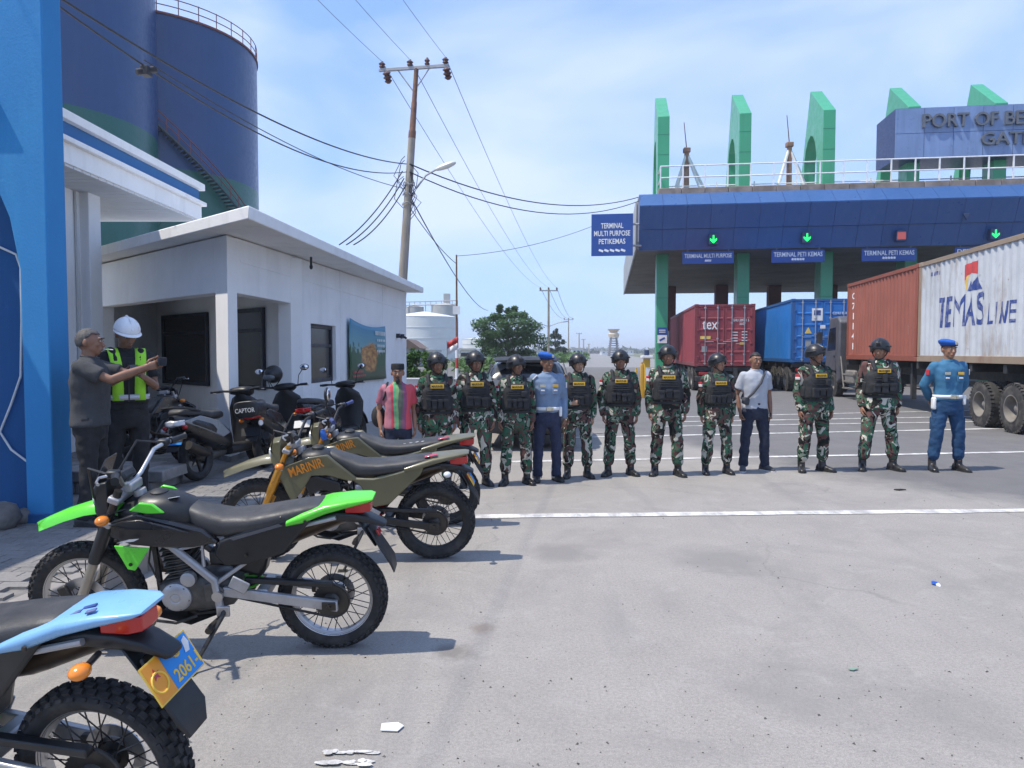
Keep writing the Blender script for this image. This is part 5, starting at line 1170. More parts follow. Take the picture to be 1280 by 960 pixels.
    if kit == 'plate':
        vb = MB(); rings(vb, [(1.01, .190*w, .150*w), (1.03, .196*w, .156*w), (1.14, .192*w, .160*w), (1.26, .190*w, .162), (1.335, .150, .150), (1.36, .13, .135)], 3.0)
        for s in (1, -1): vb.tube([(s*.10, -.125, 1.32), (s*.112, -.07, 1.435), (s*.112, .03, 1.455), (s*.10, .12, 1.34)], .028, 8)
        me = remesh(vb, .012, 2, .5); wrinkle(me, .004, 14, seed+9); vo = obj('ballistic_vest', me, VSTM, root); yf = -.160*w
        pr = o.get('pouch', 0)
        npz = rng.choice((3, 4, 4)); pw_ = .29/npz
        for k in range(npz): zz = 1.10+.012*rng.uniform(-1, 1); hh = rng.uniform(.10, .13); MB().box((-.145+pw_*(k+.5), yf-.018, zz), (pw_*.86, rng.uniform(.038, .055), hh)).build('pouch', VSTM, vo, bevel=.010); MB().box((-.145+pw_*(k+.5), yf-.044, zz+hh*.36), (pw_*.9, .012, hh*.3)).build('flap', VSTM, vo, bevel=.003)
        if rng.random() < .5: MB().box((rng.choice((-.09, .09)), yf-.012, 1.225), (.07, .035, .08)).build('upper_pouch', VSTM, vo, bevel=.009)
        for k in range(3): MB().box((0, yf-.004, 1.20+.03*k), (.27-.02*k, .012, .014)).build('webbing', VSTM, vo, bevel=.003)
        MB().box((0, -.163, 1.318), (.165, .010, .052), (-.06, 0, 0)).build('name_patch', PATY, vo, bevel=.003)
        text('MARINIR', .14, .03, (0, -.1685, 1.318), (1, 0, 0), (0, 0, 1), 'lettering', PTXT, vo, extrude=.02, bold=.01, offset=.001)
        for s in (1, -1): MB().box((s*.185*w, -.02, 1.10), (.035, .14, .14)).build('side_pouch', VSTM, vo, bevel=.012)
        if pr == 1: MB().box((-.005, yf-.030, 1.225), (.055, .04, .10)).build('radio', PLAS, vo, bevel=.006); MB().cyl((.012, yf-.03, 1.27), (.012, yf-.03, 1.33), .006, n=6).build('antenna', PLAS, vo)
        MB().tube([(.176*w*math.cos(a), .126*w*math.sin(a), .985) for a in [2*math.pi*j/26 for j in range(26)]], .022, 6, closed=True).build('belt', VSTM, root, 60)
        if o.get('flag', 1):
            el = arms[-1][0]; q = sh[-1]*.72+el*.28; n_ = V((-.95, -.35, .15)).normalized()
            for dz, mm, nm in ((.017, PFR, 'flag_red'), (-.017, PFW, 'flag_white')): MB().box(q+V((-.066, -.03, dz)), (.014, .075, .034), (0, -.15, .35)).build(nm, mm, shirt, bevel=.003)
    if kit == 'hivis':
        BSH = M('shirt_black', (.012, .012, .014), .85, var=.2, vsc=8, bump=.004); HV = M('hi_vis_lime', (.36, .80, .04), .7, var=.1, bump=.003); RFL = M('reflective_grey', (.55, .57, .60), .35, .3)
        vb = MB(); rings(vb, [(.96, .186, .142), (1.1, .182, .142), (1.24, .198, .148), (1.33, .19, .135), (1.38, .13, .115)], 2.6)
        for s in (1, -1): vb.tube([(s*.10, -.11, 1.33), (s*.12, -.05, 1.435), (s*.12, .03, 1.45), (s*.10, .10, 1.34)], .036, 8)
        vo = obj('safety_vest', wrinkle(remesh(vb, .012, 2), .006, 9, 3), BSH, root)
        for s in (1, -1):
            pn = MB(); pn.loft([[V((s*(x0+dx), y0-(.0 if dx < .1 else -.012), z0)) for dx in (0, .045, .09)]+[V((s*(x0+dx), y0+.02, z0)) for dx in (.09, .045, 0)] for x0, y0, z0 in ((.045, -.146, .99), (.045, -.147, 1.10), (.05, -.152, 1.24), (.055, -.142, 1.33), (.065, -.10, 1.415), (.07, -.04, 1.462), (.07, .03, 1.462), (.055, .10, 1.40))]); pn.build('lime_panel', HV, vo, 180)
        for z, ww, dd_ in ((1.02, .188, .150),): MB().loft([ringz(z-.024, ww, dd_, 0, 2.6, 28), ringz(z+.024, ww+.002, dd_+.001, 0, 2.6, 28)], cap=False).build('reflective_band', RFL, vo, 180, solid=.004)
        MB().box((.075, -.153, 1.27), (.075, .010, .07)).build('badge', M('badge_navy', (.02, .04, .14), .6), vo, bevel=.004); MB().box((-.005, -.150, 1.15), (.012, .012, .34)).build('zip', PLAS, vo)
    if kit == 'police':
        WB = M('belt_white', (.74, .74, .73), .45); MB().loft([ringz(z, .176*w, .130*w, 0, 2.4, 30) for z in (.960, 1.003)], cap=False).build('belt', WB, root, 180, solid=.006)
        MB().box((0, -.138*w, .98), (.075, .014, .055)).build('buckle', BRS, root, bevel=.006); MB().box((.05, -.140*w, .98), (.02, .014, .05)).build('buckle_slide', BRS, root, bevel=.004)
        MB().box((-.195*w, -.03, .89), (.045, .08, .16)).build('holster', WB, root, bevel=.018); MB().box((.165*w, -.085, .94), (.04, .035, .13)).build('pouch', WB, root, bevel=.012)
        for s in (1, -1):
            MB().box((s*.085, -.137*w, 1.215), (.085, .012, .085)).build('breast_pocket', tm, shirt, bevel=.006); MB().box((s*.085, -.146*w, 1.285), (.075, .008, .035)).build('insignia', PATY if s > 0 else BRS, shirt, bevel=.003); MB().box((s*.085, -.147*w, 1.225), (.05, .008, .018)).build('name_strip', PFW, shirt, bevel=.003)
            el = arms[s][0]; q = sh[s]*.7+el*.3; MB().box(q+V((s*.066, -.035, 0)), (.012, .05, .075), (0, 0, -s*.4)).build('arm_badge', PFR if s < 0 else PFW, shirt, bevel=.004)
        if o.get('lanyard'): MB().tube([(-.15, -.075, 1.425), (-.215, -.06, 1.36), (-.225, -.03, 1.26), (-.20, .03, 1.22)], .010, 6).build('lanyard', WB, shirt)
        if o.get('gaiter'):
            for s in (1, -1): an = legs[s][2]; MB().lathe(an+V((0, .01, -.045)), (0, 0, 1), [(0, .062), (.04, .066), (.10, .064), (.13, .066)], 16, cap=False).build('gaiter', WB, root, 180, solid=.004)
    if kit == 'belt': MB().loft([ringz(z, .175*w, .128*w, 0, 2.4, 30) for z in (.96, .995)], cap=False).build('belt', VSTM, root, 180, solid=.005)
    return root, arms
LINE = 'soldiers in camouflage lined up across the road'
def place(u, vf, vt, extra): p = G(u, vf); z = P(u, vt, p.y).z; p.y += .05; return p, z-extra
def soldier(u, vf, vt, yaw, label, **k):
    p, H = place(u, vf, vt, .045); d = dict(top='long', topm=k.pop('cm', CAM1), legm=CAM1, bloused=True, boots=True, hat='helmet', vest='plate', hem=.83); d['legm'] = d['topm']; rr_ = random.Random(k.get('seed', 0)*7); d['fat'] = rr_.uniform(.94, 1.07); d['hem'] = rr_.uniform(.79, .85); d['nod'] = R(rr_.uniform(-4, 8)); d['stepL'] = rr_.uniform(-.05, .04); d['stepR'] = rr_.uniform(-.05, .04); d['toe'] = rr_.uniform(8, 26); d.update(k); d['group'] = LINE
    return person(p, H, yaw, label, d)
soldier(546, 612, 440, R(8), 'camouflaged soldier in black vest standing next to the man in the colourful shirt', seed=1, head=R(14), skin=SK2)
soldier(594, 608, 438, R(12), 'second camouflaged soldier along from the man in the colourful shirt', seed=2, head=R(8), skin=SK2, cm=CAM2, stance=.15)
soldier(645, 606, 443, R(6), 'camouflaged soldier beside the man in grey blue uniform, standing before the car', seed=3, head=R(24), skin=SK2, stance=.15)
soldier(722, 597, 441, R(2), 'smiling camouflaged soldier with one hand held to the front of his vest', seed=4, skin=SK3, stance=.14, head=R(14),
        armR=((-.255, .03, 1.12), (-.12, -.17, 1.055), (.9, -.25, .1), (0, 1, 0), (.1, 0, 1)))
soldier(775, 595, 437, R(-2), 'camouflaged soldier standing in the open road by himself before the lattice tower', seed=5, skin=SK2, stance=.16)
soldier(834, 595, 431, R(-4), 'camouflaged soldier standing in front of the first green column', seed=6, skin=SK2, stance=.15)
soldier(897, 593, 441, R(2), 'camouflaged soldier beside the man in the white T-shirt, before the maroon container', seed=7, head=R(28), skin=SK1, stance=.16)
soldier(1018, 590, 430, R(10), 'camouflaged soldier looking aside in front of the blue container', seed=8, head=R(25), skin=SK2, stance=.15)
soldier(1099, 588, 423, R(-6), 'broad camouflaged soldier with a radio on his vest before the brown container', seed=9, head=R(-30), skin=SK1, cm=CAM2, stance=.20, fat=1.1, pouch=1, flag=0)
SHB = M('shirt_grey_blue', hexc(112, 132, 158), .85, var=.1, vsc=10, bump=.004); NAV = M('trousers_navy', (.018, .026, .062), .85, var=.15, vsc=10, bump=.004); TEALS = M('shirt_teal_blue', hexc(52, 106, 140), .8, var=.1, vsc=10, bump=.004); TEALT = M('trousers_teal_blue', hexc(26, 64, 100), .85, var=.12, vsc=10, bump=.004)
p, H = place(684, 602, 440, .03); person(p, H, R(8), 'man in grey blue uniform shirt, navy trousers, white belt and blue beret', dict(top='long', topm=SHB, legm=NAV, boots=True, hat='beret', vest='police', hem=.93, seed=11, skin=SK2, head=R(16), lanyard=1, gaiter=1, stance=.13))
p, H = place(1185, 589, 424, .03); person(p, H, R(-2), 'man in teal blue uniform and blue beret, hands behind his back', dict(top='long', topm=TEALS, legm=TEALT, boots=True, bloused=True, hat='beret', vest='police', hem=.93, seed=12, skin=SK1, stance=.17,
    armL=((.262, .10, 1.12), (.13, .19, .93), (-.6, .2, -.7), (0, -1, 0), (.7, 0, -.6)), armR=((-.262, .10, 1.12), (-.13, .19, .95), (.6, .2, -.7), (0, -1, 0), (-.7, 0, -.6))))
WTS = M('tshirt_pale_grey', hexc(166, 170, 178), .9, var=.07, vsc=8, bump=.004); JEAN = M('jeans_navy', (.016, .022, .045), .9, var=.25, vsc=12, bump=.004)
p, H = place(944, 589, 440, .012); wm, wa = person(p, H, R(4), 'man in a pale grey T-shirt with a dark sling bag and jeans', dict(top='short', topm=WTS, legm=JEAN, seed=13, skin=SK2, hem=.90, stance=.16, shoem=M('shoe_grey', (.06, .06, .065), .7), solem=M('sole_white', (.6, .6, .6), .6), toe=22, curl=.9))
STR = M('sling_grey', (.05, .052, .06), .8)
sb_ = empty('sling_bag', wm.location, wm.rotation_euler, label='dark sling bag worn across the pale grey T-shirt', cat='bag'); sb_.scale = wm.scale
MB().tube([(.115, -.02, 1.452), (.09, -.10, 1.40), (.02, -.150, 1.27), (-.09, -.152, 1.13), (-.185, -.09, 1.02), (-.19, .02, 1.05), (-.05, .148, 1.25), (.08, .11, 1.42), (.115, .03, 1.46)], .018, 8, closed=True, flat=.9).build('strap', STR, sb_, 180); MB().box((-.175, -.10, 1.015), (.12, .06, .10), (0, .3, .5)).build('pouch', STR, sb_, bevel=.018)
ph = M('phone_black', (.012, .012, .014), .2)
def phone(root, hp, rot, label):
    mt = Matrix.LocRotScale(root.location, root.rotation_euler, root.scale); e = empty('phone', mt @ V(hp), (rot[0], rot[1], rot[2]+root.rotation_euler.z), label=label, cat='phone')
    MB().box((0, 0, 0), (.075, .010, .155)).build('case', ph, e, bevel=.006); MB().box((0, -.0062, 0), (.068, .002, .145)).build('screen', M('phone_screen', (.03, .035, .045), .1), e); return e
phone(wm, wa[1][1]+V((-.025, -.03, -.09)), (R(10), 0, R(70)), 'dark phone held low in the hand of the man in the pale grey T-shirt')
# the man in the colourful shirt
def stripes():
    m, n, b = newmat('colourful_stripes'); vec = coords(n, 'Object', (1, 1, .22)); s = nd(n, 'ShaderNodeSeparateXYZ'); n.links.new(vec, s.inputs[0])
    a = nd(n, 'ShaderNodeMath', operation='MULTIPLY_ADD'); n.links.new(s.outputs[0], a.inputs[0]); a.inputs[1].default_value = 2.3; a.inputs[2].default_value = .5
    a2 = nd(n, 'ShaderNodeMath', operation='MULTIPLY_ADD'); n.links.new(noisen(n, vec, 5, 3, .5, 1.0), a2.inputs[0]); a2.inputs[1].default_value = .25; n.links.new(a.outputs[0], a2.inputs[2])
    c = ramp(n, a2.outputs[0], [(0, (.30, .10, .14)), (.16, (.42, .16, .20)), (.36, (.55, .07, .09)), (.46, (.10, .42, .20)), (.54, (.22, .40, .16)), (.62, (.12, .13, .10)), (.74, (.28, .08, .16)), (.84, (.62, .08, .10))], 'CONSTANT'); n.links.new(c, b.inputs['Base Color']); b.inputs['Roughness'].default_value = .85; return m
p = G(497, 611); p.y = 8.75; p.x = (497-640)/925*8.75; bmn, ba = person(p, 1.50, R(14), 'bearded man in a colourful red and green shirt and black cap', dict(top='short', topm=stripes(), legm=JEAN, seed=14, skin=SK1, hem=.84, hat='cap', beard=1, fat=1.04, stance=.12, head=R(-6)))
bg_ = empty('shoulder_bag', bmn.location, bmn.rotation_euler, label='black shoulder bag hanging beside the colourful shirted man', cat='bag'); bg_.scale = bmn.scale
mb = MB(); mb.ell((-.25, .10, 1.0), (.10, .09, .15)); obj('pouch', remesh(mb, .012, 2), VSTM, bg_); MB().tube([(-.22, .08, 1.13), (-.175, -.085, 1.30), (-.135, -.03, 1.463), (-.16, .07, 1.42), (-.24, .13, 1.12)], .015, 8).build('strap', VSTM, bg_, 180)
# the photographer and the helmeted man beside the portal
GT = M('tshirt_charcoal', (.048, .050, .054), .92, var=.15, vsc=8, bump=.004); BT = M('trousers_black', (.016, .016, .018), .85, var=.2, vsc=8, bump=.004); BSH = M('shirt_black', (.012, .012, .014), .85, var=.2, vsc=8, bump=.004)
p = V(((112-640)/925*6.30, 6.30, PH))
pm, pa = person(p, 1.66, R(98), 'grey haired man in a charcoal T-shirt taking a picture with both arms raised', dict(top='short', topm=GT, legm=BT, seed=15, skin=SK2, hem=.86, fat=1.12, hairm=GHAIR, stance=.12, head=R(8), curl=1.0,
    armL=((.20, -.26, 1.31), (.06, -.50, 1.385), (-.25, -.9, .25), (-.9, .2, 0), (0, .2, 1)), armR=((-.21, -.25, 1.27), (-.05, -.47, 1.37), (.25, -.9, .25), (.9, .2, 0), (0, .2, 1))))
phone(pm, (.0, -.60, 1.42), (R(8), R(90), 0), 'phone held up by the grey haired man in the charcoal T-shirt')
WTC = M('watch_strap', (.6, .6, .58), .35, .5)
q = pa[1]; mt = Matrix.LocRotScale(pm.location, pm.rotation_euler, pm.scale); dq = (q[1]-q[0]).normalized(); MB().lathe(q[1]-dq*.02, dq, [(-.012, .030), (-.012, .034), (.012, .034), (.012, .030)], 14, cap=False, closed=True).build('wristwatch', WTC, pm)
MB().cyl((.02, -.112, 1.53), (.03, -.185, 1.525), .0042, n=8).build('cigarette', PFW, pm)
p = V(((157-640)/925*6.98, 6.98, PH))
hv, ha = person(p, 1.75, R(38), 'man in white hard hat and lime safety vest looking at his phone', dict(top='short', topm=BSH, legm=BT, seed=16, skin=SK2, hem=.90, hat='hard', vest='hivis', stance=.11, nod=R(22), head=R(10), curl=.9, boots=True,
    armL=((.235, -.05, 1.11), (.10, -.28, 1.20), (-.45, -.75, .35), (-.6, .3, .6), (.2, .2, 1)), armR=((-.235, -.05, 1.11), (-.08, -.28, 1.20), (.5, -.75, .35), (.6, .3, .6), (-.2, .2, 1))))
phone(hv, (.0, -.385, 1.265), (R(-50), 0, 0), 'phone in the hands of the man in the white hard hat')
# ================================================================== MOTORCYCLES
RUB = M('tyre_rubber', (.022, .022, .023), .85, var=.3, vsc=14, dirt=(.11, .10, .09), dsc=9, damt=.45); ALU = M('aluminium', (.50, .50, .51), .35, .85, var=.12, vsc=10, dirt=(.25, .23, .2), dsc=8, damt=.3); ALUP = M('silver_paint', (.42, .42, .43), .42, .5, var=.12, vsc=10, dirt=(.2, .17, .14), dsc=9, damt=.35)
ENG = M('engine_grey', (.10, .10, .10), .5, .6, var=.25, vsc=20, dirt=(.05, .045, .04), damt=.6); BPL = M('bike_plastic_black', (.014, .015, .017), .42, var=.3, vsc=9, dirt=(.04, .039, .038), dsc=6, damt=.25); DST = M('dark_steel', (.055, .053, .05), .45, .7, var=.3, vsc=16, dirt=(.12, .085, .06), damt=.4)
EXH = M('exhaust_burnt', (.085, .062, .045), .45, .6, var=.35, vsc=7, dirt=(.18, .12, .075), damt=.5); SEATM = M('seat_vinyl', (.035, .036, .039), .55, var=.25, vsc=9, bump=.002, bsc=150, dirt=(.12, .115, .11), dsc=4, damt=.4)
AMB = M('amber_lens', (.75, .22, .015), .18, var=.1, coat=.5); REDL = M('red_lens', (.45, .012, .012), .18, var=.1, coat=.5); CLR = M('clear_lens', (.6, .62, .64), .1, var=.05, coat=.6); GOLD = M('fork_gold', (.55, .27, .045), .35, .7, var=.15); MIRR = M('mirror_glass', (.9, .9, .92), .03, 1.0, var=.02)
def pp(name, c, rough=.32): return M(name, c, rough, var=.07, vsc=5, coat=.35, dirt=tuple(x*.55+.03 for x in c), dsc=7, damt=.22)
LIME = pp('plastic_lime', (.10, .62, .03)); OLIVE = pp('plastic_olive', (.125, .115, .060), .42); SKYB = pp('plastic_sky_blue', (.20, .42, .68)); BLKP = pp('plastic_gloss_black', (.012, .013, .016))
MAR_OR = M('sticker_orange', (.75, .25, .015), .5, var=.08); PLB = M('plate_blue', (.015, .23, .62), .4, var=.08); PLO = M('plate_orange', (.80, .30, .02), .4, var=.1); PLY = M('plate_edge_yellow', (.75, .48, .06), .45, var=.1)
def mplate(mb, pts, th):
    """panel given on the left side by (x, y, z) points, th thick towards the middle"""
    return mb.prism(pts, (0, -th, 0))
def both(name, m, pts, th, parent, bev=.005, smooth=40, only=None):
    out = []
    for s in (1, -1):
        if only and s != only: continue
        mb = MB(); q = [(x, y*s, z) for x, y, z in pts]
        mb.prism(q, (0, -th*s, 0)); out.append(mb.build(name, m, parent, smooth, bevel=bev))
    return out
def bike_wheel(parent, x, r, wd, rimm, knob=True, rr=None, nspoke=32, cast=False, spokem=None):
    rr = rr or r*.735
    hub = MB(); hub.lathe((0, 0, 0), (0, 1, 0), [(-.075, .018), (-.07, .035), (-.045, .055), (-.035, .032), (.035, .032), (.045, .055), (.07, .035), (.075, .018)], 18)
    wh = hub.build('wheel', DST, parent, loc=(x, 0, r))
    h = wd/2; prof = [(-h*.55, rr-.004), (-h*.95, rr+(r-rr)*.30), (-h, rr+(r-rr)*.55), (-h*.86, r-.026), (-h*.5, r-.013), (0, r-.008), (h*.5, r-.013), (h*.86, r-.026), (h, rr+(r-rr)*.55), (h*.95, rr+(r-rr)*.30), (h*.55, rr-.004)]
    ty = MB().lathe((0, 0, 0), (0, 1, 0), prof, 56, cap=False).build('tyre', RUB, wh, 50)
    if knob:
        mb = MB(); n = 40
        for k in range(n):
            a = 2*math.pi*k/n
            for (yy, rad, dl, dw, tl, of) in ((h*.22, r-.008, .030, h*.34, 0, 0), (-h*.22, r-.008, .030, h*.34, 0, .5), (h*.62, r-.014, .026, h*.30, .45, .5), (-h*.62, r-.014, .026, h*.30, -.45, 0), (h*.90, r-.030, .022, h*.22, 1.0, 0), (-h*.90, r-.030, .022, h*.22, -1.0, .5)):
                aa = a+of*2*math.pi/n; m_ = Matrix.Rotation(-aa, 3, 'Y') @ Matrix.Rotation(tl, 3, 'Z')
                mb.box((math.cos(aa)*rad, yy, math.sin(aa)*rad), (.020, dw, dl), m_)
        struct(mb.build('tread', RUB, ty, smooth=None), 'stuff')
    MB().lathe((0, 0, 0), (0, 1, 0), [(-h*.62, rr-.0), (-h*.66, rr+.006), (-h*.58, rr+.008), (-h*.5, rr-.008), (-h*.25, rr-.012), (h*.25, rr-.012), (h*.5, rr-.008), (h*.58, rr+.008), (h*.66, rr+.006), (h*.62, rr), (h*.3, rr-.016), (-h*.3, rr-.016)], 56, cap=False, closed=True).build('rim', rimm, wh, 40)
    if cast:
        for k in range(5):
            a = 2*math.pi*k/5; MB().box((math.cos(a)*rr*.5, 0, math.sin(a)*rr*.5), (rr*.95, .03, .035), (0, -a, 0)).build('spoke', rimm, wh, bevel=.006)
    else:
        mb = MB(); mb.cyl((.0, .0, .0), (0, 0, 1), .0024, n=5); base = None
        for k in range(nspoke):
            a = 2*math.pi*k/nspoke; s = 1 if k % 2 else -1; tw = .30*(1 if (k//2) % 2 else -1)
            p0 = V((math.cos(a+tw*2.3)*.052, s*.042, math.sin(a+tw*2.3)*.052)); p1 = V((math.cos(a)*(rr-.018), s*.006, math.sin(a)*(rr-.018))); d = p1-p0
            if base is None: base = MB().cyl((0, 0, 0), (0, 0, d.length), .0026, n=5).build('spoke', spokem or DST, wh, loc=p0, rot=d.to_track_quat('Z', 'Y').to_euler())
            else: share(base, wh, p0, d.to_track_quat('Z', 'Y').to_euler())
    return wh
def disc(wh, s, r, y): MB().lathe((0, 0, 0), (0, 1, 0), [(y-.002, r*.62), (y-.002, r), (y+.002, r), (y+.002, r*.62)], 30, cap=False, closed=True).build('brake_disc', ALU, wh, 40)
def sprocket(wh, y, r=.095):
    mb = MB(); n = 38; pts = []
    for k in range(2*n): a = math.pi*k/n; q = r+(.008 if k % 2 else 0); pts.append((math.cos(a)*q, y-.003, math.sin(a)*q))
    mb.prism(pts, (0, .006, 0)); mb.build('sprocket', DST, wh, smooth=None)
def dirt_bike(loc, rotz, lean, label, st, group='trail motorcycles parked in a row'):
    root = empty('motorcycle', loc, (-lean, 0, rotz), label=label, cat='motorcycle', group=group)
    A, B = st['main'], st['accent']; sport = st['kind']; R1, R2, WB = st['r1'], st['r2'], st['wb']     # rear radius, front radius, wheelbase
    rw = bike_wheel(root, 0, R1, .105, st['rim'], spokem=st.get('spoke')); sprocket(rw, .052); disc(rw, -1, .11, -.055)
    fw = bike_wheel(root, WB, R2, .085, st['rim'], spokem=st.get('spoke')); disc(fw, 1, .13, .05)
    MB().box((.075, .085, .06), (.05, .03, .08), (0, .4, 0)).build('caliper', DST, fw, bevel=.008)
    # fork and steering
    ax = V((WB, 0, R2)); tp = V((WB-.27, 0, .955)); fd = (tp-ax).normalized()
    for s in (1, -1):
        o = V((0, s*.092, 0)); f = MB(); f.tube([ax+o+fd*.0, ax+o+fd*.36], [.026, .024], 14); fk = f.build('fork_leg', st['fork'], root)
        MB().tube([ax+o+fd*.34, tp+o], [.0205, .0205], 14).build('fork_tube', st.get('stanchion', DST), root)
        MB().tube([ax+o+fd*.26, ax+o+fd*.30, ax+o+fd*.50, ax+o+fd*.52], [.030, .034, .033, .027], 14).build('fork_gaiter', BPL if sport == 'klx' else st['fork'], fk)
        MB().lathe(ax+o, (0, 1, 0), [(-.03, .012), (-.03, .028), (.03, .028), (.03, .012)], 12).build('axle_clamp', ALUP, fk)
    MB().cyl(ax-V((0, .12, 0)), ax+V((0, .12, 0)), .010).build('axle', DST, root)
    for t in (.50, .64): c = ax+fd*t; MB().box(c, (.06, .25, .035), (0, math.atan2(fd.x, fd.z), 0)).build('triple_clamp', ALUP, root, bevel=.008)
    hb = tp+V((-.03, 0, .02)); bar = []
    for s in (-1, 1): 
        q = [hb+V((0, s*.03, 0)), hb+V((.0, s*.10, .015)), hb+V((-.03, s*.21, .115)), hb+V((-.06, s*.28, .13)), hb+V((-.12, s*.40, .135))]
        bar = (list(reversed(q)) if s < 0 else bar)+(q if s > 0 else [])
    hbm = MB().tube(bar, .0115, 10).build('handlebar', st.get('bar', ALU), root)
    for s in (1, -1):
        g0 = hb+V((-.078, s*.315, .132)); g1 = hb+V((-.12, s*.405, .136)); MB().tube([g0, g0*.8+g1*.2, g1, g1+(g1-g0)*.06], [.021, .0165, .0165, .020], 12).build('grip', st.get('grip', BPL), hbm)
        MB().tube([g0+V((.03, -s*.02, 0)), g0+V((.075, s*.01, -.006)), g0*.4+g1*.6+V((.085, s*.01, -.012)), g1+V((.075, s*.01, -.014))], [.008, .007, .006, .007], 8).build('lever', ALU, hbm); MB().box(g0+V((.025, -s*.03, .0)), (.06, .05, .04)).build('switch_box', BPL, hbm, bevel=.01)
        MB().tube([g0+V((.05, -s*.03, 0)), g0+V((.16, -s*.06, .02)), hb+V((.17, s*.08, -.06)), ax+fd*.55+V((.05, s*.05, 0))], .006, 6).build('cable', BPL, hbm)
    MB().box(hb+V((.0, 0, -.02)), (.05, .13, .05)).build('bar_clamp', ALUP, root, bevel=.01); MB().box(hb+V((.04, 0, .035)), (.07, .13, .055), (0, .5, 0)).build('instrument', BPL, root, bevel=.015)
    if st.get('jug'): MB().lathe(hb+V((.03, .19, -.03)), (.1, 0, 1), [(-.05, .024), (-.04, .027), (.02, .027), (.035, .018), (.045, .018)], 14).build('fluid_reservoir', M('reservoir_blue', (.03, .14, .5), .3), hbm)
    # headlight mask
    m0 = tp+V((.10, 0, -.06)); mk = MB(); mk.loft([[m0+V((dx+.03*abs(y)*-6, y, dz)) for y, dz in ((-w_, z0), (-w_*.9, z1), (0, z1+.015), (w_*.9, z1), (w_, z0), (0, z0-.02))] for dx, w_, z0, z1 in ((-.02, .10, -.11, .10), (.03, .095, -.10, .09), (.06, .07, -.07, .06))]); mask = mk.build('headlight_mask', st.get('mask', BPL), root, bevel=.006)
    MB().lathe(m0+V((.05, 0, -.02)), (1, 0, -.15), [(-.02, .055), (.01, .055), (.022, .035), (.026, .01)], 18).build('headlight', CLR, mask)
    if sport == 'klx': MB().prism([m0+V((.03, -.085, .09)), m0+V((.03, .085, .09)), m0+V((-.03, .06, .22)), m0+V((-.03, -.06, .22))], (-.006, 0, 0)).build('windshield', M('smoke_plastic', (.035, .036, .04), .2, coat=.4), mask, bevel=.003)
    for s in (1, -1): a = m0+V((-.05, s*.09, -.07)); MB().cyl(a, a+V((0, s*.07, 0)), .012, n=8).build('indicator_stalk', BPL, root); MB().ell(a+V((.0, s*.10, 0)), (.034, .038, .026)).build('indicator', AMB, root, 180)
    for s in st.get('mirrors', ()):
        a = hb+V((-.06, s*.25, .14)); MB().tube([a, a+V((.03, s*.03, .12)), a+V((.0, s*.09, .21))], .006, 8).build('mirror_stalk', BPL, hbm); mm = MB().ell(a+V((-.005, s*.13, .24)), (.022, .075, .065)).build('mirror_shell', BPL, hbm, 180); MB().ell(a+V((-.020, s*.13, .24)), (.012, .062, .054)).build('mirror', MIRR, hbm, 180)
    # front fender
    fz = ax+fd*.46; sec = []
    tipx, tipz = (WB+.20, .735) if sport == 'klx' else (WB+.25, .72)
    for t, hw_, th in ((-.28, .035, .0), (-.12, .062, .0), (.0, .074, 0), (.25, .075, 0), (.55, .066, 0), (.85, .045, 0), (1.0, .012, 0)):
        x = fz.x+.02+(tipx-fz.x)*t; z = .845+.02*(1-abs(t-.1)) - (.845-tipz)*max(0, t)**1.6 - .10*max(0, -t)
        sec.append([V((x, -hw_, z-.042)), V((x, -hw_*.72, z-.006)), V((x, -.015, z+.012)), V((x, .015, z+.012)), V((x, hw_*.72, z-.006)), V((x, hw_, z-.042)), V((x, hw_*.66, z-.02)), V((x, 0, z-.002)), V((x, -hw_*.66, z-.02))])
    mb = MB(); mb.loft(sec); mb.build('fender', B, root, 45, bevel=.003)
    # frame
    fm = MB()
    for s in (1, -1):
        fr = MB(); fr.tube([(WB-.40, s*.05, .80), (.88, s*.095, .70), (.60, s*.115, .455), (.575, s*.115, .25)], [.022, .021, .023, .022], 8); f_ = fr.build('frame_tube', st.get('frame', ALUP), root, 50)
        MB().tube([(.80, s*.10, .625), (.655, s*.10, .655), (.655, s*.10, .53)], .011, 8).build('frame_brace', st.get('frame', ALUP), f_); MB().tube([(.60, s*.11, .43), (.42, s*.10, .56), (.25, s*.085, .72), (-.05, s*.075, .79)], .012, 8).build('subframe', st.get('frame', ALUP), f_)
        MB().lathe((.585, s*.125, .37), (0, s, 0), [(-.01, .03), (.012, .03), (.014, .012)], 14).build('pivot_bolt', ALU, f_); MB().box((.47, s*.12, .43), (.10, .012, .07), (0, -.5, 0)).build('peg_bracket', ALUP, f_, bevel=.006)
        MB().tube([(.575, s*.12, .25), (.60, s*.20, .235), (.60, s*.25, .235)], [.012, .018, .018], 8).build('foot_peg', DST, f_)
    MB().tube([(WB-.33, 0, .86), (WB-.38, 0, .66), (.94, 0, .34), (.75, 0, .20), (.60, 0, .22)], .018, 8).build('down_tube', DST, root); MB().tube([(WB-.33, 0, .93), (WB-.37, 0, .74)], .034, 12).build('head_tube', ALUP, root)
    # engine
    e = MB(); e.loft([sell(x, .37, up, dn, hy, 3.5, 20) for x, up, dn, hy in ((.50, .05, .05, .07), (.53, .09, .09, .085), (.65, .10, .12, .095), (.80, .09, .13, .095), (.90, .06, .10, .085), (.925, .03, .04, .05))]); en = e.build('engine', ENG, root, 50)
    cd = V((.20, 0, 1)).normalized()
    for k in range(11): c = V((.79, 0, .46))+cd*(.016*k); w_ = .072+.012*(k % 2 == 0); MB().box(c, (w_*2, w_*1.75, .007), (0, .2, 0)).build('cooling_fin', ENG, en, bevel=.002)
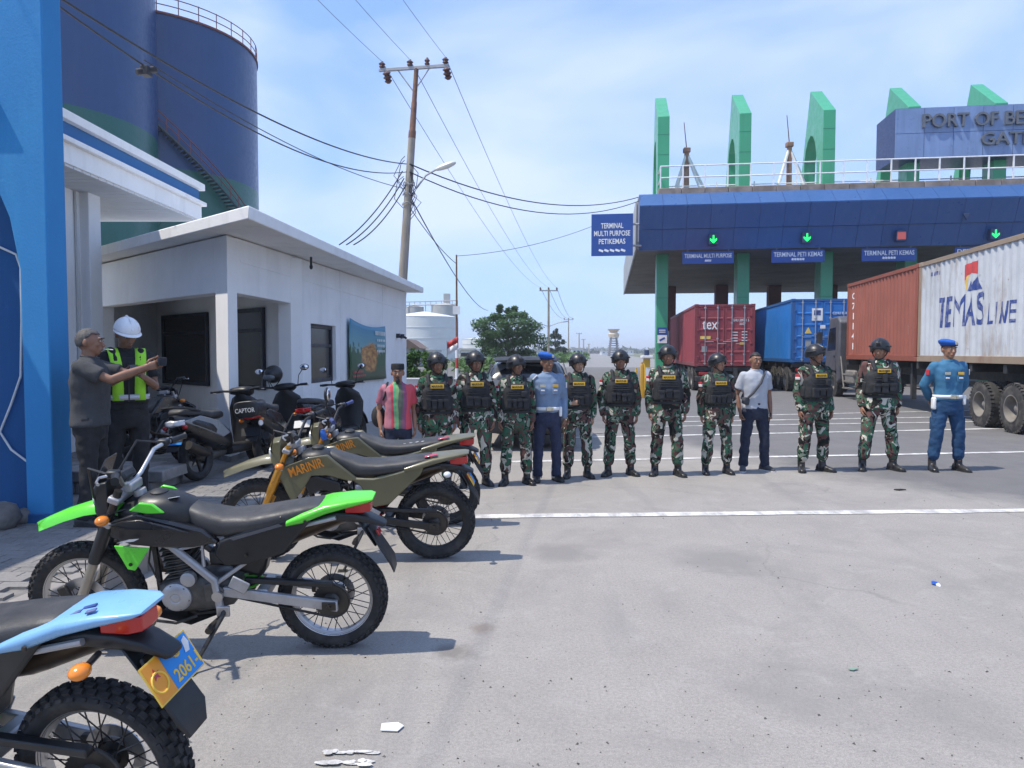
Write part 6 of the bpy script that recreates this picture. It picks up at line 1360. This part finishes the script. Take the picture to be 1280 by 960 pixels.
    MB().cyl(V((.785, 0, .44)), V((.835, 0, .66)), .060, n=18).build('cylinder', ENG, en); MB().box((.838, 0, .665), (.14, .13, .085), (0, .2, 0)).build('cylinder_head', ALUP, en, bevel=.02)
    for s in (1, -1):
        MB().lathe((.815, s*.085, .352), (0, s, 0), [(0, .082), (.018, .080), (.030, .066), (.034, .030), (.030, .024), (.034, .018), (.036, .004)], 26).build('engine_cover', ALUP, en, 40); MB().lathe((.745, s*.08, .455), (0, s, 0), [(0, .042), (.028, .040), (.034, .030), (.036, .004)], 22).build('small_cover', ALUP, en, 40)
        MB().lathe((.845, s*.06, .66), (0, s, 0), [(0, .045), (.012, .043), (.016, .004)], 20).build('head_cover', ALUP, en, 40)
    for k in range(6): a = k*math.pi/3+.2; MB().cyl((.815+.068*math.cos(a), .10, .352+.068*math.sin(a)), (.815+.068*math.cos(a), .112, .352+.068*math.sin(a)), .006, n=6).build('cover_bolt', DST, en)
    MB().tube([(.70, .13, .26), (.80, .16, .235), (.90, .16, .25), (.93, .16, .275)], [.009, .008, .008, .011], 8).build('gear_lever', DST, root); MB().tube([(.60, 0, .22), (.75, 0, .19), (.92, 0, .24), (.97, 0, .32)], [.02, .10, .10, .05], 10, flat=.12).build('skid_plate', DST, root)
    MB().tube([(.90, -.03, .64), (.99, -.06, .58), (.97, -.10, .42), (.80, -.13, .40), (.55, -.125, .46), (.40, -.12, .54)], .018, 10).build('exhaust_pipe', EXH, root)
    mf = MB(); mf.tube([(.42, -.125, .53), (.34, -.13, .57), (.28, -.135, .605), (-.06, -.135, .755), (-.11, -.135, .775), (-.13, -.135, .785)], [.022, .045, .058, .066, .060, .030], 16); mf.build('muffler', EXH, root, 50); MB().prism([(.26, -.195, .56), (.26, -.195, .66), (-.02, -.208, .79), (-.02, -.208, .70)], (0, .006, 0)).build('heat_shield', BPL, root, bevel=.003)
    MB().box((.42, 0, .56), (.18, .14, .20), (0, -.3, 0)).build('air_box', BPL, root, bevel=.03); MB().tube([(.45, 0, .36), (.36, 0, .62)], .030, 12).build('shock_body', DST, root)
    pts = [];
    for k in range(70): t = k/69; a = t*2*math.pi*7; c = V((.45, 0, .37)).lerp(V((.37, 0, .60)), t); pts.append(c+V((math.cos(a)*.045, math.sin(a)*.045, 0)))
    MB().tube(pts, .007, 6).build('shock_spring', st.get('spring', REDL), root)
    # swingarm, chain
    for s in (1, -1):
        sw = MB(); d = V((-.56, 0, -.10)).normalized(); sw.prism([(.56, s*.088, .415), (.56, s*.088, .36), (-.045, s*.088, .265 if R1 < .32 else .285), (-.045, s*.088, .325 if R1 < .32 else .345)], (0, s*.028, 0)); a_ = sw.build('swingarm', st.get('swing', ALUP), root, bevel=.006); MB().box((-.0, s*.118, R1), (.075, .008, .05)).build('axle_block', DST, a_, bevel=.004); MB().cyl((0, s*.09, R1), (0, s*.135, R1), .012, n=6).build('axle_nut', DST, a_)
    MB().box((.36, 0, .36), (.06, .19, .06)).build('swingarm_bridge', st.get('swing', ALUP), root, bevel=.008)
    MB().prism([(.45, .06, .455), (.45, .06, .425), (-.02, .06, R1+.095), (-.02, .06, R1+.125)], (0, .035, 0)).build('chain_guard', BPL, root, bevel=.006)
    ch = []
    for k in range(13): a = math.pi/2+math.pi*k/12; ch.append((math.cos(a)*.098, .052, R1+math.sin(a)*.098))
    for k in range(7): a = -math.pi/2+math.pi*k/6; ch.append((.62+math.cos(a)*.035, .052, .385+math.sin(a)*.035))
    MB().tube(ch, .007, 6, closed=True).build('chain', DST, root)
    MB().box((.10, -.075, R1+.02), (.07, .03, .06)).build('caliper', DST, root, bevel=.008)
    # side stand
    if st.get('stand', True):
        y1 = .36; MB().tube([(.55, .12, .30), (.56, .15, .265), (.66, y1, y1*math.tan(lean)+.012)], [.014, .013, .010], 8).build('side_stand', DST, root); MB().box((.67, y1+.01, y1*math.tan(lean)+.006), (.07, .04, .008), (-lean, 0, 0)).build('stand_foot', DST, root); MB().box((.56, .13, .285), (.07, .02, .06)).build('stand_bracket', ALU, root, bevel=.006)
    # tank, seat, panels
    if sport == 'klx':
        mb = MB(); mb.loft([sell(x, zc, up, dn, hy, 2.6, 22) for x, zc, up, dn, hy in ((.70, .78, .05, .06, .06), (.74, .79, .09, .10, .105), (.84, .80, .115, .11, .13), (.95, .80, .115, .10, .13), (1.05, .80, .085, .08, .10), (1.10, .80, .04, .05, .06))]); tk = mb.build('fuel_tank', BPL, root, 60); MB().lathe((.90, 0, .905), (0, 0, 1), [(0, .048), (.014, .046), (.022, .034), (.026, .01)], 18).build('filler_cap', PLAS, tk, 40); MB().box((.80, .055, .902), (.05, .04, .003), (.3, .12, .2)).build('sticker', PFW, tk)
        sh0 = both('shroud', A, [(1.20, .075, .735), (1.10, .13, .795), (.96, .155, .845), (.80, .145, .80), (.64, .12, .745), (.56, .115, .665), (.70, .125, .645), (.84, .15, .655), (1.0, .155, .675), (1.12, .12, .70)], .05, root, .014)
        both('shroud_crest', A, [(1.13, .124, .772), (1.04, .160, .805), (.94, .168, .818), (.80, .158, .778), (.70, .14, .735), (.86, .165, .762), (1.0, .168, .772)], .02, root, .006)
        for s in (1, -1):
            MB().tube([(.86, s*.05, .70), (.93, s*.08, .66), (.95, s*.085, .55), (.90, s*.09, .42)], .006, 6).build('hose', BPL, root); MB().tube([(.66, s*.06, .62), (.72, s*.09, .56), (.66, s*.10, .48), (.60, s*.10, .44)], .005, 6).build('cable', BPL, root)
            for bx_, bz_ in ((.60, .70), (.42, .60), (.10, .79), (1.08, .70)): MB().lathe((bx_, s*.128 if bx_ < 1 else s*.145, bz_), (0, s, 0), [(0, .009), (.005, .008), (.006, .002)], 8).build('panel_bolt', DST, root)
            MB().prism([(.50, s*.1275, .70), (.24, s*.122, .775), (.22, s*.1225, .765), (.48, s*.128, .688)], (0, s*.002, 0)).build('decal', M('decal_grey', (.09, .09, .10), .4), root, smooth=None)
        MB().box((.60, 0, .55), (.10, .09, .08)).build('carburettor', ENG, root, bevel=.015); MB().tube([(.84, .03, .71), (.90, .10, .73), (.95, .10, .70)], .006, 6).build('spark_plug_lead', BPL, root); MB().tube([(1.0, .08, .86), (1.16, .11, .82), (1.22, .11, .60), (WB-.02, .11, R2+.06)], .006, 6).build('brake_hose', BPL, root)
        MB().prism([(.66, .10, .43), (.60, .105, .45), (.55, .105, .40), (.58, .105, .33), (.66, .10, .33)], (0, .02, 0)).build('sprocket_cover', ENG, root, bevel=.008)
        for s in (1, -1): MB().prism([(1.07, s*.156, .69), (.98, s*.161, .70), (.95, s*.161, .715), (1.0, s*.160, .712)], (0, s*.002, 0)).build('decal', PFW, sh0[0 if s > 0 else 1], smooth=None)
        both('tank_panel', B, [(1.0, .148, .862), (.94, .15, .905), (.88, .14, .895), (.82, .142, .845), (.90, .155, .848)], .02, root, .006)
        for s in (1, -1): 
            lp_ = both('lower_shroud', B, [(1.10, .135, .665), (.905, .16, .660), (.99, .16, .535), (1.03, .155, .54)], .012, root, .004, only=s); MB().lathe((1.01, s*.158, .57), (0, s, 0), [(0, .010), (.004, .009)], 10).build('bolt', DST, lp_[0])
        both('side_cover', BPL, [(.60, .105, .60), (.56, .118, .68), (.40, .125, .745), (.20, .118, .80), (.06, .105, .805), (.22, .12, .61), (.40, .13, .55), (.54, .12, .535)], .03, root, .014)
        seat = [(.76, .835, .015, .03, .05), (.73, .80, .055, .09, .075), (.66, .775, .060, .10, .095), (.54, .755, .050, .075, .115), (.40, .765, .045, .060, .125), (.26, .790, .045, .050, .120), (.14, .815, .042, .040, .108), (.04, .835, .036, .028, .095), (.0, .84, .015, .015, .08)]
        tail = [(.20, .775, .02, .02, .135), (.12, .80, .035, .035, .13), (.0, .845, .03, .035, .115), (-.12, .872, .018, .030, .10), (-.22, .885, .008, .018, .08), (-.245, .885, .003, .008, .06)]; tl = (-.155, .838); ub = BPL
    else:
        mb = MB(); mb.loft([sell(x, zc, up, dn, hy, 2.6, 22) for x, zc, up, dn, hy in ((.74, .82, .05, .06, .06), (.80, .82, .085, .11, .11), (.90, .82, .10, .11, .125), (1.0, .82, .085, .09, .11), (1.06, .82, .04, .05, .06))]); tk = mb.build('fuel_tank', BPL, root, 60); MB().lathe((.90, 0, .915), (0, 0, 1), [(0, .048), (.014, .046), (.022, .034), (.026, .01)], 18).build('filler_cap', PLAS, tk, 40)
        sh_ = both('shroud', A, [(1.20, .10, .755), (1.10, .155, .82), (.94, .165, .885), (.80, .135, .90), (.74, .125, .84), (.56, .115, .685), (.66, .13, .69), (.80, .155, .74), (.92, .17, .745), (1.0, .172, .62), (1.08, .155, .52), (1.13, .13, .60)], .03, root, .012)
        for s in (1, -1): 
            a = V((1.10, s*.155, .795)); b_ = V((.84, s*.165, .885)); xa = (b_-a)*(-1 if s < 0 else 1); xa = -V((1, 0, -.34)).normalized() if s > 0 else V((1, 0, -.34)).normalized()
            if not st.get('nolabel'): text('MARINIR', .27, .072, (.955, s*.172, .815), xa, V((.34*1, 0, 1)), 'lettering', MAR_OR, sh_[0 if s > 0 else 1], extrude=.02, bold=.012, offset=.003)
        both('side_cover', A, [(.66, .11, .72), (.58, .12, .71), (.46, .125, .71), (.28, .125, .755), (.06, .115, .82), (.10, .118, .73), (.24, .13, .60), (.34, .135, .50), (.46, .135, .475), (.52, .125, .56), (.56, .12, .64)], .03, root, .014)
        both('inner_cover', BPL, [(1.0, .15, .72), (.88, .155, .74), (.72, .13, .68), (.70, .125, .60), (.86, .145, .62), (.95, .15, .58)], .03, root, .012)
        seat = [(.82, .885, .015, .03, .05), (.78, .85, .055, .09, .075), (.70, .815, .060, .10, .095), (.56, .775, .050, .075, .115), (.42, .775, .045, .060, .125), (.26, .790, .045, .050, .120), (.14, .81, .042, .040, .108), (.04, .828, .036, .028, .095), (.0, .835, .015, .015, .08)]
        tail = [(.22, .775, .02, .02, .135), (.12, .80, .03, .035, .13), (.0, .835, .028, .035, .112), (-.12, .862, .016, .030, .095), (-.24, .882, .008, .018, .07), (-.27, .884, .003, .008, .05)]; tl = (-.185, .828)
    mb = MB(); mb.loft([sell(x, z, u_, d_, w_, 3.0, 22) for x, z, u_, d_, w_ in seat]); stt = mb.build('seat', SEATM, root, 180)
    MB().tube([(.23, y, .790+.0455*math.sqrt(max(0, 1-(abs(y)/.125)**3))) for y in [-.118+.0236*k for k in range(11)]], .0045, 6).build('seat_seam', BPL, stt)
    if st.get('bands'):
        for k in range(5): xx = .40-.055*k; MB().box((xx, 0, .813+.0065*k), (.022, .17, .004), (0, .10, -.5)).build('seat_stripe', M('stripe_grey', (.35, .35, .35), .6), stt)
    mb = MB(); mb.loft([sell(x, z, u_, d_, w_, 3.2, 20) for x, z, u_, d_, w_ in tail]); tf = mb.build('tail_fender', B, root, 50)
    if st.get('scuff'):
        for xx, yy, ln in ((-.02, .06, .05), (-.055, .03, .04), (-.09, .07, .03)): MB().box((xx, yy, .874-(xx+.02)*.25), (ln, .018, .004), (0, .22, .3)).build('sticker', PBL, tf)
    if sport != 'klx': MB().box((.02, .06, .872), (.10, .05, .006), (0, .2, .0)).build('grab_strap', REDL, stt, bevel=.003)
    lt = MB(); lx, lz = tl; lt.loft([[V((lx+dx, y*hy, lz+z*hz)) for y, z in ((-1, -.8), (-1, .8), (0, 1), (1, .8), (1, -.8), (0, -1))] for dx, hy, hz in ((.06, .055, .040), (-.03, .052, .040), (-.075, .042, .030))]); lt.build('tail_light', REDL, root, 40, bevel=.006)
    un = MB(); un.loft([sell(x, z, u_, d_, w_, 5.0, 16) for x, z, u_, d_, w_ in ((.10, .76, .02, .02, .06), (-.05, .79, .025, .03, .065), (-.14, .785, .02, .035, .06), (-.22, .765, .016, .022, .05), (-.29, .735, .012, .016, .04), (-.305, .73, .006, .008, .03))]); un.build('tail_underside', BPL, root, 50)
    MB().prism([(-.16, -.06, .76), (-.16, .06, .76), (-.245, .055, .62), (-.245, -.055, .62)], (-.012, 0, -.006)).build('plate_bracket', BPL, root, bevel=.004); mfz = MB(); mfz.loft([[V((x, -w_, z)), V((x+.008, 0, z-.004)), V((x, w_, z)), V((x-.008, w_*.9, z+.006)), V((x-.004, 0, z+.008)), V((x-.008, -w_*.9, z+.006))] for x, z, w_ in ((-.21, .72, .05), (-.27, .62, .075), (-.33, .52, .078), (-.345, .46, .05))]); mfz.build('mud_flap', BPL, root, bevel=.003)
    for s in (1, -1) if st.get('rearind', 1) else ():
        a = V((-.10, s*.075, .755)); MB().cyl(a, a+V((-.01, s*.06, 0)), .010, n=8).build('indicator_stalk', BPL, root); MB().ell(a+V((-.012, s*.098, 0)), (.030, .034, .023)).build('indicator', st.get('ind', AMB), root, 180)
    MB().box((-.262, 0, .685), (.012, .06, .035), (0, .5, 0)).build('reflector', REDL, root, bevel=.004)
    pl = st.get('plate')
    if pl:
        # plate hung on the mud flap, facing rearwards and slightly up
        pc = V((-.285, 0, .672)); n_ = V((-.88, 0, .47)).normalized(); xa = V((0, -1, 0)); ya = n_.cross(xa).normalized(); roll = st.get('plate_roll', 0)
        xa2 = (xa*math.cos(roll)+ya*math.sin(roll)); ya2 = n_.cross(xa2).normalized(); bw, bh = (.235, .135) if pl != 'small' else (.15, .11)
        def quad(x0, x1, y0, y1, d): return [pc+xa2*x+ya2*y+n_*d for x, y in ((x0, y0), (x1, y0), (x1, y1), (x0, y1))]
        pt_ = MB().prism(quad(-bw/2, bw/2, -bh/2, bh/2, 0), n_*.003).build('number_plate', PLY, root)
        MB().prism(quad(-bw/2+.006, -bw*.14, -bh/2+.005, bh/2-.005, .0035), n_*.001).build('orange_field', PLO, pt_, smooth=None); MB().prism(quad(-bw*.13, bw/2-.006, -bh/2+.005, bh/2-.005, .0035), n_*.001).build('blue_field', PLB, pt_, smooth=None)
        MB().tube([pc+xa2*(-bw*.32+.032*math.cos(a))+ya2*(-.005+.032*math.sin(a))+n_*.005 for a in [2*math.pi*k/18 for k in range(18)]], .004, 5, closed=True).build('emblem_ring', PLY, pt_); MB().prism([pc+xa2*(-bw*.32+(.020 if k % 2 == 0 else .009)*math.sin(math.pi*k/5))+ya2*(.022+(.020 if k % 2 == 0 else .009)*math.cos(math.pi*k/5))+n_*.0048 for k in range(10)], n_*.001).build('emblem_star', REDL, pt_, smooth=None)
        if pl != 'small':
            text('2061-I', .125, .042, pc+xa2*.048-ya2*.028+n_*.0045, xa2, ya2, 'lettering', PLY, pt_, extrude=.02, bold=.012, offset=.001)
            q = pc+xa2*.035+ya2*.035+n_*.006; an = MB(); an.tube([q+ya2*.016, q-ya2*.016], .003, 5); an.tube([q-xa2*.014-ya2*.004, q-xa2*.008-ya2*.014, q-ya2*.017, q+xa2*.008-ya2*.014, q+xa2*.014-ya2*.004], .003, 5); an.tube([q-xa2*.009+ya2*.009, q+xa2*.009+ya2*.009], .0025, 5); an.build('anchor_emblem', PLY, pt_)
            MB().prism([q+xa2*a+ya2*b for a, b in ((.045, .012), (.065, .018), (.07, -.005), (.055, -.03), (.035, -.028), (.042, -.008))], n_*.001).build('scuff', PFW, pt_, smooth=None)
    return root
KLX = dict(kind='klx', r1=.300, r2=.315, wb=1.335, rim=ALU, fork=M('fork_champagne', (.34, .31, .26), .4, .6), main=BLKP, accent=LIME, spring=LIME, rearind=0)
gl = G(418, 813); LEAN = R(9)
dirt_bike((gl.x-.01, 4.10, 0), R(181.5), LEAN, 'black and lime green trail motorcycle leaning on its side stand', dict(KLX))
SK = dict(KLX, main=SKYB, accent=SKYB, plate='big', plate_roll=R(0), scuff=1, rearind=1); dirt_bike((-1.33, 2.42, 0), R(172), LEAN, 'sky blue trail motorcycle with an orange and blue number plate', SK)
CRF = dict(kind='crf', r1=.315, r2=.335, wb=1.37, rim=BPL, fork=GOLD, stanchion=GOLD, main=OLIVE, accent=OLIVE, mask=OLIVE, swing=BPL, frame=DST, plate='small', ind=CLR, bar=BPL, plate_roll=R(-4))
g1 = G(543, 703); dirt_bike((g1.x, 5.88, 0), R(181), LEAN, 'olive MARINIR trail motorcycle with plain black seat', dict(CRF))
dirt_bike((-.62, 7.05, 0), R(181), LEAN, 'olive MARINIR trail motorcycle with grey stripes across its seat', dict(CRF, bands=1, jug=1, mirrors=(1,), grip=M('grip_blue', (.05, .07, .2), .5)))

# ------------------------------------------------------------------ scooters
def scooter(loc, rotz, lean, label, st):
    root = empty('scooter', loc, (-lean, 0, rotz), label=label, cat='scooter', group='scooters parked by the guard house'); C1, C2 = st['c1'], st['c2']
    for x, wd in ((0, .11), (1.27, .09)): w_ = bike_wheel(root, x, .275, wd, BPL, False, .19, cast=True); disc(w_, 1, .10, .05)
    b = MB(); b.loft([sell(x, zc, up, dn, hy, 2.6, 20) for x, zc, up, dn, hy in ((-.36, .74, .03, .05, .05), (-.30, .72, .06, .10, .10), (-.10, .66, .10, .16, .15), (.15, .58, .12, .20, .17), (.38, .50, .15, .20, .165), (.52, .44, .12, .16, .14), (.58, .40, .06, .10, .10))]); body = b.build('rear_body', C1, root, 50)
    for s in (1, -1):
        MB().prism([(-.30, s*.115, .70), (-.05, s*.160, .745), (.25, s*.178, .66), (.46, s*.170, .50), (.30, s*.178, .46), (.0, s*.17, .58)], (0, -s*.02, 0)).build('side_panel', C2, root, 40, bevel=.012)
    seat = MB(); seat.loft([sell(x, zc, up, dn, hy, 3, 20) for x, zc, up, dn, hy in ((-.30, .795, .02, .03, .07), (-.24, .80, .045, .04, .11), (0, .775, .05, .05, .13), (.20, .735, .055, .05, .13), (.42, .735, .05, .06, .10), (.52, .735, .02, .05, .05))]); seat.build('seat', SEATM, root, 180)
    if st.get('rail', True): MB().tube([(-.02, .13, .80), (-.25, .13, .845), (-.38, .07, .86), (-.38, -.07, .86), (-.25, -.13, .845), (-.02, -.13, .80)], .014, 8).build('grab_rail', BPL, root)
    MB().loft([[V((x, y*hy, z+dz*hz)) for y, dz in ((-1, -.6), (-1, .6), (0, 1), (1, .6), (1, -.6), (0, -1))] for x, z, hy, hz in ((-.27, .69, .115, .05), (-.355, .685, .085, .042), (-.385, .685, .05, .03))]).build('tail_light', st.get('tail', REDL), root, bevel=.008)
    fl = MB(); fl.loft([sell(x, .30, .05, .07, hy, 3.4, 18) for x, hy in ((.50, .14), (.60, .18), (.85, .18), (.98, .16))]); fl.build('floor_board', BPL, root, 50)
    ls = MB(); ls.loft([[V((x-.05*(1-abs(y)**2), y*hy, z)) for y in (-1, -.6, 0, .6, 1)]+[V((x+.05-.03*abs(y), y*hy*.96, z)) for y in (1, .6, 0, -.6, -1)] for x, z, hy in ((.98, .24, .15), (1.03, .40, .20), (1.06, .60, .225), (1.05, .78, .215), (1.0, .90, .13), (.985, .94, .06))]); shd = ls.build('leg_shield', BPL, root, 50)
    ap = MB(); ap.loft([[V((x+.02+dx*(1-abs(y)**2), y*hy, z)) for y in (-1, -.6, 0, .6, 1)]+[V((x, y*hy*.9, z)) for y in (1, .6, 0, -.6, -1)] for x, z, hy, dx in ((1.07, .32, .14, .05), (1.09, .50, .20, .10), (1.11, .70, .22, .16), (1.09, .84, .17, .14), (1.04, .92, .08, .06))]); ap.build('front_apron', C1, root, 50)
    ax = V((1.27, 0, .275)); tp = V((1.03, 0, .97)); fd = (tp-ax).normalized()
    for s in (1, -1): MB().tube([ax+V((0, s*.075, 0)), ax+V((0, s*.06, 0))+fd*.38], .018, 10).build('fork_leg', BPL, root)
    MB().tube([ax+fd*.36, tp], .024, 10).build('steering_stem', BPL, root)
    ff = MB(); ff.loft([[V((1.27+.30*math.cos(a), y, .275+.30*math.sin(a)+.012*(1-(y/.06)**2))) for y in (-.06, 0, .06)]+[V((1.27+.29*math.cos(a), y, .275+.29*math.sin(a))) for y in (.055, 0, -.055)] for a in [R(10+16*k) for k in range(9)]]); ff.build('fender', C1, root, 60)
    hc = MB(); hc.loft([sell(x, zc, up, dn, hy, 2.5, 18) for x, zc, up, dn, hy in ((.92, .985, .02, .02, .08), (.97, .985, .05, .05, .15), (1.05, .985, .055, .06, .16), (1.13, .96, .04, .05, .11), (1.17, .94, .02, .02, .06))]); hc.build('handlebar_cover', st.get('cover', BPL), root, 60); MB().loft([sell(1.13, .945, .03, .035, .10, 2.5, 14), sell(1.185, .935, .015, .018, .06, 2.5, 14)]).build('headlight', CLR, root, 60)
    for s in (1, -1):
        MB().tube([(1.0, s*.12, .985), (.955, s*.25, 1.0), (.90, s*.34, 1.0)], [.016, .014, .014], 8).build('bar', BPL, root); MB().tube([(.94, s*.255, 1.0), (.89, s*.355, 1.0)], .018, 10).build('grip', BPL, root); MB().tube([(.99, s*.22, .99), (.99, s*.30, .985), (.955, s*.36, .98)], .006, 6).build('lever', ALU, root)
        if st.get('mirrors', True):
            MB().tube([(.98, s*.20, 1.0), (1.0, s*.22, 1.13), (.98, s*.29, 1.21)], .006, 8).build('mirror_stalk', BPL, root); MB().ell((.98, s*.32, 1.235), (.022, .065, .045)).build('mirror_shell', BPL, root, 180); MB().ell((.966, s*.32, 1.235), (.012, .056, .038)).build('mirror', MIRR, root, 180)
        MB().ell((-.30, s*.125, .64), (.03, .03, .025)).build('indicator', st.get('ind', AMB), root, 180)
    MB().loft([[V((x, y*hy, z)) for y in (-1, 1)]+[V((x-.012, y*hy, z+.006)) for y in (1, -1)] for x, z, hy in ((-.22, .60, .08), (-.32, .50, .085), (-.38, .38, .07))]).build('rear_fender', BPL, root, bevel=.004)
    p = MB().box((-.355, 0, .50), (.006, .24, .105), (0, .45, 0)).build('number_plate', st.get('plate', BPL), root)
    n_ = V((-math.cos(.45), 0, math.sin(.45))); ya = n_.cross(V((0, -1, 0)))
    if st.get('ptext'):
        text(st['ptext'], .21, .042, V((-.355, 0, .50))+n_*.004+ya*.018, (0, -1, 0), ya, 'lettering', PFW, p, extrude=.02, bold=.012, offset=.001); MB().box(V((-.355, 0, .50))+n_*.0035-ya*.038, (.002, .235, .026), (0, .45, 0)).build('plate_band', PLB, p)
    MB().tube([(.05, -.13, .30), (-.10, -.16, .34), (-.34, -.17, .44)], [.03, .055, .05], 12).build('muffler', DST, root); MB().tube([(.55, .0, .30), (.25, .07, .26), (0, .10, .275)], [.07, .085, .075], 12).build('engine_case', ENG, root); MB().tube([(.10, .12, .32), (-.18, .12, .68)], .022, 8).build('shock', DST, root)
    y1 = .27; MB().tube([(.45, .10, .26), (.50, y1, y1*math.tan(lean)+.008)], .010, 8).build('side_stand', DST, root)
    if st.get('box'):
        b = MB(); b.loft([sell(x, .78, .10, .10, hy, 4, 20) for x, hy in ((-.46, .12), (-.43, .155), (-.20, .165), (-.12, .14))]); bx_ = b.build('tail_cowl', BPL, root, 50, bevel=.01); text(st['box'], .24, .055, (-.465, 0, .77), (0, -1, 0), (0, 0, 1), 'lettering', PFW, bx_, extrude=.02, bold=.0, offset=.004)
        MB().lathe((-.37, -.135, .60), (-.5, -1, 0), [(0, .035), (.012, .033), (.014, .02), (.010, .018)], 14).build('round_badge', PFW, root)
    return root
GRYP = pp('plastic_grey', (.22, .235, .25)); BLKS = pp('scooter_black', (.011, .012, .014))
LN = R(6)
def spot(u, v): return G(u, v)
scooter((-3.57, 8.38, PH), R(77), LN, 'black and grey scooter with plate BK 1740 AEP in front of the porch', dict(c1=BLKS, c2=GRYP, plate=BPL, ptext='BK 1740 AEP', tail=CLR, ind=REDL, mirrors=False))
scooter((-3.12, 9.35, PH), R(88), LN, 'black scooter with a lettered tail cowl and a helmet on its mirror', dict(c1=BLKS, c2=BLKS, box='CAPTOR', rail=False, tail=REDL, plate=BPL))
scooter((-2.70, 10.3, PH), R(76), LN, 'black scooter with a white number plate near the guard house wall', dict(c1=BLKS, c2=BLKS, plate=M('plate_white', (.7, .7, .68), .5), tail=REDL, rail=False))
mb = MB(); mb.ell((0, 0, 0), (.125, .14, .125), 20, 14); hl_ = empty('hanging_helmet', (-3.33, 10.32, 1.34), (R(12), 0, R(-20)), label='black open helmet hanging on the lettered scooter', cat='helmet'); obj('shell', remesh(mb, .012, 1), HLM, hl_)
MB().ell((0, -.10, -.02), (.095, .06, .055)).build('visor', CGL, hl_, 180); MB().tube([(-.10, .0, -.08), (0, -.04, -.20), (.10, 0, -.08)], .007, 6).build('strap', VSTM, hl_)
rb = dict(kind='crf', r1=.30, r2=.30, wb=1.28, rim=DST, fork=ALUP, stanchion=ALU, main=BLKS, accent=BLKS, mask=BLKS, swing=DST, frame=DST, ind=AMB, bar=BPL, nolabel=1)
dirt_bike((-4.62, 8.55, PH), R(76), LN, 'black motorcycle half hidden behind the helmeted man by the porch', rb)
# ================================================================== LITTER AND SMALL MARKS
def flat(name, u, v, pts, m, label, cat, z=.006, th=.004):
    p = G(u, v); mb = MB(); mb.prism([(x, y, 0) for x, y in pts], (0, 0, th)); return tag(mb.build(name, m, loc=(p.x, p.y, z)), label, cat)
PAP = M('litter_paper', (.74, .74, .72), .8); flat('paper_scrap', 490, 911, [(-.045, -.03), (.03, -.035), (.05, .01), (.02, .04), (-.05, .03)], PAP, 'white torn scrap of paper lying on the concrete', 'litter')
p = G(1168, 731); t = empty('bottle_cap', (p.x, p.y, .004), label='small crumpled blue and white bottle cap on the concrete', cat='litter'); MB().lathe((0, 0, 0), (.2, .1, 1), [(0, .020), (.018, .021), (.022, .014)], 14).build('cap', M('cap_blue', (.03, .12, .55), .4), t); MB().lathe((.012, -.024, .0), (.2, -.6, .6), [(0, .016), (.008, .015)], 12).build('liner', PAP, t)
flat('leaf', 1066, 838, [(-.028, -.008), (-.004, -.016), (.03, 0), (0, .012)], M('litter_green', (.18, .28, .21), .6), 'small green scrap lying on the concrete', 'litter')
flat('rag', 1124, 613, [(-.07, -.01), (-.01, -.028), (.03, -.012), (.075, -.015), (.03, .02), (-.03, .012)], M('litter_black', (.03, .03, .03), .8), 'black flattened rag on the road before the broad soldier', 'litter', th=.012)
rng = random.Random(4)
mb = MB()
for j_, (u, v, w_, h_) in enumerate([(rng.uniform(405, 470), rng.choice((941, 943, 955, 957))+rng.uniform(-2, 2), rng.uniform(.01, .04), rng.uniform(.006, .016)) for _ in range(22)]):
    p = G(u, v); mb.face([(p.x+w_*math.cos(a)*(1+.4*noise.noise(V((math.cos(a)*2, u, 0)))), p.y+h_*math.sin(a)*(1+.5*noise.noise(V((math.sin(a)*2, v, 0)))), .0050+.0003*j_) for a in [2*math.pi*k/20 for k in range(20)]])
struct(mb.build('paint_splash', PM, smooth=None))
gr = MB()
for k in range(800):
    v = rng.uniform(600, 970); u = rng.uniform(230, 1290); p = G(u, v); s = rng.choice((.004, .005, .006, .006, .008, .011)); q = [V((rng.uniform(-1, 1), rng.uniform(-1, 1), 0)).normalized()*s*rng.uniform(.6, 1.2) for _ in range(3)]
    gr.add([p+q[0]-V((0, 0, .001)), p+q[1]-V((0, 0, .001)), p+q[2]-V((0, 0, .001)), p+V((0, 0, s*.8))], [(0, 1, 3), (1, 2, 3), (2, 0, 3), (0, 2, 1)])
struct(gr.build('gravel_crumbs', M('gravel', (.10, .095, .09), .9, var=.6, vsc=3), smooth=None, fix=False), 'stuff')
# ------------------------------------------------------------------ the hazy air over the port
hz = bpy.data.materials.new('hazy_air'); hz.use_nodes = True; hn = hz.node_tree; hn.nodes.clear()
ho = nd(hn, 'ShaderNodeOutputMaterial'); hv_ = nd(hn, 'ShaderNodeVolumePrincipled'); hv_.inputs['Color'].default_value = (.86, .92, 1, 1); hv_.inputs['Density'].default_value = .0006; hn.links.new(hv_.outputs[0], ho.inputs['Volume'])
struct(MB().bx(-3100, 3100, -120, 5100, -1.2, 42).build('haze', hz, smooth=None), 'stuff')
bpy.data.scenes.remove(bench)
